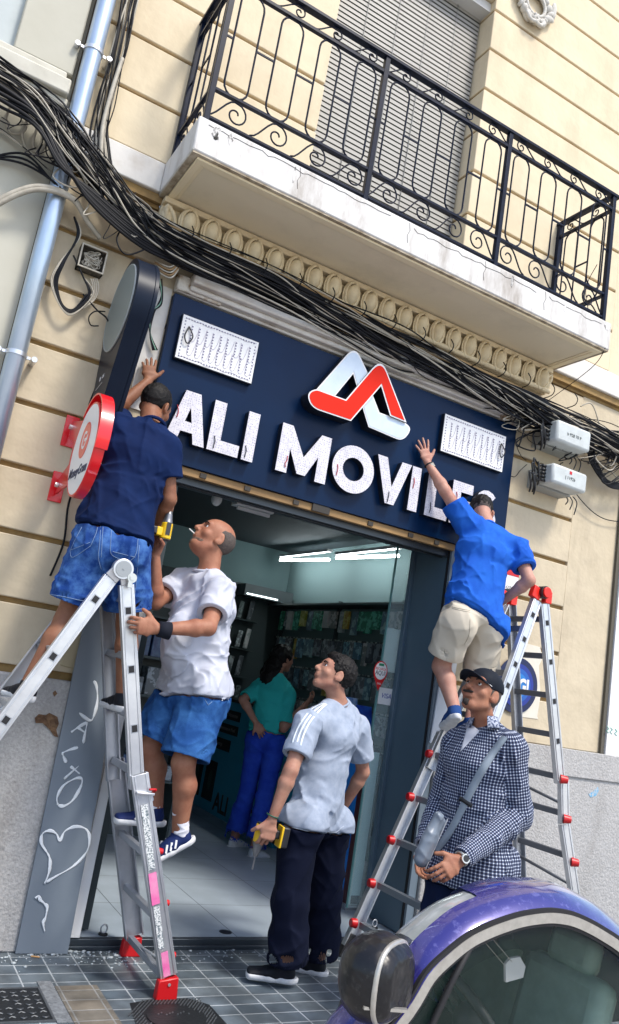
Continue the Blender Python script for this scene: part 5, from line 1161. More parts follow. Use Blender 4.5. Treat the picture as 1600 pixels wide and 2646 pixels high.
# ---------------------------------------------------------------- implicit surfaces: smooth unions of tapered limbs turned into one mesh
def npv(v): return np.array([v[0], v[1], v[2]], dtype=np.float32)
class Field:
    def __init__(s, lo, hi, h):
        s.h = h; s.lo = np.array(lo, np.float32); s.n = (np.ceil((np.array(hi)-np.array(lo))/h).astype(int)+1)
        s.d = np.full(tuple(s.n), 1.0, np.float32); s.pl = []
    def block(s, lo, hi):
        i0 = np.clip(np.floor((lo-s.lo)/s.h).astype(int), 0, s.n); i1 = np.clip(np.ceil((hi-s.lo)/s.h).astype(int)+1, 0, s.n)
        ax = [s.lo[k]+s.h*np.arange(i0[k], i1[k], dtype=np.float32) for k in range(3)]
        sl = tuple(slice(i0[k], i1[k]) for k in range(3))
        return sl, ax[0][:,None,None], ax[1][None,:,None], ax[2][None,None,:]
    def op(s, prim, k=.01, mode='add', cuts=()):
        fn, lo, hi = prim; m = k+.02+2*s.h
        sl, X, Y, Z = s.block(lo-m, hi+m)
        if s.d[sl].size == 0: return s
        e = fn(X, Y, Z)
        for (p, n) in cuts:
            p = npv(p); n = npv(Vector(n).normalized()); e = np.maximum(e, (X-p[0])*n[0]+(Y-p[1])*n[1]+(Z-p[2])*n[2])
        d = s.d[sl]
        if mode == 'add':
            if k > 0:
                t = np.clip(.5+.5*(e-d)/k, 0, 1); r = e*(1-t)+d*t-k*t*(1-t)
                # smooth-min must not touch the far-away constant
                r = np.where(d > .9, e, r)
            else: r = np.minimum(e, d)
        else:
            e = -e
            if k > 0: t = np.clip(.5-.5*(e-d)/k, 0, 1); r = e*(1-t)+d*t+k*t*(1-t)
            else: r = np.maximum(e, d)
        s.d[sl] = r.astype(np.float32); return s
    def add(s, prim, k=.01, cuts=()): return s.op(prim, k, 'add', cuts)
    def sub(s, prim, k=.003, cuts=()): return s.op(prim, k, 'sub', cuts)
    def soften(s, p, n, R, w=.022):
        s.pl.append((npv(p), npv(Vector(n).normalized()), R, w))
    def cut(s, p, n):
        p = npv(p); n = npv(Vector(n).normalized()); ax = [s.lo[k]+s.h*np.arange(s.n[k], dtype=np.float32) for k in range(3)]
        e = (ax[0][:,None,None]-p[0])*n[0]+(ax[1][None,:,None]-p[1])*n[1]+(ax[2][None,None,:]-p[2])*n[2]; s.d = np.maximum(s.d, e); return s
    def wrinkle(s, amp, freq, seed, stretch=(1,1,1), rng=None):
        """cloth folds: add a warped sum of sines close to the surface"""
        idx = np.nonzero(np.abs(s.d) < .025); P = [s.lo[k]+s.h*idx[k] for k in range(3)]
        r = random.Random(seed); tot = np.zeros_like(P[0])
        for o in range(6):
            a = np.array([r.gauss(0,1)*stretch[0], r.gauss(0,1)*stretch[1], r.gauss(0,1)*stretch[2]]); a /= max(.3, np.linalg.norm(a)); f = freq*(.7+.9*r.random())
            b = np.array([r.gauss(0,1) for _ in range(3)]); b /= np.linalg.norm(b); c = np.array([r.gauss(0,1) for _ in range(3)]); c /= np.linalg.norm(c)
            w = 1.3*np.sin((P[0]*b[0]+P[1]*b[1]+P[2]*b[2])*freq*.55+r.random()*6); w += .6*np.sin((P[0]*c[0]+P[1]*c[1]+P[2]*c[2])*freq*1.1+r.random()*6)
            v = np.abs(np.sin((P[0]*a[0]+P[1]*a[1]+P[2]*a[2])*f*.5+w+r.random()*6)); mk = np.clip(.25+1.1*np.sin((P[0]*c[0]+P[1]*c[1]+P[2]*c[2])*freq*.42+r.random()*6), 0, 1)
            tot += -((1-v)**1.7)*mk*1.7+.30*mk*v
        if rng is not None: tot = tot*rng(P[0], P[1], P[2])
        for (p, n_, R_, w_) in s.pl:
            q = [P[k]-p[k] for k in range(3)]; dn = np.abs(q[0]*n_[0]+q[1]*n_[1]+q[2]*n_[2]); rr = np.sqrt(q[0]**2+q[1]**2+q[2]**2)
            tot = np.where(rr < R_, tot*np.clip(dn/w_-.15, 0, 1), tot)
        s.d[idx] += (amp*tot).astype(np.float32); return s
    def mesh(s):
        d = s.d; neg = d < 0; cells = []; pos = []; quads = []
        nx, ny, nz = s.n; strd = np.array([ny*nz, nz, 1], dtype=np.int64)
        allc = []; allp = []; q_all = []
        for ax in range(3):
            a = [slice(None)]*3; b = [slice(None)]*3; a[ax] = slice(0,-1); b[ax] = slice(1,None)
            c = neg[tuple(a)] != neg[tuple(b)]
            i = np.array(np.nonzero(c), dtype=np.int64)
            u, v = [k for k in range(3) if k != ax]
            ok = (i[u] > 0) & (i[v] > 0) & (i[u] < s.n[u]-1) & (i[v] < s.n[v]-1); i = i[:, ok]
            d0 = d[i[0], i[1], i[2]]; j = i.copy(); j[ax] += 1; d1 = d[j[0], j[1], j[2]]
            t = d0/(d0-d1); p = i.astype(np.float32).copy(); p[ax] += t
            base = i[0]*strd[0]+i[1]*strd[1]+i[2]*strd[2]
            c4 = [base-strd[u]-strd[v], base-strd[v], base, base-strd[u]]
            for c_ in c4: allc.append(c_); allp.append(p)
            q = np.stack(c4, 1); flip = (d0 < 0)
            if ax == 1: flip = ~flip
            q[~flip] = q[~flip][:, ::-1]
            q_all.append(q)
        C_ = np.concatenate(allc); P_ = np.concatenate(allp, 1); uq, inv = np.unique(C_, return_inverse=True)
        cnt = np.bincount(inv); V = np.stack([np.bincount(inv, P_[k])/cnt for k in range(3)], 1)*s.h+s.lo
        Q = np.concatenate(q_all); F = np.searchsorted(uq, Q)
        return V.astype(np.float64), F
def smooth_mesh(V, F, it=1, lam=.5):
    n = len(V); e = np.concatenate([F[:, [0,1]], F[:, [1,2]], F[:, [2,3]], F[:, [3,0]]])
    deg = np.bincount(e[:,0], minlength=n)+np.bincount(e[:,1], minlength=n)
    for _ in range(it):
        A = np.stack([np.bincount(e[:,0], V[e[:,1],k], n)+np.bincount(e[:,1], V[e[:,0],k], n) for k in range(3)], 1)/deg[:,None]; V = V*(1-lam)+A*lam
    return V
def to_obj(fld, name, m, parent=None, smooth=1, uvsegs=None):
    V, F = fld.mesh(); V = smooth_mesh(V, F, smooth)
    me = bpy.data.meshes.new(name); me.vertices.add(len(V)); me.vertices.foreach_set('co', V.astype(np.float32).ravel())
    me.loops.add(len(F)*4); me.loops.foreach_set('vertex_index', F.astype(np.int32).ravel()); me.polygons.add(len(F))
    me.polygons.foreach_set('loop_start', np.arange(0, len(F)*4, 4, dtype=np.int32)); me.polygons.foreach_set('use_smooth', np.ones(len(F), bool))
    me.update(calc_edges=True); me.validate()
    if uvsegs:
        fc = V[F].mean(1); best = None
        D = []
        for (a, b, ref, R) in uvsegs:
            a = npv(a).astype(float); b = npv(b).astype(float); ab = b-a; t = np.clip(((fc-a)@ab)/(ab@ab), -.2, 1.2); D.append(np.linalg.norm(fc-(a+t[:,None]*ab), axis=1)/R)
        best = np.argmin(np.stack(D, 1), 1); uv = np.zeros((len(F), 4, 2), np.float32)
        for k, (a, b, ref, R) in enumerate(uvsegs):
            sel = best == k
            if not sel.any(): continue
            a = npv(a).astype(float); b = npv(b).astype(float); w = (b-a)/np.linalg.norm(b-a); x = npv(ref).astype(float); x = x-w*(x@w); x /= np.linalg.norm(x); y = np.cross(w, x)
            q = V[F[sel]]-a; ang = np.arctan2(q@y, q@x); c0 = fc[sel]-a; ca = np.arctan2(c0@y, c0@x)[:,None]
            ang = ca+np.angle(np.exp(1j*(ang-ca))); uv[sel,:,0] = ang*R; uv[sel,:,1] = q@w+k*.37
        l = me.uv_layers.new(name='uv'); l.data.foreach_set('uv', uv.ravel())
    return link(name, me, parent, m)
def rcone(a, b, ra, rb):
    a = npv(a); b = npv(b); ab = b-a; L2 = float(ab@ab)+1e-9; rm = max(ra, rb)
    def fn(X, Y, Z):
        px, py, pz = X-a[0], Y-a[1], Z-a[2]; t = np.clip((px*ab[0]+py*ab[1]+pz*ab[2])/L2, 0, 1)
        return np.sqrt((px-t*ab[0])**2+(py-t*ab[1])**2+(pz-t*ab[2])**2)-(ra+(rb-ra)*t)
    return fn, np.minimum(a,b)-rm, np.maximum(a,b)+rm
def sph(c, r): return rcone(c, Vector(c)+Vector((0,0,.0005)), r, r)
def econe(a, b, u, A, B_, capr=None):
    """tapered limb with elliptical section; u = direction of the first radius"""
    a = Vector(a); b = Vector(b); w = (b-a).normalized(); u = Vector(u); u = (u-w*u.dot(w)).normalized(); v = w.cross(u)
    a_, b_, u_, v_, w_ = npv(a), npv(b), npv(u), npv(v), npv(w); ab = b_-a_; L2 = float(ab@ab); rm = max(*A, *B_)
    def fn(X, Y, Z):
        px, py, pz = X-a_[0], Y-a_[1], Z-a_[2]; t = np.clip((px*ab[0]+py*ab[1]+pz*ab[2])/L2, 0, 1)
        qx, qy, qz = px-t*ab[0], py-t*ab[1], pz-t*ab[2]
        rx = A[0]+(B_[0]-A[0])*t; ry = A[1]+(B_[1]-A[1])*t; rz = np.minimum(rx, ry)*(capr or .8)
        return (np.sqrt(((qx*u_[0]+qy*u_[1]+qz*u_[2])/rx)**2+((qx*v_[0]+qy*v_[1]+qz*v_[2])/ry)**2+((qx*w_[0]+qy*w_[1]+qz*w_[2])/rz)**2)-1)*np.minimum(rx, ry)
    return fn, np.minimum(a_,b_)-rm, np.maximum(a_,b_)+rm
def ellp(c, r, R=None):
    """ellipsoid with radii r along the columns of R"""
    c_ = npv(c); R = R or Matrix.Identity(3); cols = [npv((R[0][k], R[1][k], R[2][k])) for k in range(3)]; rm = max(r); mn = min(r)
    def fn(X, Y, Z):
        px, py, pz = X-c_[0], Y-c_[1], Z-c_[2]
        k0 = np.sqrt(sum(((px*cols[k][0]+py*cols[k][1]+pz*cols[k][2])/r[k])**2 for k in range(3)))
        return (k0-1)*mn
    return fn, c_-rm, c_+rm
def rbox(c, r, R=None, rad=.01):
    c_ = npv(c); R = R or Matrix.Identity(3); cols = [npv((R[0][k], R[1][k], R[2][k])) for k in range(3)]; rm = math.sqrt(sum(x*x for x in r))
    def fn(X, Y, Z):
        px, py, pz = X-c_[0], Y-c_[1], Z-c_[2]
        q = [np.abs(px*cols[k][0]+py*cols[k][1]+pz*cols[k][2])-(r[k]-rad) for k in range(3)]
        return np.sqrt(sum(np.maximum(x,0)**2 for x in q))+np.minimum(np.maximum(q[0], np.maximum(q[1], q[2])), 0)-rad
    return fn, c_-rm, c_+rm
def frame3(x, y, z): return Matrix(((x.x,y.x,z.x),(x.y,y.y,z.y),(x.z,y.z,z.z)))
def rot(v, axis, ang): return Matrix.Rotation(ang, 3, axis) @ v
# ---------------------------------------------------------------- anatomy
def hand_prims(W, d, n, side, curl=.5, spread=.12, thumb=.6, scale=1.0, curls=None):
    """W wrist, d towards the fingers, n out of the palm, side=+1 if the thumb is on d x n"""
    d = Vector(d).normalized(); n = Vector(n); n = (n-d*n.dot(d)).normalized(); t = d.cross(n)*side; s = scale; W = Vector(W); P = []
    K = W+d*.088*s
    P.append((econe(W+d*.012*s, W+d*.045*s, t, (.028*s,.019*s), (.037*s,.016*s)), .012)); P.append((econe(W+d*.045*s, K, t, (.038*s,.015*s), (.040*s,.013*s)), .010))
    P.append((rcone(W+d*.02*s+t*.018*s, W+d*.055*s+t*.032*s+n*.006*s, .017*s, .014*s), .010))
    offs = (.031,.0105,-.0105,-.030); lens = (.072,.080,.074,.058); adv = (-.002,.005,.001,-.010); rads = (.0092,.0094,.0089,.0080)
    for i in range(4):
        c = curls[i] if curls else curl*(1+.12*(i-1))
        f = rot(d, n, -side*spread*(1.5-i)*-1.0 if False else 0)
        fd = (d+t*spread*(1.5-i)).normalized(); p = K+t*offs[i]*s+d*adv[i]*s; ang = 0; ax = fd.cross(n)
        for j, (fr, fc) in enumerate(((.46,.85),(.30,1.1),(.26,.8))):
            ang += c*fc; dd = (fd*math.cos(ang)+n*math.sin(ang)).normalized(); q = p+dd*lens[i]*fr*s; r0 = rads[i]*(1-.06*j)*s
            P.append((rcone(p, q, r0, r0*.93), .0035 if j or True else .008)); p = q
    td = (d*.62+t*.75+n*.25*thumb).normalized(); p = W+d*.028*s+t*.030*s; q = p+td*.040*s; P.append((rcone(p, q, .0135*s, .0112*s), .008))
    td2 = (d*(.85-.5*thumb)+t*(.5-.2*thumb)+n*.9*thumb).normalized() if thumb > .3 else (d*.75+t*.65).normalized()
    q2 = q+td2*.034*s; P.append((rcone(q, q2, .0112*s, .0088*s), .004)); return P
def head_frame(fwd, up):
    y = Vector(fwd).normalized(); x = y.cross(Vector(up)).normalized(); z = x.cross(y); return frame3(x, y, z)
def head_prims(c, R, s=1.0, nose=1.0, jaw=1.0, chinfat=0, lips=1.0):
    """list of (primitive, blend, mode); x right, y forward, z up"""
    c = Vector(c)
    def L(x, y, z): return c+R @ Vector((x*s, y*s, z*s))
    def E(x, y, z, a, b, d, Q=None): return ellp(L(x,y,z), (a*s,b*s,d*s), R @ Q if Q else R)
    P = [(E(0,-.018,.030,.075,.093,.083), .0, 'add'), (E(0,.030,.012,.062,.062,.072), .03, 'add'), (E(0,.028,-.045,.056*jaw,.060,.062), .03, 'add'), (E(0,.064,-.090,.024*jaw,.022,.020), .022, 'add'),
         (rcone(L(-.050*jaw,-.006,-.055), L(-.018,.058,-.092), .018*s, .016*s), .02, 'add'), (rcone(L(.050*jaw,-.006,-.055), L(.018,.058,-.092), .018*s, .016*s), .02, 'add'),
         (rcone(L(-.036,.074,.034), L(.036,.074,.034), .0125*s, .0125*s), .014, 'add'),
         (E(-.033,.089,.014,.017,.012,.0095), .010, 'sub'), (E(.033,.089,.014,.017,.012,.0095), .010, 'sub'),
         (E(-.045,.058,-.022,.022,.020,.020), .018, 'add'), (E(.045,.058,-.022,.022,.020,.020), .018, 'add'),
         (rcone(L(0,.084,.020), L(0,.104*(.6+.4*nose),-.018), .0085*s, .0125*s*nose), .009, 'add'), (E(-.0125,.094,-.024,.0085,.011,.008), .005, 'add'), (E(.0125,.094,-.024,.0085,.011,.008), .005, 'add'),
         (E(0,.086,-.050,.026,.014,.019), .012, 'add'), (rcone(L(-.019,.090,-.047), L(.019,.090,-.047), .0058*s*lips, .0058*s*lips), .004, 'add'), (rcone(L(-.016,.089,-.060), L(.016,.089,-.060), .0066*s*lips, .0066*s*lips), .004, 'add'),
         (rcone(L(-.022,.100,-.0535), L(.022,.100,-.0535), .0028*s, .0028*s), .003, 'sub'), (rcone(L(-.016,.092,-.073), L(.016,.092,-.073), .006*s, .006*s), .008, 'sub')]
    for sg in (-1, 1):
        Q = Matrix.Rotation(sg*.35, 3, 'Z') @ Matrix.Rotation(-.18, 3, 'X')
        P.append((E(sg*.079,-.012,-.004,.0085,.021,.033,Q), .006, 'add')); P.append((E(sg*.074,.000,-.026,.010,.010,.012), .008, 'add'))
        P.append((E(sg*.089,-.010,.004,.0055,.011,.018,Q), .004, 'sub'))
    if chinfat: P.append((E(0,.02,-.095,.05,.05,.035), .03, 'add'))
    return P, L
M_eye = mat('eye_white', (.75,.74,.72), .2, coat=.5); M_iris = mat('iris_brown', (.035,.018,.010), .2)
def add_eyes(L, R, s, par, lid):
    for sg in (-1, 1):
        e = MB().ell(L(sg*.032,.0725,.0135), (.0108*s,)*3, 16, 12).build('eye', M_eye, par)
        MB().ell(L(sg*.0325,.0812,.0145), (.0064*s,.0030*s,.0064*s), 12, 8, R).build('iris', M_iris, e)
def skin_mat(name, col, col2): return mat(name, col, .55, spec=.3, var=.9, vscale=13, col2=col2, sss=.04, bump=.35, bscale=240, bdist=.0015, thr=(.36,.66), detail=8)
class Person:
    """joints (world vectors): head, fwd, up, N neck base, SL SR shoulders, EL ER elbows, WL WR wrists, P pelvis, HL HR hips, KL KR knees, AL AR ankles"""
    def __init__(s, name, label, J, skin, h=.0045, build=1.0, belly=0.0, female=False, group=None, shade=None, tw=1.0):
        s.J = J; s.h = h; s.skin = skin; s.bw = build; s.belly = belly
        pts = [v for k, v in J.items() if isinstance(v, Vector) and k not in ('fwd','up','facing')]
        s.lo = Vector((min(p.x for p in pts)-.24, min(p.y for p in pts)-.24, min(p.z for p in pts)-.24)); s.hi = Vector((max(p.x for p in pts)+.24, max(p.y for p in pts)+.24, max(p.z for p in pts)+.24))
        s.root = empty('person', (J['P'].x, J['P'].y, min(J['AL'].z, J['AR'].z)-.08), label, 'person', group); s.tw = tw
        s.latS = (J['SR']-J['SL']).normalized(); s.latH = (J['HR']-J['HL']).normalized(); s.female = female
    def torso(s, off=0.0, zlo=-.06, top=1.0):
        J = s.J; P, N = J['P'], J['N']; ax = N-P; w = s.bw*s.tw; l = lambda t: P+ax*t; lm = lambda t: (s.latH*(1-t)+s.latS*t)
        fw = J['facing']; b = s.belly
        out = [(econe(P+ax.normalized()*zlo, l(.18), s.latH, (.158*w+off,.112*w+off), (.150*w+off,.105*w+off)), .0),
               (econe(l(.15), l(.42), lm(.3), (.150*w+off,.105*w+off), (.142*w+off,.104*w+off)), .04),
               (econe(l(.40), l(.70), lm(.6), (.142*w+off,.106*w+off), (.168*w+off,.122*w+off)), .05),
               (econe(l(.70), l(.90), lm(.9), (.168*w+off,.118*w+off), (.125*w+off,.082*w+off)), .05),
               (rcone(J['SL'], J['SR'], .052*w+off*.9, .052*w+off*.9), .05),
               (rcone(N+s.latS*-.03, J['SL'], .045+off*.6, .048*w+off*.8), .03), (rcone(N+s.latS*.03, J['SR'], .045+off*.6, .048*w+off*.8), .03)]
        if b: out.append((ellp(l(.33)+fw*(.045+b*.5), (.15*w+off+b*.5, .12+off+b*.5, .19+off), frame3(s.latH, fw.normalized(), s.latH.cross(fw).normalized())), .06))
        if s.female: out.append((rcone(l(.66)+fw*.085-s.latS*.07, l(.66)+fw*.085+s.latS*.07, .062+off, .062+off), .04))
        return out
    def arm(s, sd, off=0.0, t1=1.0):
        J = s.J; S_, E_, W_ = J['S'+sd], J['E'+sd], J['W'+sd]; w = s.bw
        P = [(rcone(S_, E_, .050*w+off, .040*w+off), .02)]
        if t1 >= 1: m = E_+(W_-E_)*.25; P += [(rcone(E_, m, .040*w+off, .043*w+off), .015), (econe(m, W_, (W_-E_).orthogonal(), (.043*w+off,.040*w+off), (.027+off,.024+off)), .015)]
        return P
    def leg(s, sd, off=0.0, calf=True):
        J = s.J; H_, K_, A_ = J['H'+sd], J['K'+sd], J['A'+sd]; w = s.bw; back = -J['facing']
        c = K_+(A_-K_)*.32+back*.016
        return [(rcone(H_, K_, .088*w+off, .056*w+off), .04), (rcone(K_, c, .054*w+off, .056*w+off), .03), (rcone(c, A_, .055*w+off, .036+off), .025), (rcone(K_, A_, .046*w+off, .034+off), .02)]
    def body(s, hands, headkw={}, neck=True):
        J = s.J; f = Field(s.lo, s.hi, s.h)
        for p, k in s.torso(): f.add(p, k)
        for sd in 'LR':
            for p, k in s.arm(sd): f.add(p, k)
            for p, k in s.leg(sd): f.add(p, k)
            hp = hands.get(sd)
            if hp: 
                hf = hand_prims(J['W'+sd], **hp)
                for p, k in hf: f.add(p, k)
            a = J['A'+sd]; td = J['toe'+sd].normalized(); f.add(rcone(a-Vector((0,0,.03)), a+td*.13-Vector((0,0,.06)), .033, .022), .02)
        R = head_frame(J['fwd'], J['up']); s.R = R; hs = headkw.get('s', 1.0); hpz, L = head_prims(J['head'], R, **headkw); s.L = L

        for p, k, m in hpz: f.op(p, k, m)
        f.add(rcone(L(0,-.030,-.045), J['N'], .052*hs*s.bw, .060*s.bw), .025)
        o = to_obj(f, 'body', s.skin, s.root, smooth=1); add_eyes(L, R, hs, o, s.skin); s.bodyo = o; s.f = f
        return o
    def cloth(s, name, prims, m, wr=(.004,38,1), holes=(), cuts=(), uv=None, rng=None, h=None, cut_after=(), smooth=4):
        f = Field(s.lo, s.hi, h or s.h)
        for it in prims:
            p, k = it[0], it[1]; c = it[2] if len(it) > 2 else (); f.add(p, k, c)
            for (cp, cn) in c:
                if wr and not any((npv(cp)-q[0]).tolist() == [0,0,0] for q in f.pl): f.soften(cp, cn, .30 if (p[2]-p[1]).max() > .33 else .12)
        if wr: f.wrinkle(wr[0], wr[1], wr[2], rng=rng, stretch=wr[3] if len(wr) > 3 else (1,1,1))
        for p, n in cut_after: f.cut(p, n)
        if name == 'shirt': s.shirtd = f.d.copy()
        elif getattr(s, 'shirtd', None) is not None and s.shirtd.shape == f.d.shape: f.d = np.maximum(f.d, .007-s.shirtd)
        for it in holes: f.sub(it[0], it[1], it[2] if len(it) > 2 else ())
        return to_obj(f, name, m, s.root, smooth=smooth, uvsegs=uv)
    def shirt(s, m, off=.014, hem=-.10, sleeve=.62, wr=(.004,38,1), flare=.02, loose=.0, long=False, uv=None, hemtilt=None, sl_off=.016, name='shirt', h=None, extra=()):
        J = s.J; ax = (J['N']-J['P']).normalized(); pr = [(p, k) for p, k in s.torso(off+loose)]
        hemp = J['P']+ax*hem; w = s.bw*s.tw
        pr.append((econe(J['P']+ax*(hem-.03), J['P']+ax*.22, s.latH, (.168*w+off+flare,.122*w+off+flare), (.150*w+off,.108*w+off)), .03))
        for sd in 'LR':
            pr.append((ellp(J['H'+sd]-J['facing']*.045-ax*.005, (.097*w+off+.012,.097*w+off+.012,.115*w+off), frame3(s.latH, J['facing'], s.latH.cross(J['facing']))), .03)); pr.append((rcone(J['H'+sd], J['H'+sd]+(J['K'+sd]-J['H'+sd])*.4, .096*s.bw+off+.010, .094*s.bw+off+.012), .03))
        pr += list(extra); cuts = []
        nrm = -ax if hemtilt is None else -(ax+hemtilt).normalized()
        pr = [(p, k, ((hemp, nrm),)) for p, k in pr]
        holes = []
        for sd in 'LR':
            S_, E_, W_ = J['S'+sd], J['E'+sd], J['W'+sd]
            if not long:
                e = S_+(E_-S_)*sleeve; d = (E_-S_).normalized(); r = .052*s.bw+sl_off
                pr.append((rcone(S_, S_+d*((e-S_).length+.05), r, r+.004), .022, ((e, d),)))
                holes.append((rcone(e-d*.03, e+d*.05, .043*s.bw+.009, .043*s.bw+.010), .0))
            else:
                d2 = (W_-E_).normalized(); cuff = W_-d2*.015
                pr.append((rcone(S_, E_, .052*s.bw+off, .044*s.bw+off), .025)); pr.append((rcone(E_, W_+d2*.03, .044*s.bw+off, .030*s.bw+off*.7), .02, ((cuff, d2),)))
                holes.append((rcone(cuff-d2*.02, cuff+d2*.04, .031, .031), 0))
        nk = J['N']; nd = (J['head']-nk).normalized(); holes.append((rcone(nk+nd*.022, nk+nd*.13, .062*s.bw, .075), .006))
        o = s.cloth(name, pr, m, wr, holes, uv=uv, h=h); return o
    def shorts(s, m, hemL, hemR, off=.018, flare=.012, wr=(.004,34,3), waist=.14, name='shorts', rs=(.092,.072), k=.03):
        J = s.J; ax = (J['N']-J['P']).normalized(); top = J['P']+ax*waist; w = s.bw*s.tw; pr = []; holes = []
        pr.append((econe(J['P']-ax*.04, J['P']+ax*waist, s.latH, (.165*w+off,.120*w+off), (.152*w+off*.5,.108*w+off*.5)), .0, ((top, ax),)))
        for sd, hm in (('L',hemL),('R',hemR)):
            H_, K_, A_ = J['H'+sd], J['K'+sd], J['A'+sd]; bk = -J['facing']
            pr.append((ellp(H_+bk*.045-ax*.005, (.085*w+off,.085*w+off,.10*w+off), frame3(s.latH, J['facing'], s.latH.cross(J['facing']))), .03))
            if hm <= 1:
                e = H_+(K_-H_)*hm; d = (K_-H_).normalized(); pr.append((rcone(H_, e+d*.06, rs[0]*s.bw+off, rs[1]*s.bw+off+flare), k, ((e, d),)))
                holes.append((rcone(e-d*.05, e+d*.08, rs[1]*s.bw+off+flare-.008, rs[1]*s.bw+off+flare-.006), 0))
            else:
                e = K_+(A_-K_)*(hm-1); d = (A_-K_).normalized(); pr.append((rcone(H_, K_, rs[0]*s.bw+off, rs[1]*s.bw+off), k)); pr.append((rcone(K_, e+d*.05, rs[1]*s.bw+off, rs[1]*s.bw+off*.6+flare), .03, ((e, d),)))
                holes.append((rcone(e-d*.05, e+d*.08, rs[1]*s.bw+off*.6+flare-.008, rs[1]*s.bw+off*.6+flare-.006), 0))
        return s.cloth(name, pr, m, wr, holes)
    def shoe(s, A, toe, upv, m, msole, L=.285, w=.046, name='shoe', sock=None, sockh=.10, stripes=False, high=0, mtop=None, solemat=None):
        """A ankle joint; toe = direction of the toes; upv = up of the foot"""
        t = Vector(toe).normalized(); u = Vector(upv); u = (u-t*u.dot(t)).normalized(); x = t.cross(u); A = Vector(A); heel = A-u*.070-t*.055
        f = Field(A-Vector((.34,.34,.34)), A+Vector((.34,.34,.34)), .004)
        f.add(econe(heel+t*.035+u*.030, heel+t*.12+u*.028, x, (.036,.036), (.041,.034)), 0); f.add(econe(heel+t*.11+u*.026, heel+t*(L-.055)+u*.018, x, (.041,.034), (w,.022)), .02)
        f.add(rcone(heel+t*.050+u*.04, A+u*(.0+high)-t*.0, .040, .043), .02); f.add(econe(heel+t*.09+u*.05, heel+t*.16+u*.035, x, (.034,.020), (.034,.015)), .02)
        f.sub(rcone(A+u*(.002+high), A+u*(.07+high), .036, .040), .004)
        f.cut(heel+u*.006, -u)
        o = to_obj(f, name, m, s.root)
        g = Field(A-Vector((.34,.34,.34)), A+Vector((.34,.34,.34)), .004)
        pl = lambda z: [econe(heel+t*.035+u*z, heel+t*.14+u*z, x, (.041,.030), (.043,.030)), econe(heel+t*.13+u*z, heel+t*(L-.058)+u*z, x, (.043,.030), (w+.005,.030))]
        for p in pl(.008): g.add(p, .01)
        g.add(rcone(heel+t*.012+u*.008, heel+t*.02+u*.012, .028, .028), .02)
        g.cut(heel+u*.019, u); g.cut(heel-u*.013, -u); to_obj(g, 'sole', msole, o)
        if sock: 
            f = Field(A-Vector((.2,.2,.2)), A+Vector((.2,.2,.2)), .004); ld = (s.J['K'+('L' if (A-s.J['AL']).length < .001 else 'R')]-A).normalized()
            f.add(rcone(A-u*.02, A+ld*sockh, .0415, .0435), 0, ((A+ld*(sockh-.01), ld),)); f.wrinkle(.0015, 60, 5); to_obj(f, 'sock', sock, s.root)
        if stripes:
            bv = BVHTree.FromObject(o, bpy.context.evaluated_depsgraph_get()) if False else None
            for i in range(3):
                for sg in (-1, 1):
                    p0 = heel+t*(.115+.026*i)+x*sg*.0475+u*.022; p1 = p0+t*(-.022)+u*.034-x*sg*.007
                    MB().bar(p0, p1, .010, .008, up=x).build('stripe', M_bwhite, o)
        for i in range(4):
            p = heel+t*(.115+.022*i)+u*(.068-.010*i); MB().tube(spline([p-x*.020-u*.004, p, p+x*.020-u*.004], 3), .0024, 5).build('lace', msole if solemat is None else solemat, o)
        return o
    def ring(s, c, d, r, rr, m, name, n=28, u2=None, sc=(1,1)):
        d = Vector(d).normalized(); x = (Vector(u2) if u2 else d.orthogonal()); x = (x-d*x.dot(d)).normalized(); y = d.cross(x)
        return MB().tube([Vector(c)+x*(r*sc[0]*math.cos(2*math.pi*k/n))+y*(r*sc[1]*math.sin(2*math.pi*k/n)) for k in range(n)], rr, 8, closed=True).build(name, m, s.root)
def surf_lines(o, lines, r, m, name, parent, lift=.0015, n=5, flat=False, sub=5):
    """thin piping laid on a mesh: each line is a list of reference pixels cast on to the surface"""
    me = o.data; bv = BVHTree.FromPolygons([v.co[:] for v in me.vertices], [p.vertices[:] for p in me.polygons])
    for ln in lines:
        P2 = spline([Vector((x, y, 0)) for x, y in ln], sub); pts = []
        for q in P2:
            d = ray(q.x, q.y).normalized(); h = bv.ray_cast(CAM, d)
            if h[0] is not None: pts.append(h[0]+h[1]*lift)
        if len(pts) < 2: continue
        MB().tube(pts, r, n).build(name, m, parent)
def surf_ribbon(o, line, w, m, name, parent, lift=.002, sub=6, th=.0015):
    me = o.data; bv = BVHTree.FromPolygons([v.co[:] for v in me.vertices], [p.vertices[:] for p in me.polygons])
    P2 = spline([Vector((x, y, 0)) for x, y in line], sub); pts = []; nr = []
    for q in P2:
        h = bv.ray_cast(CAM, ray(q.x, q.y).normalized())
        if h[0] is not None: pts.append(h[0]); nr.append(h[1])
    if len(pts) < 3: return None
    for _ in range(3): nr = [(nr[max(i-1,0)]+nr[i]+nr[min(i+1,len(nr)-1)]).normalized() for i in range(len(nr))]
    for _ in range(2): pts = [pts[0]]+[(pts[i-1]+pts[i]*2+pts[i+1])/4 for i in range(1,len(pts)-1)]+[pts[-1]]
    vs = []; fs = []
    for i, p in enumerate(pts):
        t = (pts[min(i+1,len(pts)-1)]-pts[max(i-1,0)]).normalized(); x = t.cross(nr[i]).normalized()
        for sg, l in ((-1,lift),(1,lift),(1,lift+th),(-1,lift+th)): vs.append(p+x*sg*w/2+nr[i]*l)
    for i in range(len(pts)-1):
        for q in range(4): q2 = (q+1)%4; fs.append((4*i+q, 4*i+4+q, 4*i+4+q2, 4*i+q2))
    return MB().add(vs, fs, True).build(name, m, parent)

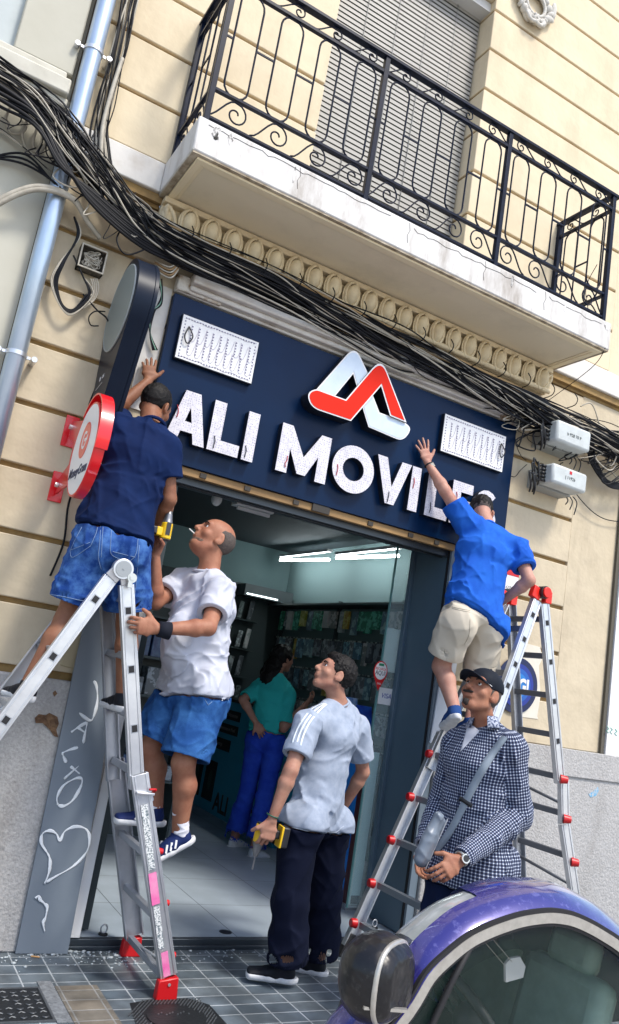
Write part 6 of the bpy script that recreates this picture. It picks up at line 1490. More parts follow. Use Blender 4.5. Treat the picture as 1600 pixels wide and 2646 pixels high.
def surf_patch(o, tri, m, name, parent, lift=.003, n=14):
    """triangle of cloth laid on a mesh"""
    me = o.data; bv = BVHTree.FromPolygons([v.co[:] for v in me.vertices], [p.vertices[:] for p in me.polygons]); vs = []; idx = {}; fs = []
    for i in range(n+1):
        for j in range(n+1-i):
            u, v = i/n, j/n; px = tri[0][0]*(1-u-v)+tri[1][0]*u+tri[2][0]*v; py = tri[0][1]*(1-u-v)+tri[1][1]*u+tri[2][1]*v
            h = bv.ray_cast(CAM, ray(px, py).normalized())
            if h[0] is None: continue
            idx[(i,j)] = len(vs); vs.append(h[0]+h[1]*lift)
    for i in range(n):
        for j in range(n-i):
            if all(k in idx for k in ((i,j),(i+1,j),(i,j+1))): fs.append((idx[(i,j)], idx[(i+1,j)], idx[(i,j+1)]))
            if all(k in idx for k in ((i+1,j),(i+1,j+1),(i,j+1))): fs.append((idx[(i+1,j)], idx[(i+1,j+1)], idx[(i,j+1)]))
    o2 = MB().add(vs, fs, True).build(name, m, parent); md = o2.modifiers.new('thick', 'SOLIDIFY'); md.thickness = .002; return o2
# ---------------------------------------------------------------- door mirror of the car
f = Field(mcn-Vector((.2,.2,.2)), mcn+Vector((.2,.2,.2)), .003)
mn = Vector((.50,-.866,.02)).normalized(); mx_ = Vector((0,0,1)).cross(mn).normalized(); MR = frame3(mx_, -mn, Vector((0,0,1)))
f.add(rbox(mcn+Vector((-.012,.02,0)), (.088,.062,.078), MR, .055), 0, ((mcn+mn*.030, mn),)); f.add(ellp(mcn+Vector((-.022,.03,.004)), (.082,.072,.080), MR), .03, ((mcn+mn*.030, mn),)); f.add(rcone(mcn+Vector((.0,.04,-.06)), mcn+Vector((.10,.12,-.10)), .03, .03), .02)
f.wrinkle(.0004, 200, 4); hs_ = to_obj(f, 'housing', mat('mirror_black', (.008,.008,.010), .30, spec=.4, var=.6, vscale=60, col2=(.05,.05,.05), thr=(.55,.7)), DM)
MB().tube([mcn+mn*.030+MR @ Vector((.082*math.copysign(abs(math.cos(a))**.75, math.cos(a)), 0, .077*math.copysign(abs(math.sin(a))**.75, math.sin(a))))+Vector((-.015,.02,0)) for a in [2*math.pi*k/36 for k in range(36)]], .007, 8, closed=True).build('rim', M_silver, DM)
MB().prism([mcn+mn*.0335+MR @ Vector((.076*math.copysign(abs(math.cos(a))**.75, math.cos(a)), 0, .071*math.copysign(abs(math.sin(a))**.75, math.sin(a))))+Vector((-.015,.02,0)) for a in [2*math.pi*k/36 for k in range(36)]], mn*.002).build('glass', mat('mirror_glass', (.5,.5,.5)), DM)
MB().bar(mcn+Vector((-.085,-.035,-.035)), mcn+Vector((.01,-.06,-.035)), .012, .006).build('indicator_strip', M_silver, DM)
# ---------------------------------------------------------------- hair
def hair(P_, name, m, prims, cuts=(), holes=(), wr=(.0010,170,2), h=.004, k=.015, smooth=1):
    L, R = P_.L, P_.R; c = L(0,0,0); f = Field(c-Vector((.25,.25,.30)), c+Vector((.25,.25,.25)), h)
    for (x,y,z,a,b,d) in prims: f.add(ellp(L(x,y,z), (a,b,d), R), k)
    if wr: f.wrinkle(*wr)
    for (p, n) in cuts: f.cut(L(*p), R @ Vector(n))
    for (x,y,z,a,b,d) in holes: f.sub(ellp(L(x,y,z), (a,b,d), R), .003)
    return to_obj(f, name, m, P_.root, smooth=smooth)
EARS = [(-.080,-.012,-.006,.02,.024,.036), (.080,-.012,-.006,.02,.024,.036)]
M_hair = mat('black_hair', (.0035,.003,.003), .6, spec=.25, var=.8, vscale=90, col2=(.010,.008,.007), bump=.6, bscale=260, bdist=.003)
M_hairs = mat('shaved_hair', (.055,.045,.040), .8, var=.8, vscale=150, col2=(.12,.09,.075), bump=.5, bscale=400, bdist=.002)
def fabric(name, c, c2=None, v=.5, vs=10, rough=.85, bump=.35, bs=350): return mat(name, c, rough, spec=.15, var=v, vscale=vs, col2=c2, bump=bump, bscale=bs, bdist=.0012)
M_denim = mat('blue_denim', (.012,.050,.22), .85, spec=.15, var=.9, vscale=14, col2=(.07,.18,.44), bump=.6, bscale=320, bdist=.0015, thr=(.42,.66), detail=9)
M_denim2 = mat('faded_denim', (.014,.065,.22), .85, spec=.15, var=.9, vscale=9, col2=(.04,.14,.36), bump=.6, bscale=320, bdist=.0015, thr=(.42,.66), detail=9)
M_sole = mat('white_sole', (.72,.73,.75), .55, var=.4, vscale=40); M_lace = mat('lace_navy', (.02,.03,.08), .7)
sk1 = skin_mat('skin_brown', (.28,.125,.070), (.20,.080,.045)); sk2 = skin_mat('skin_tan', (.38,.175,.105), (.28,.105,.062)); sk3 = skin_mat('skin_light', (.45,.24,.165), (.34,.145,.10)); sk4 = skin_mat('skin_fair', (.50,.28,.21), (.42,.19,.14))
def V3(*a): return Vector(a)
# ================= man on the left ladder: navy shirt and denim shorts, seen from behind
J = dict(head=at(402,1052,-.27), fwd=V3(.72,.66,-.30), up=V3(.22,.1,.95), facing=V3(.28,.96,0).normalized(),
 N=at(388,1108,-.36), P=at(293,1372,-.42), SL=at(318,1118,-.36), SR=at(430,1158,-.42), EL=at(292,1066,-.16), WL=at(383,985,-.085), ER=at(437,1290,-.42), WR=at(400,1372,-.24),
 HL=at(250,1412,-.43), HR=at(330,1425,-.43), KL=at(172,1600,-.37), KR=at(330,1612,-.37), AL=at(75,1768,-.42), AR=at(320,1797,-.40), toeL=V3(-.25,.95,.0), toeR=V3(-.1,.97,0))
PA = Person('a', 'man seen from behind on the left ladder, navy t-shirt and blue denim shorts', J, sk1, build=1.0, tw=.98)
PA.body(dict(L=dict(d=V3(-.10,.12,1), n=V3(.15,1,0), side=-1, curl=.28, spread=.10, thumb=.15), R=dict(d=J['WR']-J['ER'], n=V3(-.3,1,0), side=1, curl=.9)), dict(s=1.0))
M_navy = fabric('navy_cotton', (.003,.012,.055), (.005,.020,.085), .6, 7)
sA = PA.shirt(M_navy, off=.020, hem=-.015, sleeve=.60, wr=(.0040,40,3,(1,1,.6)), flare=.022, sl_off=.026)
PA.ring(PA.J['N']+V3(.01,-.005,.018), PA.J['head']-PA.J['N'], .067, .010, M_navy, 'collar')
sh_ = PA.shorts(M_denim, .78, .80, off=.024, flare=.028, wr=(.0034,46,5,(1,1,.7)), waist=.09, rs=(.094,.074))
M_thread = mat('pale_stitch', (.20,.30,.48), .8)
for ln in ([(200,1345),(240,1330),(300,1335),(383,1372)],):  surf_lines(sh_, [ln], .003, M_denim2, 'waistband', sh_)
surf_lines(sh_, [[(222,1345),(195,1395),(182,1425)],[(182,1425),(190,1440),(235,1410)],[(235,1410),(250,1375),(252,1350)],[(182,1422),(233,1402)],
   [(290,1355),(286,1400),(290,1435),(335,1450)],[(335,1450),(352,1430),(358,1372)],[(290,1355),(358,1370)],[(291,1425),(350,1440)],[(262,1340),(258,1400),(255,1440),(262,1470)],
   [(268,1342),(264,1400),(262,1440)],[(362,1380),(355,1470),(345,1570)]], .0014, M_thread, 'seam_stitching', sh_, lift=.002)
surf_lines(sh_, [[(132,1536),(170,1543),(215,1552),(240,1550)],[(322,1570),(345,1575),(368,1573)]], .0016, M_thread, 'hem_stitching', sh_)
hair(PA, 'hair', M_hair, [(0,-.022,.036,.083,.100,.090)], cuts=[((0,.052,.03),(0,1,-.45)), ((0,-.07,-.072),(0,.1,-1))], holes=EARS)
M_shoeb = fabric('black_shoe', (.010,.012,.016), (.02,.02,.03), .4, 20, .5)
PA.shoe(J['AL'], J['toeL'], V3(0,0,1), M_shoeb, M_sole); PA.shoe(J['AR'], J['toeR'], V3(0,0,1), M_shoeb, M_sole)
# ================= bald man in the white t-shirt
J = dict(head=at(552,1392,-.33), fwd=V3(-.86,.02,.50), up=V3(.48,0,.86), facing=V3(-.96,.28,0).normalized(),
 N=at(538,1485,-.33), P=at(500,1770,-.33), SL=at(568,1528,-.50), SR=at(470,1505,-.16), EL=at(538,1622,-.66), WL=at(408,1625,-.665), ER=at(402,1556,-.28), WR=at(402,1436,-.36),
 HL=at(528,1790,-.42), HR=at(462,1790,-.24), KL=at(474,1972,-.48), KR=at(390,1935,-.24), AL=at(464,2150,-.42), AR=at(402,2092,-.28), toeL=V3(-.86,.0,-.50), toeR=V3(-1,.1,-.02))
PB = Person('b', 'bald bearded man in white t-shirt and blue shorts gripping the left ladder', J, sk2, build=1.04, belly=.028, tw=.97)
PB.body(dict(L=dict(d=V3(-1,.02,-.02), n=V3(0,1,0), side=-1, curl=.72, spread=.04, thumb=.5, scale=1.08), R=dict(d=V3(-.05,.1,1), n=V3(-.9,-.3,0), side=1, curl=.95, spread=.03, thumb=.8, scale=1.05)), dict(s=1.06, chinfat=1, nose=1.1))
M_wt = fabric('white_cotton', (.50,.52,.59), (.44,.46,.54), .5, 6, .8, .3)
sB = PB.shirt(M_wt, off=.018, hem=-.035, sleeve=.66, wr=(.0042,40,7,(1,1,.8)), flare=.014, sl_off=.026)
PB.ring(J['N']+V3(-.012,0,.010), J['head']-J['N'], .071, .008, M_wt, 'collar')
shB = PB.shorts(M_denim2, .93, .86, off=.026, flare=.022, wr=(.0036,44,8,(1,1,.8)), waist=.06, rs=(.098,.080))
surf_lines(shB, [[(523,1768),(524,1795),(538,1822)],[(538,1822),(562,1800)],[(434,1955),(465,1962),(505,1966)],[(437,1962),(465,1970),(502,1975)]], .0015, M_thread, 'seam_stitching', shB)
if False: surf_lines(sB, [[(468,1548),(492,1560),(505,1540)],[(440,1690),(452,1720),(470,1740)],[(465,1750),(472,1762)]][1:], .0012, mat('dirt_mark', (.10,.10,.12), .8), 'dirt_mark', sB)
hair(PB, 'hair_fringe', M_hairs, [(0,-.024,.022,.0835,.100,.088)], cuts=[((0,.026,.03),(0,1,-.35)), ((0,0,.058),(0,.45,1)), ((0,-.07,-.060),(0,.1,-1))], holes=EARS, wr=(.0006,200,2))
hair(PB, 'beard', mat('stubble', (.075,.055,.045), .9, var=1, vscale=120, col2=(.20,.12,.085)), [(0,.040,-.062,.058,.052,.050),(0,.068,-.093,.028,.024,.022)], cuts=[((0,0,-.045),(0,.25,1))], holes=EARS+[(0,.105,-.055,.022,.02,.014)], wr=(.0006,200,3))
tp = PB.L(0,.098,-.053); MB().cyl(tp, tp+V3(-.035,-.004,.018), .0035, 8).build('cigarette', mat('cig_white', (.8,.8,.78), .6), PB.root)
wl = J['WL']; MB().tube([wl+V3(.002,0,0), wl+V3(.03,0,0), wl+V3(.062,.0,0)], [.039,.041,.045], 20).build('wrist_support', fabric('black_knit', (.012,.014,.022), None, 0, 1), PB.root)
M_shoen = fabric('navy_shoe', (.010,.020,.085), (.02,.035,.13), .5, 25, .6)
PB.shoe(J['AL'], J['toeL'], V3(-.4,0,.86), M_shoen, M_sole, L=.30, sock=mat('white_sock', (.76,.76,.82), .9), sockh=.12, stripes=True, solemat=M_lace)
PB.shoe(J['AR'], J['toeR'], V3(0,0,1), M_shoen, M_sole, L=.30, sock=mat('white_sock', ()), sockh=.12, stripes=True, solemat=M_lace)
# ================= woman inside the shop
J = dict(head=at(733,1702,2.15), fwd=V3(.97,.20,-.08), up=V3(0,0,1), facing=V3(.86,.50,0).normalized(),
 N=at(712,1748,2.12), P=at(690,1895,2.10), SL=at(672,1775,2.22), SR=at(745,1795,2.03), EL=at(628,1808,2.15), WL=at(662,1868,2.02), ER=at(733,1882,1.95), WR=at(790,1820,2.0),
 HL=at(664,1915,2.17), HR=at(712,1922,2.04), KL=at(640,2040,2.2), KR=at(683,2060,2.0), AL=at(606,2168,2.30), AR=at(658,2196,1.96), toeL=V3(.9,.3,0), toeR=V3(.95,.15,0))
PC = Person('c', 'woman with long black hair, teal top and blue jeans inside the shop', J, sk3, build=.92, female=True, h=.006, tw=.98)
PC.body(dict(L=dict(d=V3(.5,-.2,-.6), n=V3(.3,.8,0), side=-1, curl=.5), R=dict(d=V3(.7,.2,.5), n=V3(0,.6,.6), side=1, curl=.5)), dict(s=.97, jaw=.92))
M_teal = fabric('teal_top', (.03,.42,.40), (.04,.50,.47), .4, 8)
PC.shirt(M_teal, off=.012, hem=.035, sleeve=.85, wr=(.004,30,9), flare=.006, sl_off=.016)
M_jean = fabric('deep_blue_jeans', (.016,.05,.42), (.03,.09,.55), .6, 9)
PC.shorts(M_jean, 1.97, 1.97, off=.012, flare=.040, wr=(.003,30,4), waist=.10, rs=(.096,.062))
hair(PC, 'long_hair', M_hair, [(0,-.026,.034,.088,.104,.094),(0,-.085,-.06,.075,.055,.11),(-.01,-.12,-.16,.075,.05,.13),(-.03,-.13,-.24,.065,.045,.10)], cuts=[((0,.045,.04),(0,1,-.30))], holes=[], k=.03, wr=(.004,70,2))
PC.shoe(J['AL'], J['toeL'], V3(0,0,1), M_sole, M_sole, L=.25); PC.shoe(J['AR'], J['toeR'], V3(0,0,1), mat('white_shoe', (.55,.60,.66), .6), M_sole, L=.25)
# ================= young man in the grey t-shirt
J = dict(head=at(862,1744,-.50), fwd=V3(-.88,.18,.40), up=V3(.34,0,.94), facing=V3(-.55,.83,0).normalized(),
 N=at(872,1822,-.47), P=at(815,2092,-.48), SL=at(794,1872,-.62), SR=at(925,1882,-.38), EL=at(752,1990,-.70), WL=at(703,2118,-.68), ER=at(938,1995,-.34), WR=at(885,2090,-.22),
 HL=at(775,2125,-.56), HR=at(850,2128,-.42), KL=at(752,2325,-.585), KR=at(838,2325,-.44), AL=at(742,2495,-.56), AR=at(822,2478,-.40), toeL=V3(-.90,.42,0), toeR=V3(-.80,.58,0))
PD = Person('d', 'young man in grey t-shirt and dark trousers looking up, drill in hand', J, sk3, build=.98, tw=.96)
PD.body(dict(L=dict(d=V3(-.12,.0,-1), n=V3(.15,1,0), side=-1, curls=(.62,.80,.82,.85), spread=.04, thumb=.7, scale=1.05), R=dict(d=V3(-.3,.5,-.8), n=V3(-.8,-.3,0), side=1, curl=.5)), dict(s=1.0, nose=1.1))
M_grey = fabric('grey_marl', (.36,.41,.50), (.27,.32,.41), .8, 22, .9, .5, 260)
sD = PD.shirt(M_grey, off=.014, hem=-.085, sleeve=.70, wr=(.0040,40,12,(1,1,.9)), flare=.008, sl_off=.024)
PD.ring(J['N']+V3(-.004,0,.008), J['head']-J['N'], .067, .007, M_grey, 'collar')
M_strp = mat('shoulder_stripe', (.70,.76,.80), .8)
for i in range(3):
    o_ = i*11
    surf_ribbon(sD, [(838+o_*.25,1818+o_*.1),(806+o_*.7,1832+o_*.4),(775+o_,1872),(757+o_,1915),(748+o_,1965)], .011, M_strp, 'sleeve_stripe', sD)
surf_lines(sD, [[(728,2130),(780,2143),(850,2158),(888,2135)]], .0022, mat('grey_stitch', (.5,.55,.62), .8), 'hem_seam', sD)
M_trou = fabric('dark_navy_trousers', (.003,.005,.017), (.006,.009,.026), .5, 12)
PD.shorts(M_trou, 1.93, 1.93, off=.024, flare=.030, wr=(.0042,34,14,(1,1,1.1)), waist=.08, rs=(.096,.070))
hair(PD, 'hair', M_hair, [(0,-.024,.040,.086,.104,.096),(0,.04,.085,.055,.045,.035)], cuts=[((0,.070,.052),(0,1,-.62)), ((0,-.07,-.058),(0,.1,-1))], holes=EARS, wr=(.0020,190,2))
PD.shoe(J['AL'], J['toeL'], V3(0,0,1), M_shoeb, M_sole, L=.30); PD.shoe(J['AR'], J['toeR'], V3(0,0,1), M_shoeb, M_sole, L=.30)
PD.ring(J['WL']+V3(0,0,.02), J['EL']-J['WL'], .031, .0035, mat('green_bead', (.02,.10,.06), .5), 'bracelet')
# ================= man on the right ladder: bright blue shirt, beige shorts
J = dict(head=at(1243,1326,-.20), fwd=V3(.40,.66,-.62), up=V3(.25,.55,.80), facing=V3(.10,.99,0).normalized(),
 N=at(1262,1372,-.33), P=at(1222,1575,-.40), SL=at(1202,1352,-.30), SR=at(1336,1420,-.42), EL=at(1150,1268,-.22), WL=at(1105,1196,-.115), ER=at(1368,1500,-.56), WR=at(1290,1560,-.34),
 HL=at(1180,1612,-.40), HR=at(1252,1622,-.40), KL=at(1140,1722,-.26), KR=at(1240,1752,-.30), AL=at(1174,1832,-.42), AR=at(1216,1862,-.40), toeL=V3(.35,.88,-.40), toeR=V3(.2,.97,-.1))
PE = Person('e', 'man in bright blue shirt and beige shorts reaching up from the right ladder', J, sk4, build=1.0, tw=.98)
PE.body(dict(L=dict(d=V3(-.40,.10,.92), n=V3(.05,1,0), side=-1, curl=.07, spread=.26, thumb=.1, scale=1.03), R=dict(d=V3(-.5,.3,-.4), n=V3(-.2,.2,-.9), side=1, curl=.8)), dict(s=1.0))
M_blue = fabric('royal_blue_cotton', (.012,.090,.46), (.020,.14,.58), .7, 8)
sE = PE.shirt(M_blue, off=.026, hem=-.05, sleeve=.62, wr=(.0044,38,21,(1.2,1,.6)), flare=.026, sl_off=.028, hemtilt=V3(.35,0,0))
PE.ring(J['N']+V3(-.01,.02,.018), J['head']-J['N'], .068, .009, M_blue, 'collar')
M_beige = fabric('beige_cotton', (.60,.54,.44), (.54,.48,.38), .5, 8)
shE = PE.shorts(M_beige, .72, .86, off=.022, flare=.022, wr=(.004,28,6), waist=.10, rs=(.094,.078))
surf_lines(shE, [[(1150,1563),(1185,1572),(1215,1578)],[(1150,1566),(1185,1576),(1215,1582)],[(1215,1600),(1212,1640),(1200,1665)]], .0014, mat('beige_stitch', (.38,.33,.25), .8), 'pocket_seam', shE)
hair(PE, 'hair', M_hair, [(0,-.022,.040,.082,.099,.088)], cuts=[((0,.062,.04),(0,1,-.45)), ((0,-.075,-.020),(0,-.3,-1))], holes=EARS)
hair(PE, 'faded_hair', M_hairs, [(0,-.022,.034,.0795,.0965,.085)], cuts=[((0,.052,.03),(0,1,-.45)), ((0,-.07,-.072),(0,.1,-1))], holes=EARS, wr=None)
PE.shoe(J['AL'], J['toeL'], V3(0,0,1), fabric('white_navy_shoe', (.02,.06,.20), None, 0, 1), M_sole, L=.27); PE.shoe(J['AR'], J['toeR'], V3(0,0,1), fabric('white_navy_shoe', ()), M_sole, L=.27)
PE.ring(J['WL']+(J['EL']-J['WL']).normalized()*.018, J['EL']-J['WL'], .0295, .0055, M_black, 'watch_strap'); 
wd = (J['WL']-J['EL']).normalized(); wp = J['WL']-wd*.018+V3(.008,-.029,.0)
MB().obox(wp, wd*.020, wd.cross(V3(0,1,0)).normalized()*.016, (0,.005,0)).build('watch', M_black, PE.root, bevel=.003)
# ================= man in the cap and checked shirt
fy = -1.25
J = dict(head=at(1242,1790,fy-.02), fwd=V3(-.88,-.26,.34), up=V3(.32,.06,.94), facing=V3(-.80,-.60,0).normalized(),
 N=at(1251,1884,fy), P=at(1216,2195,fy), SL=at(1322,1934,-1.42), SR=at(1182,1926,-1.09), EL=at(1338,2108,-1.42), WL=at(1188,2222,-1.52), ER=at(1140,2075,-1.03), WR=at(1092,2190,-1.14),
 HL=at(1245,2235,-1.34), HR=at(1172,2230,-1.16), toeL=V3(-.8,-.6,0), toeR=V3(-.9,-.3,0))
J['KL'] = V3(J['HL'].x-.02, -1.37, .47); J['KR'] = V3(J['HR'].x-.06, -1.17, .47); J['AL'] = V3(J['HL'].x+.0, -1.37, .085); J['AR'] = V3(J['HR'].x-.05, -1.15, .085)
PF = Person('f', 'man in black cap and navy gingham shirt looking up beside the parked car', J, sk2, build=1.0, tw=1.0, h=.004)
PF.body(dict(L=dict(d=V3(-.80,-.05,-.50), n=V3(.1,.9,-.35), side=-1, curls=(.35,.42,.5,.6), spread=.06, thumb=.45, scale=1.05), R=dict(d=V3(-.15,-.1,-1), n=V3(.3,-.8,0), side=1, curl=.6)), dict(s=1.06, nose=1.15, jaw=.98))
def gingham():
    m = bpy.data.materials.new('navy_gingham'); m.use_nodes = True; t = m.node_tree; b = t.nodes['Principled BSDF']; b.inputs['Roughness'].default_value = .85
    uv = t.nodes.new('ShaderNodeUVMap'); uv.uv_map = 'uv'; sx = t.nodes.new('ShaderNodeSeparateXYZ'); t.links.new(uv.outputs[0], sx.inputs[0]); outs = []
    for k in (0, 1):
        a = t.nodes.new('ShaderNodeMath'); a.operation = 'MULTIPLY'; a.inputs[1].default_value = 1/.0150; t.links.new(sx.outputs[k], a.inputs[0])
        c = t.nodes.new('ShaderNodeMath'); c.operation = 'FRACT'; t.links.new(a.outputs[0], c.inputs[0])
        d = t.nodes.new('ShaderNodeMath'); d.operation = 'GREATER_THAN'; d.inputs[1].default_value = .33; t.links.new(c.outputs[0], d.inputs[0]); outs.append(d.outputs[0])
    mm = t.nodes.new('ShaderNodeMath'); mm.operation = 'MULTIPLY'; t.links.new(outs[0], mm.inputs[0]); t.links.new(outs[1], mm.inputs[1])
    aa = t.nodes.new('ShaderNodeMath'); aa.operation = 'ADD'; t.links.new(outs[0], aa.inputs[0]); t.links.new(outs[1], aa.inputs[1])
    r = t.nodes.new('ShaderNodeValToRGB'); r.color_ramp.interpolation = 'CONSTANT'; e = r.color_ramp.elements; e[0].color = (.66,.69,.76,1); e[0].position = 0; e[1].position = .9; e[1].color = (.003,.006,.028,1); x = e.new(.4); x.color = (.10,.13,.22,1)
    h = t.nodes.new('ShaderNodeMath'); h.operation = 'MULTIPLY'; h.inputs[1].default_value = .5; t.links.new(aa.outputs[0], h.inputs[0]); t.links.new(h.outputs[0], r.inputs[0]); t.links.new(r.outputs[0], b.inputs['Base Color'])
    return m
M_ging = gingham(); fl = J['facing']
segs = [(J['P']-V3(0,0,.15), J['N'], fl, .165), (J['SL'], J['EL'], fl, .075), (J['EL'], J['WL'], V3(0,-1,0), .07), (J['SR'], J['ER'], fl, .075), (J['ER'], J['WR'], fl, .07)]
sF = PF.shirt(M_ging, off=.024, hem=-.165, wr=(.0034,40,31,(1,1,.8)), flare=.026, long=True, uv=segs)
# open neckline with white t-shirt
surf_patch(sF, [(1212,1868),(1240,1890),(1190,1945)], M_wt, 'undershirt', sF)
nd = (J['head']-J['N']).normalized(); c0 = J['N']+nd*.024+fl*.012; up_ = (J['N']-J['P']).normalized()
vs = []; fs = []; n = 36
for k in range(n+1):
    a = math.radians(28+304*k/n)  # opening towards the front
    dx = fl*math.cos(a)+PF.latS*math.sin(a); 
    for (r, z) in ((.070, .044), (.081, .042), (.112, -.012), (.106, -.018)): vs.append(c0+dx*r+up_*(z-.0*math.cos(a)))
for k in range(n):
    for q in range(4): q2 = (q+1)%4; fs.append((4*k+q, 4*k+4+q, 4*k+4+q2, 4*k+q2))
M_g2 = mat('gingham_collar', (.05,.07,.14), .85, var=1, vscale=85, col2=(.42,.45,.54), thr=(.47,.53))
MB().add(vs, fs, True).build('collar', M_g2, PF.root)
surf_lines(sF, [[(1196,1985),(1188,2050),(1172,2130),(1160,2200)]], .0016, mat('placket_line', (.02,.03,.07), .8), 'placket', sF)
for (px, py) in ((1192,2010),(1185,2070),(1172,2130),(1160,2190)): surf_lines(sF, [[(px-2,py),(px,py),(px+2,py)]], .0045, mat('button', (.06,.07,.10), .4), 'button', sF)
PF.shorts(fabric('navy_trousers', (.006,.012,.040), (.010,.02,.06), .5, 12), 1.95, 1.95, off=.022, flare=.03, wr=(.0045,24,15), waist=.05, rs=(.096,.070))
PF.shoe(J['AL'], J['toeL'], V3(0,0,1), M_shoeb, M_sole); PF.shoe(J['AR'], J['toeR'], V3(0,0,1), M_shoeb, M_sole)
hair(PF, 'hair', M_hairs, [(0,-.024,.020,.0855,.102,.092)], cuts=[((0,.028,.03),(0,1,-.30)), ((0,-.07,-.070),(0,.1,-1))], holes=EARS, wr=(.0008,160,2))
M_brow = mat('brow_hair', (.02,.013,.010), .8)
hair(PF, 'moustache', M_brow, [(-.013,.0985,-.040,.015,.005,.0045),(.013,.0985,-.040,.015,.005,.0045)], wr=(.0006,200,2), h=.002)
hair(PF, 'goatee', M_brow, [(0,.092,-.090,.017,.012,.018)], wr=(.001,180,2), h=.003)
for q, P_ in enumerate((PF, PD, PB)):
    for sg in (-1, 1): MB().tube(spline([P_.L(sg*.016,.094,.028), P_.L(sg*.032,.0935,.034), P_.L(sg*.050,.080,.029)], 4), [.0030,.0033,.0035,.0037,.0038,.0036,.003,.0024,.0016], 6).build('eyebrow', M_brow, P_.root)
M_cap = fabric('black_cap', (.008,.011,.018), (.014,.018,.028), .4, 15, .7)
L, R = PF.L, PF.R; f = Field(L(0,0,0)-V3(.3,.3,.25), L(0,0,0)+V3(.3,.3,.3), .004)
f.add(ellp(L(0,-.020,.046), (.093,.112,.088), R), 0); f.cut(L(0,0,.022), R @ V3(0,-.22,-1))
f.sub(ellp(L(0,-.020,.040), (.086,.105,.080), R), .0)
cap = to_obj(f, 'cap', M_cap, PF.root)
vs = []; fs = []; n = 24
for k in range(n+1):
    u = -1+2*k/n; ang = u*1.18
    for (rr, dz) in ((0, .0), (.35,-.001), (.7,-.004), (1,-.009)):
        x = .076*math.sin(ang)*(1+.04*rr); y0 = .072*math.cos(ang)+.010; y = y0+rr*.085*math.cos(ang*.72); z = .040+rr*.010-.020*(u**2)*(.6+.6*rr)+dz
        vs.append(L(x, y, z+.0025)); vs.append(L(x, y, z-.0025))
for k in range(n):
    for j in range(3):
        a = k*8+j*2; b_ = a+8; fs.append((a, a+2, b_+2, b_)); fs.append((a+1, b_+1, b_+3, a+3))
    a = k*8+6; fs.append((a, a+1, a+9, a+8))
MB().add(vs, fs, True).build('peak', M_cap, cap)
MB().tube([L(.086*math.sin(a), .088*math.cos(a)+.0, .036-.012*(a/1.2)**2) for a in [-1.1+2.2*k/20 for k in range(21)]], .0022, 5).build('peak_piping', M_bwhite, cap)
MB().ell(L(0,-.02,.136), (.007,.007,.004)).build('cap_button', M_cap, cap)
# watch and ring
wd = (J['WL']-J['EL']).normalized(); wc = J['WL']-wd*.012
PF.ring(wc, wd, .031, .007, mat('steel', (.62,.60,.54), .3, metal=.9), 'watch_strap'); wn = V3(-.15,-.95,.25).normalized(); MB().cyl(wc+wn*.031, wc+wn*.042, .021, 20).build('watch_case', mat('steel', ()), PF.root); MB().cyl(wc+wn*.0421, wc+wn*.0432, .015, 20).build('watch_dial', M_black, PF.root)
# sling bag: a thing of its own carried by the man
SB = empty('sling_bag', at(1105,2170,-1.45), 'grey sling bag with a lettered grey strap worn across the gingham shirt', 'bag')
st = surf_ribbon(sF, [(1306,1905),(1270,1952),(1235,2010),(1205,2070),(1175,2130),(1150,2170),(1128,2200)], .038, fabric('grey_webbing', (.26,.31,.36), (.32,.37,.42), .5, 20), 'strap', SB, lift=.004)
bc = at(1108,2175,-1.46); a_ = at(1140,2105,-1.46); b_ = at(1082,2235,-1.46); bd = (b_-a_).normalized(); bx = bd.cross(V3(.6,-.8,0)).normalized(); bn = bx.cross(bd)
f = Field(bc-V3(.25,.25,.25), bc+V3(.25,.25,.25), .004); f.add(rbox((a_+b_)/2, (.056,.120,.022), frame3(bx, bd, bn), .020), 0); f.add(ellp((a_+b_)/2+bd*.04, (.060,.085,.030), frame3(bx, bd, bn)), .02); f.wrinkle(.0025, 40, 3)
to_obj(f, 'pouch', mat('grey_leather', (.15,.18,.22), .38, var=.4, vscale=8, col2=(.20,.24,.29)), SB)
MB().bar(a_-bd*.0+bn*.03-bx*.02, b_+bn*.03-bx*.02, .004, .004).build('zip', M_alu2, SB)
sb_p = at(1207,2068,-1.5); surf_ribbon(sF, [(1190,2062),(1205,2072),(1222,2084)], .020, M_black, 'buckle', SB, lift=.008)
ux_ = (at(1262,1965,-1.5)-at(1200,2080,-1.5)).normalized()
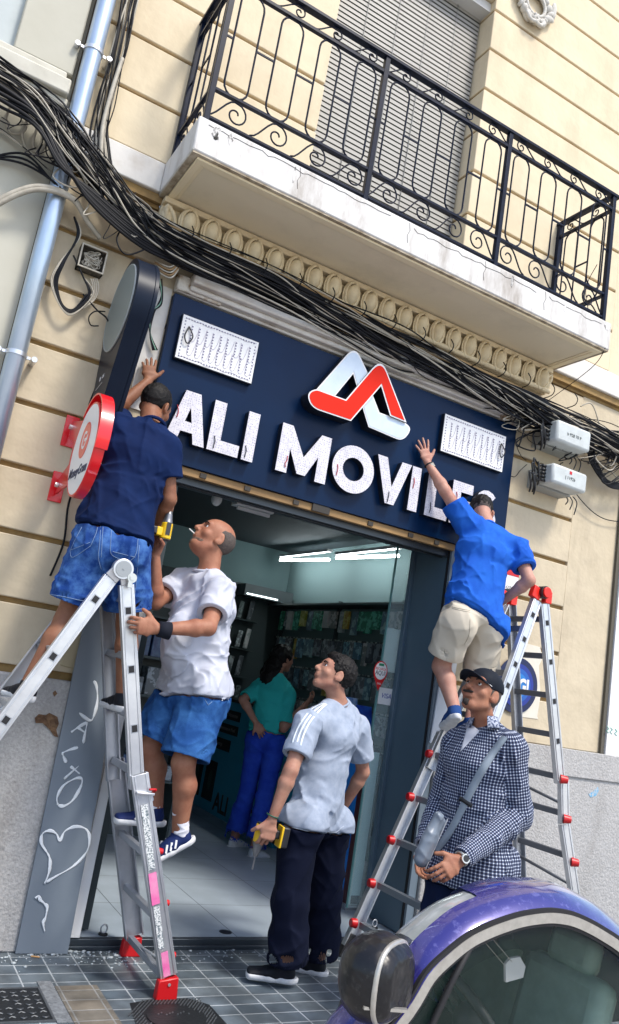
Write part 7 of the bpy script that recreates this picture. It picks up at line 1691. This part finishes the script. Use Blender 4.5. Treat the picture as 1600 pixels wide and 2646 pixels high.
for (s_, px, py) in (('LOCO', 1246, 1998), ('GUANYIN', 1160, 2150)): 
    pp_ = at(px, py, -1.475); dv = (at(px-28,py+48,-1.475)-pp_).normalized(); 
# ================= cordless drills
M_yel = mat('drill_yellow', (.80,.50,.01), .4); M_blk = mat('drill_black', (.02,.02,.023), .45); M_chk = mat('chuck_grey', (.25,.25,.26), .35, metal=.7)
def drill(c, nose, grip, label, bit=0.0):
    """c = centre of the motor body, nose = direction of the chuck, grip = direction of the handle"""
    c = Vector(c); z = Vector(nose).normalized(); g = Vector(grip); g = (g-z*g.dot(z)).normalized(); x = z.cross(g)
    D = empty('cordless_drill', c, label, 'drill')
    MB().cyl(c-z*.055, c+z*.035, .031, 20).build('motor_body', M_yel, D, bevel=.006)
    MB().cyl(c+z*.035, c+z*.055, .029, 20, .024).cyl(c+z*.055, c+z*.085, .023, 20, .019).cyl(c+z*.085, c+z*.105, .018, 16, .011).build('chuck', M_chk, D)
    MB().obox(c+g*.062-z*.018, x*.017, g*.050, z*.021).build('handle', M_blk, D, bevel=.007)
    MB().obox(c+g*.040-z*.020, x*.0185, g*.018, z*.024).build('handle_shell', M_yel, D, bevel=.006)
    b = MB().obox(c+g*.128-z*.012, x*.037, g*.022, z*.052).build('battery', M_blk, D, bevel=.008); MB().obox(c+g*.108-z*.012, x*.038, g*.006, z*.053).build('battery_plate', M_yel, b, bevel=.003)
    MB().obox(c+x*.0315, x*.0015, g*.012, z*.035).obox(c-x*.0315, x*.0015, g*.012, z*.035).each('name_plate', M_blk, D)
    MB().obox(c-z*.058, x*.024, g*.024, z*.004).build('rear_cap', M_blk, D, bevel=.003)
    if bit: MB().cyl(c+z*.10, c+z*(.10+bit), .004, 8).build('drill_bit', M_chk, D)
drill(at(430,1368,-.40), V3(.0,.05,1), V3(-1,-.05,-.12), 'yellow and black cordless drill held chuck up by the bald man')
dc = at(672,2158,-.62)
drill(dc, V3(-.06,.02,-1), V3(1,-.15,-.35), 'yellow and black cordless drill pointing down in the hand of the man in grey', bit=.07)
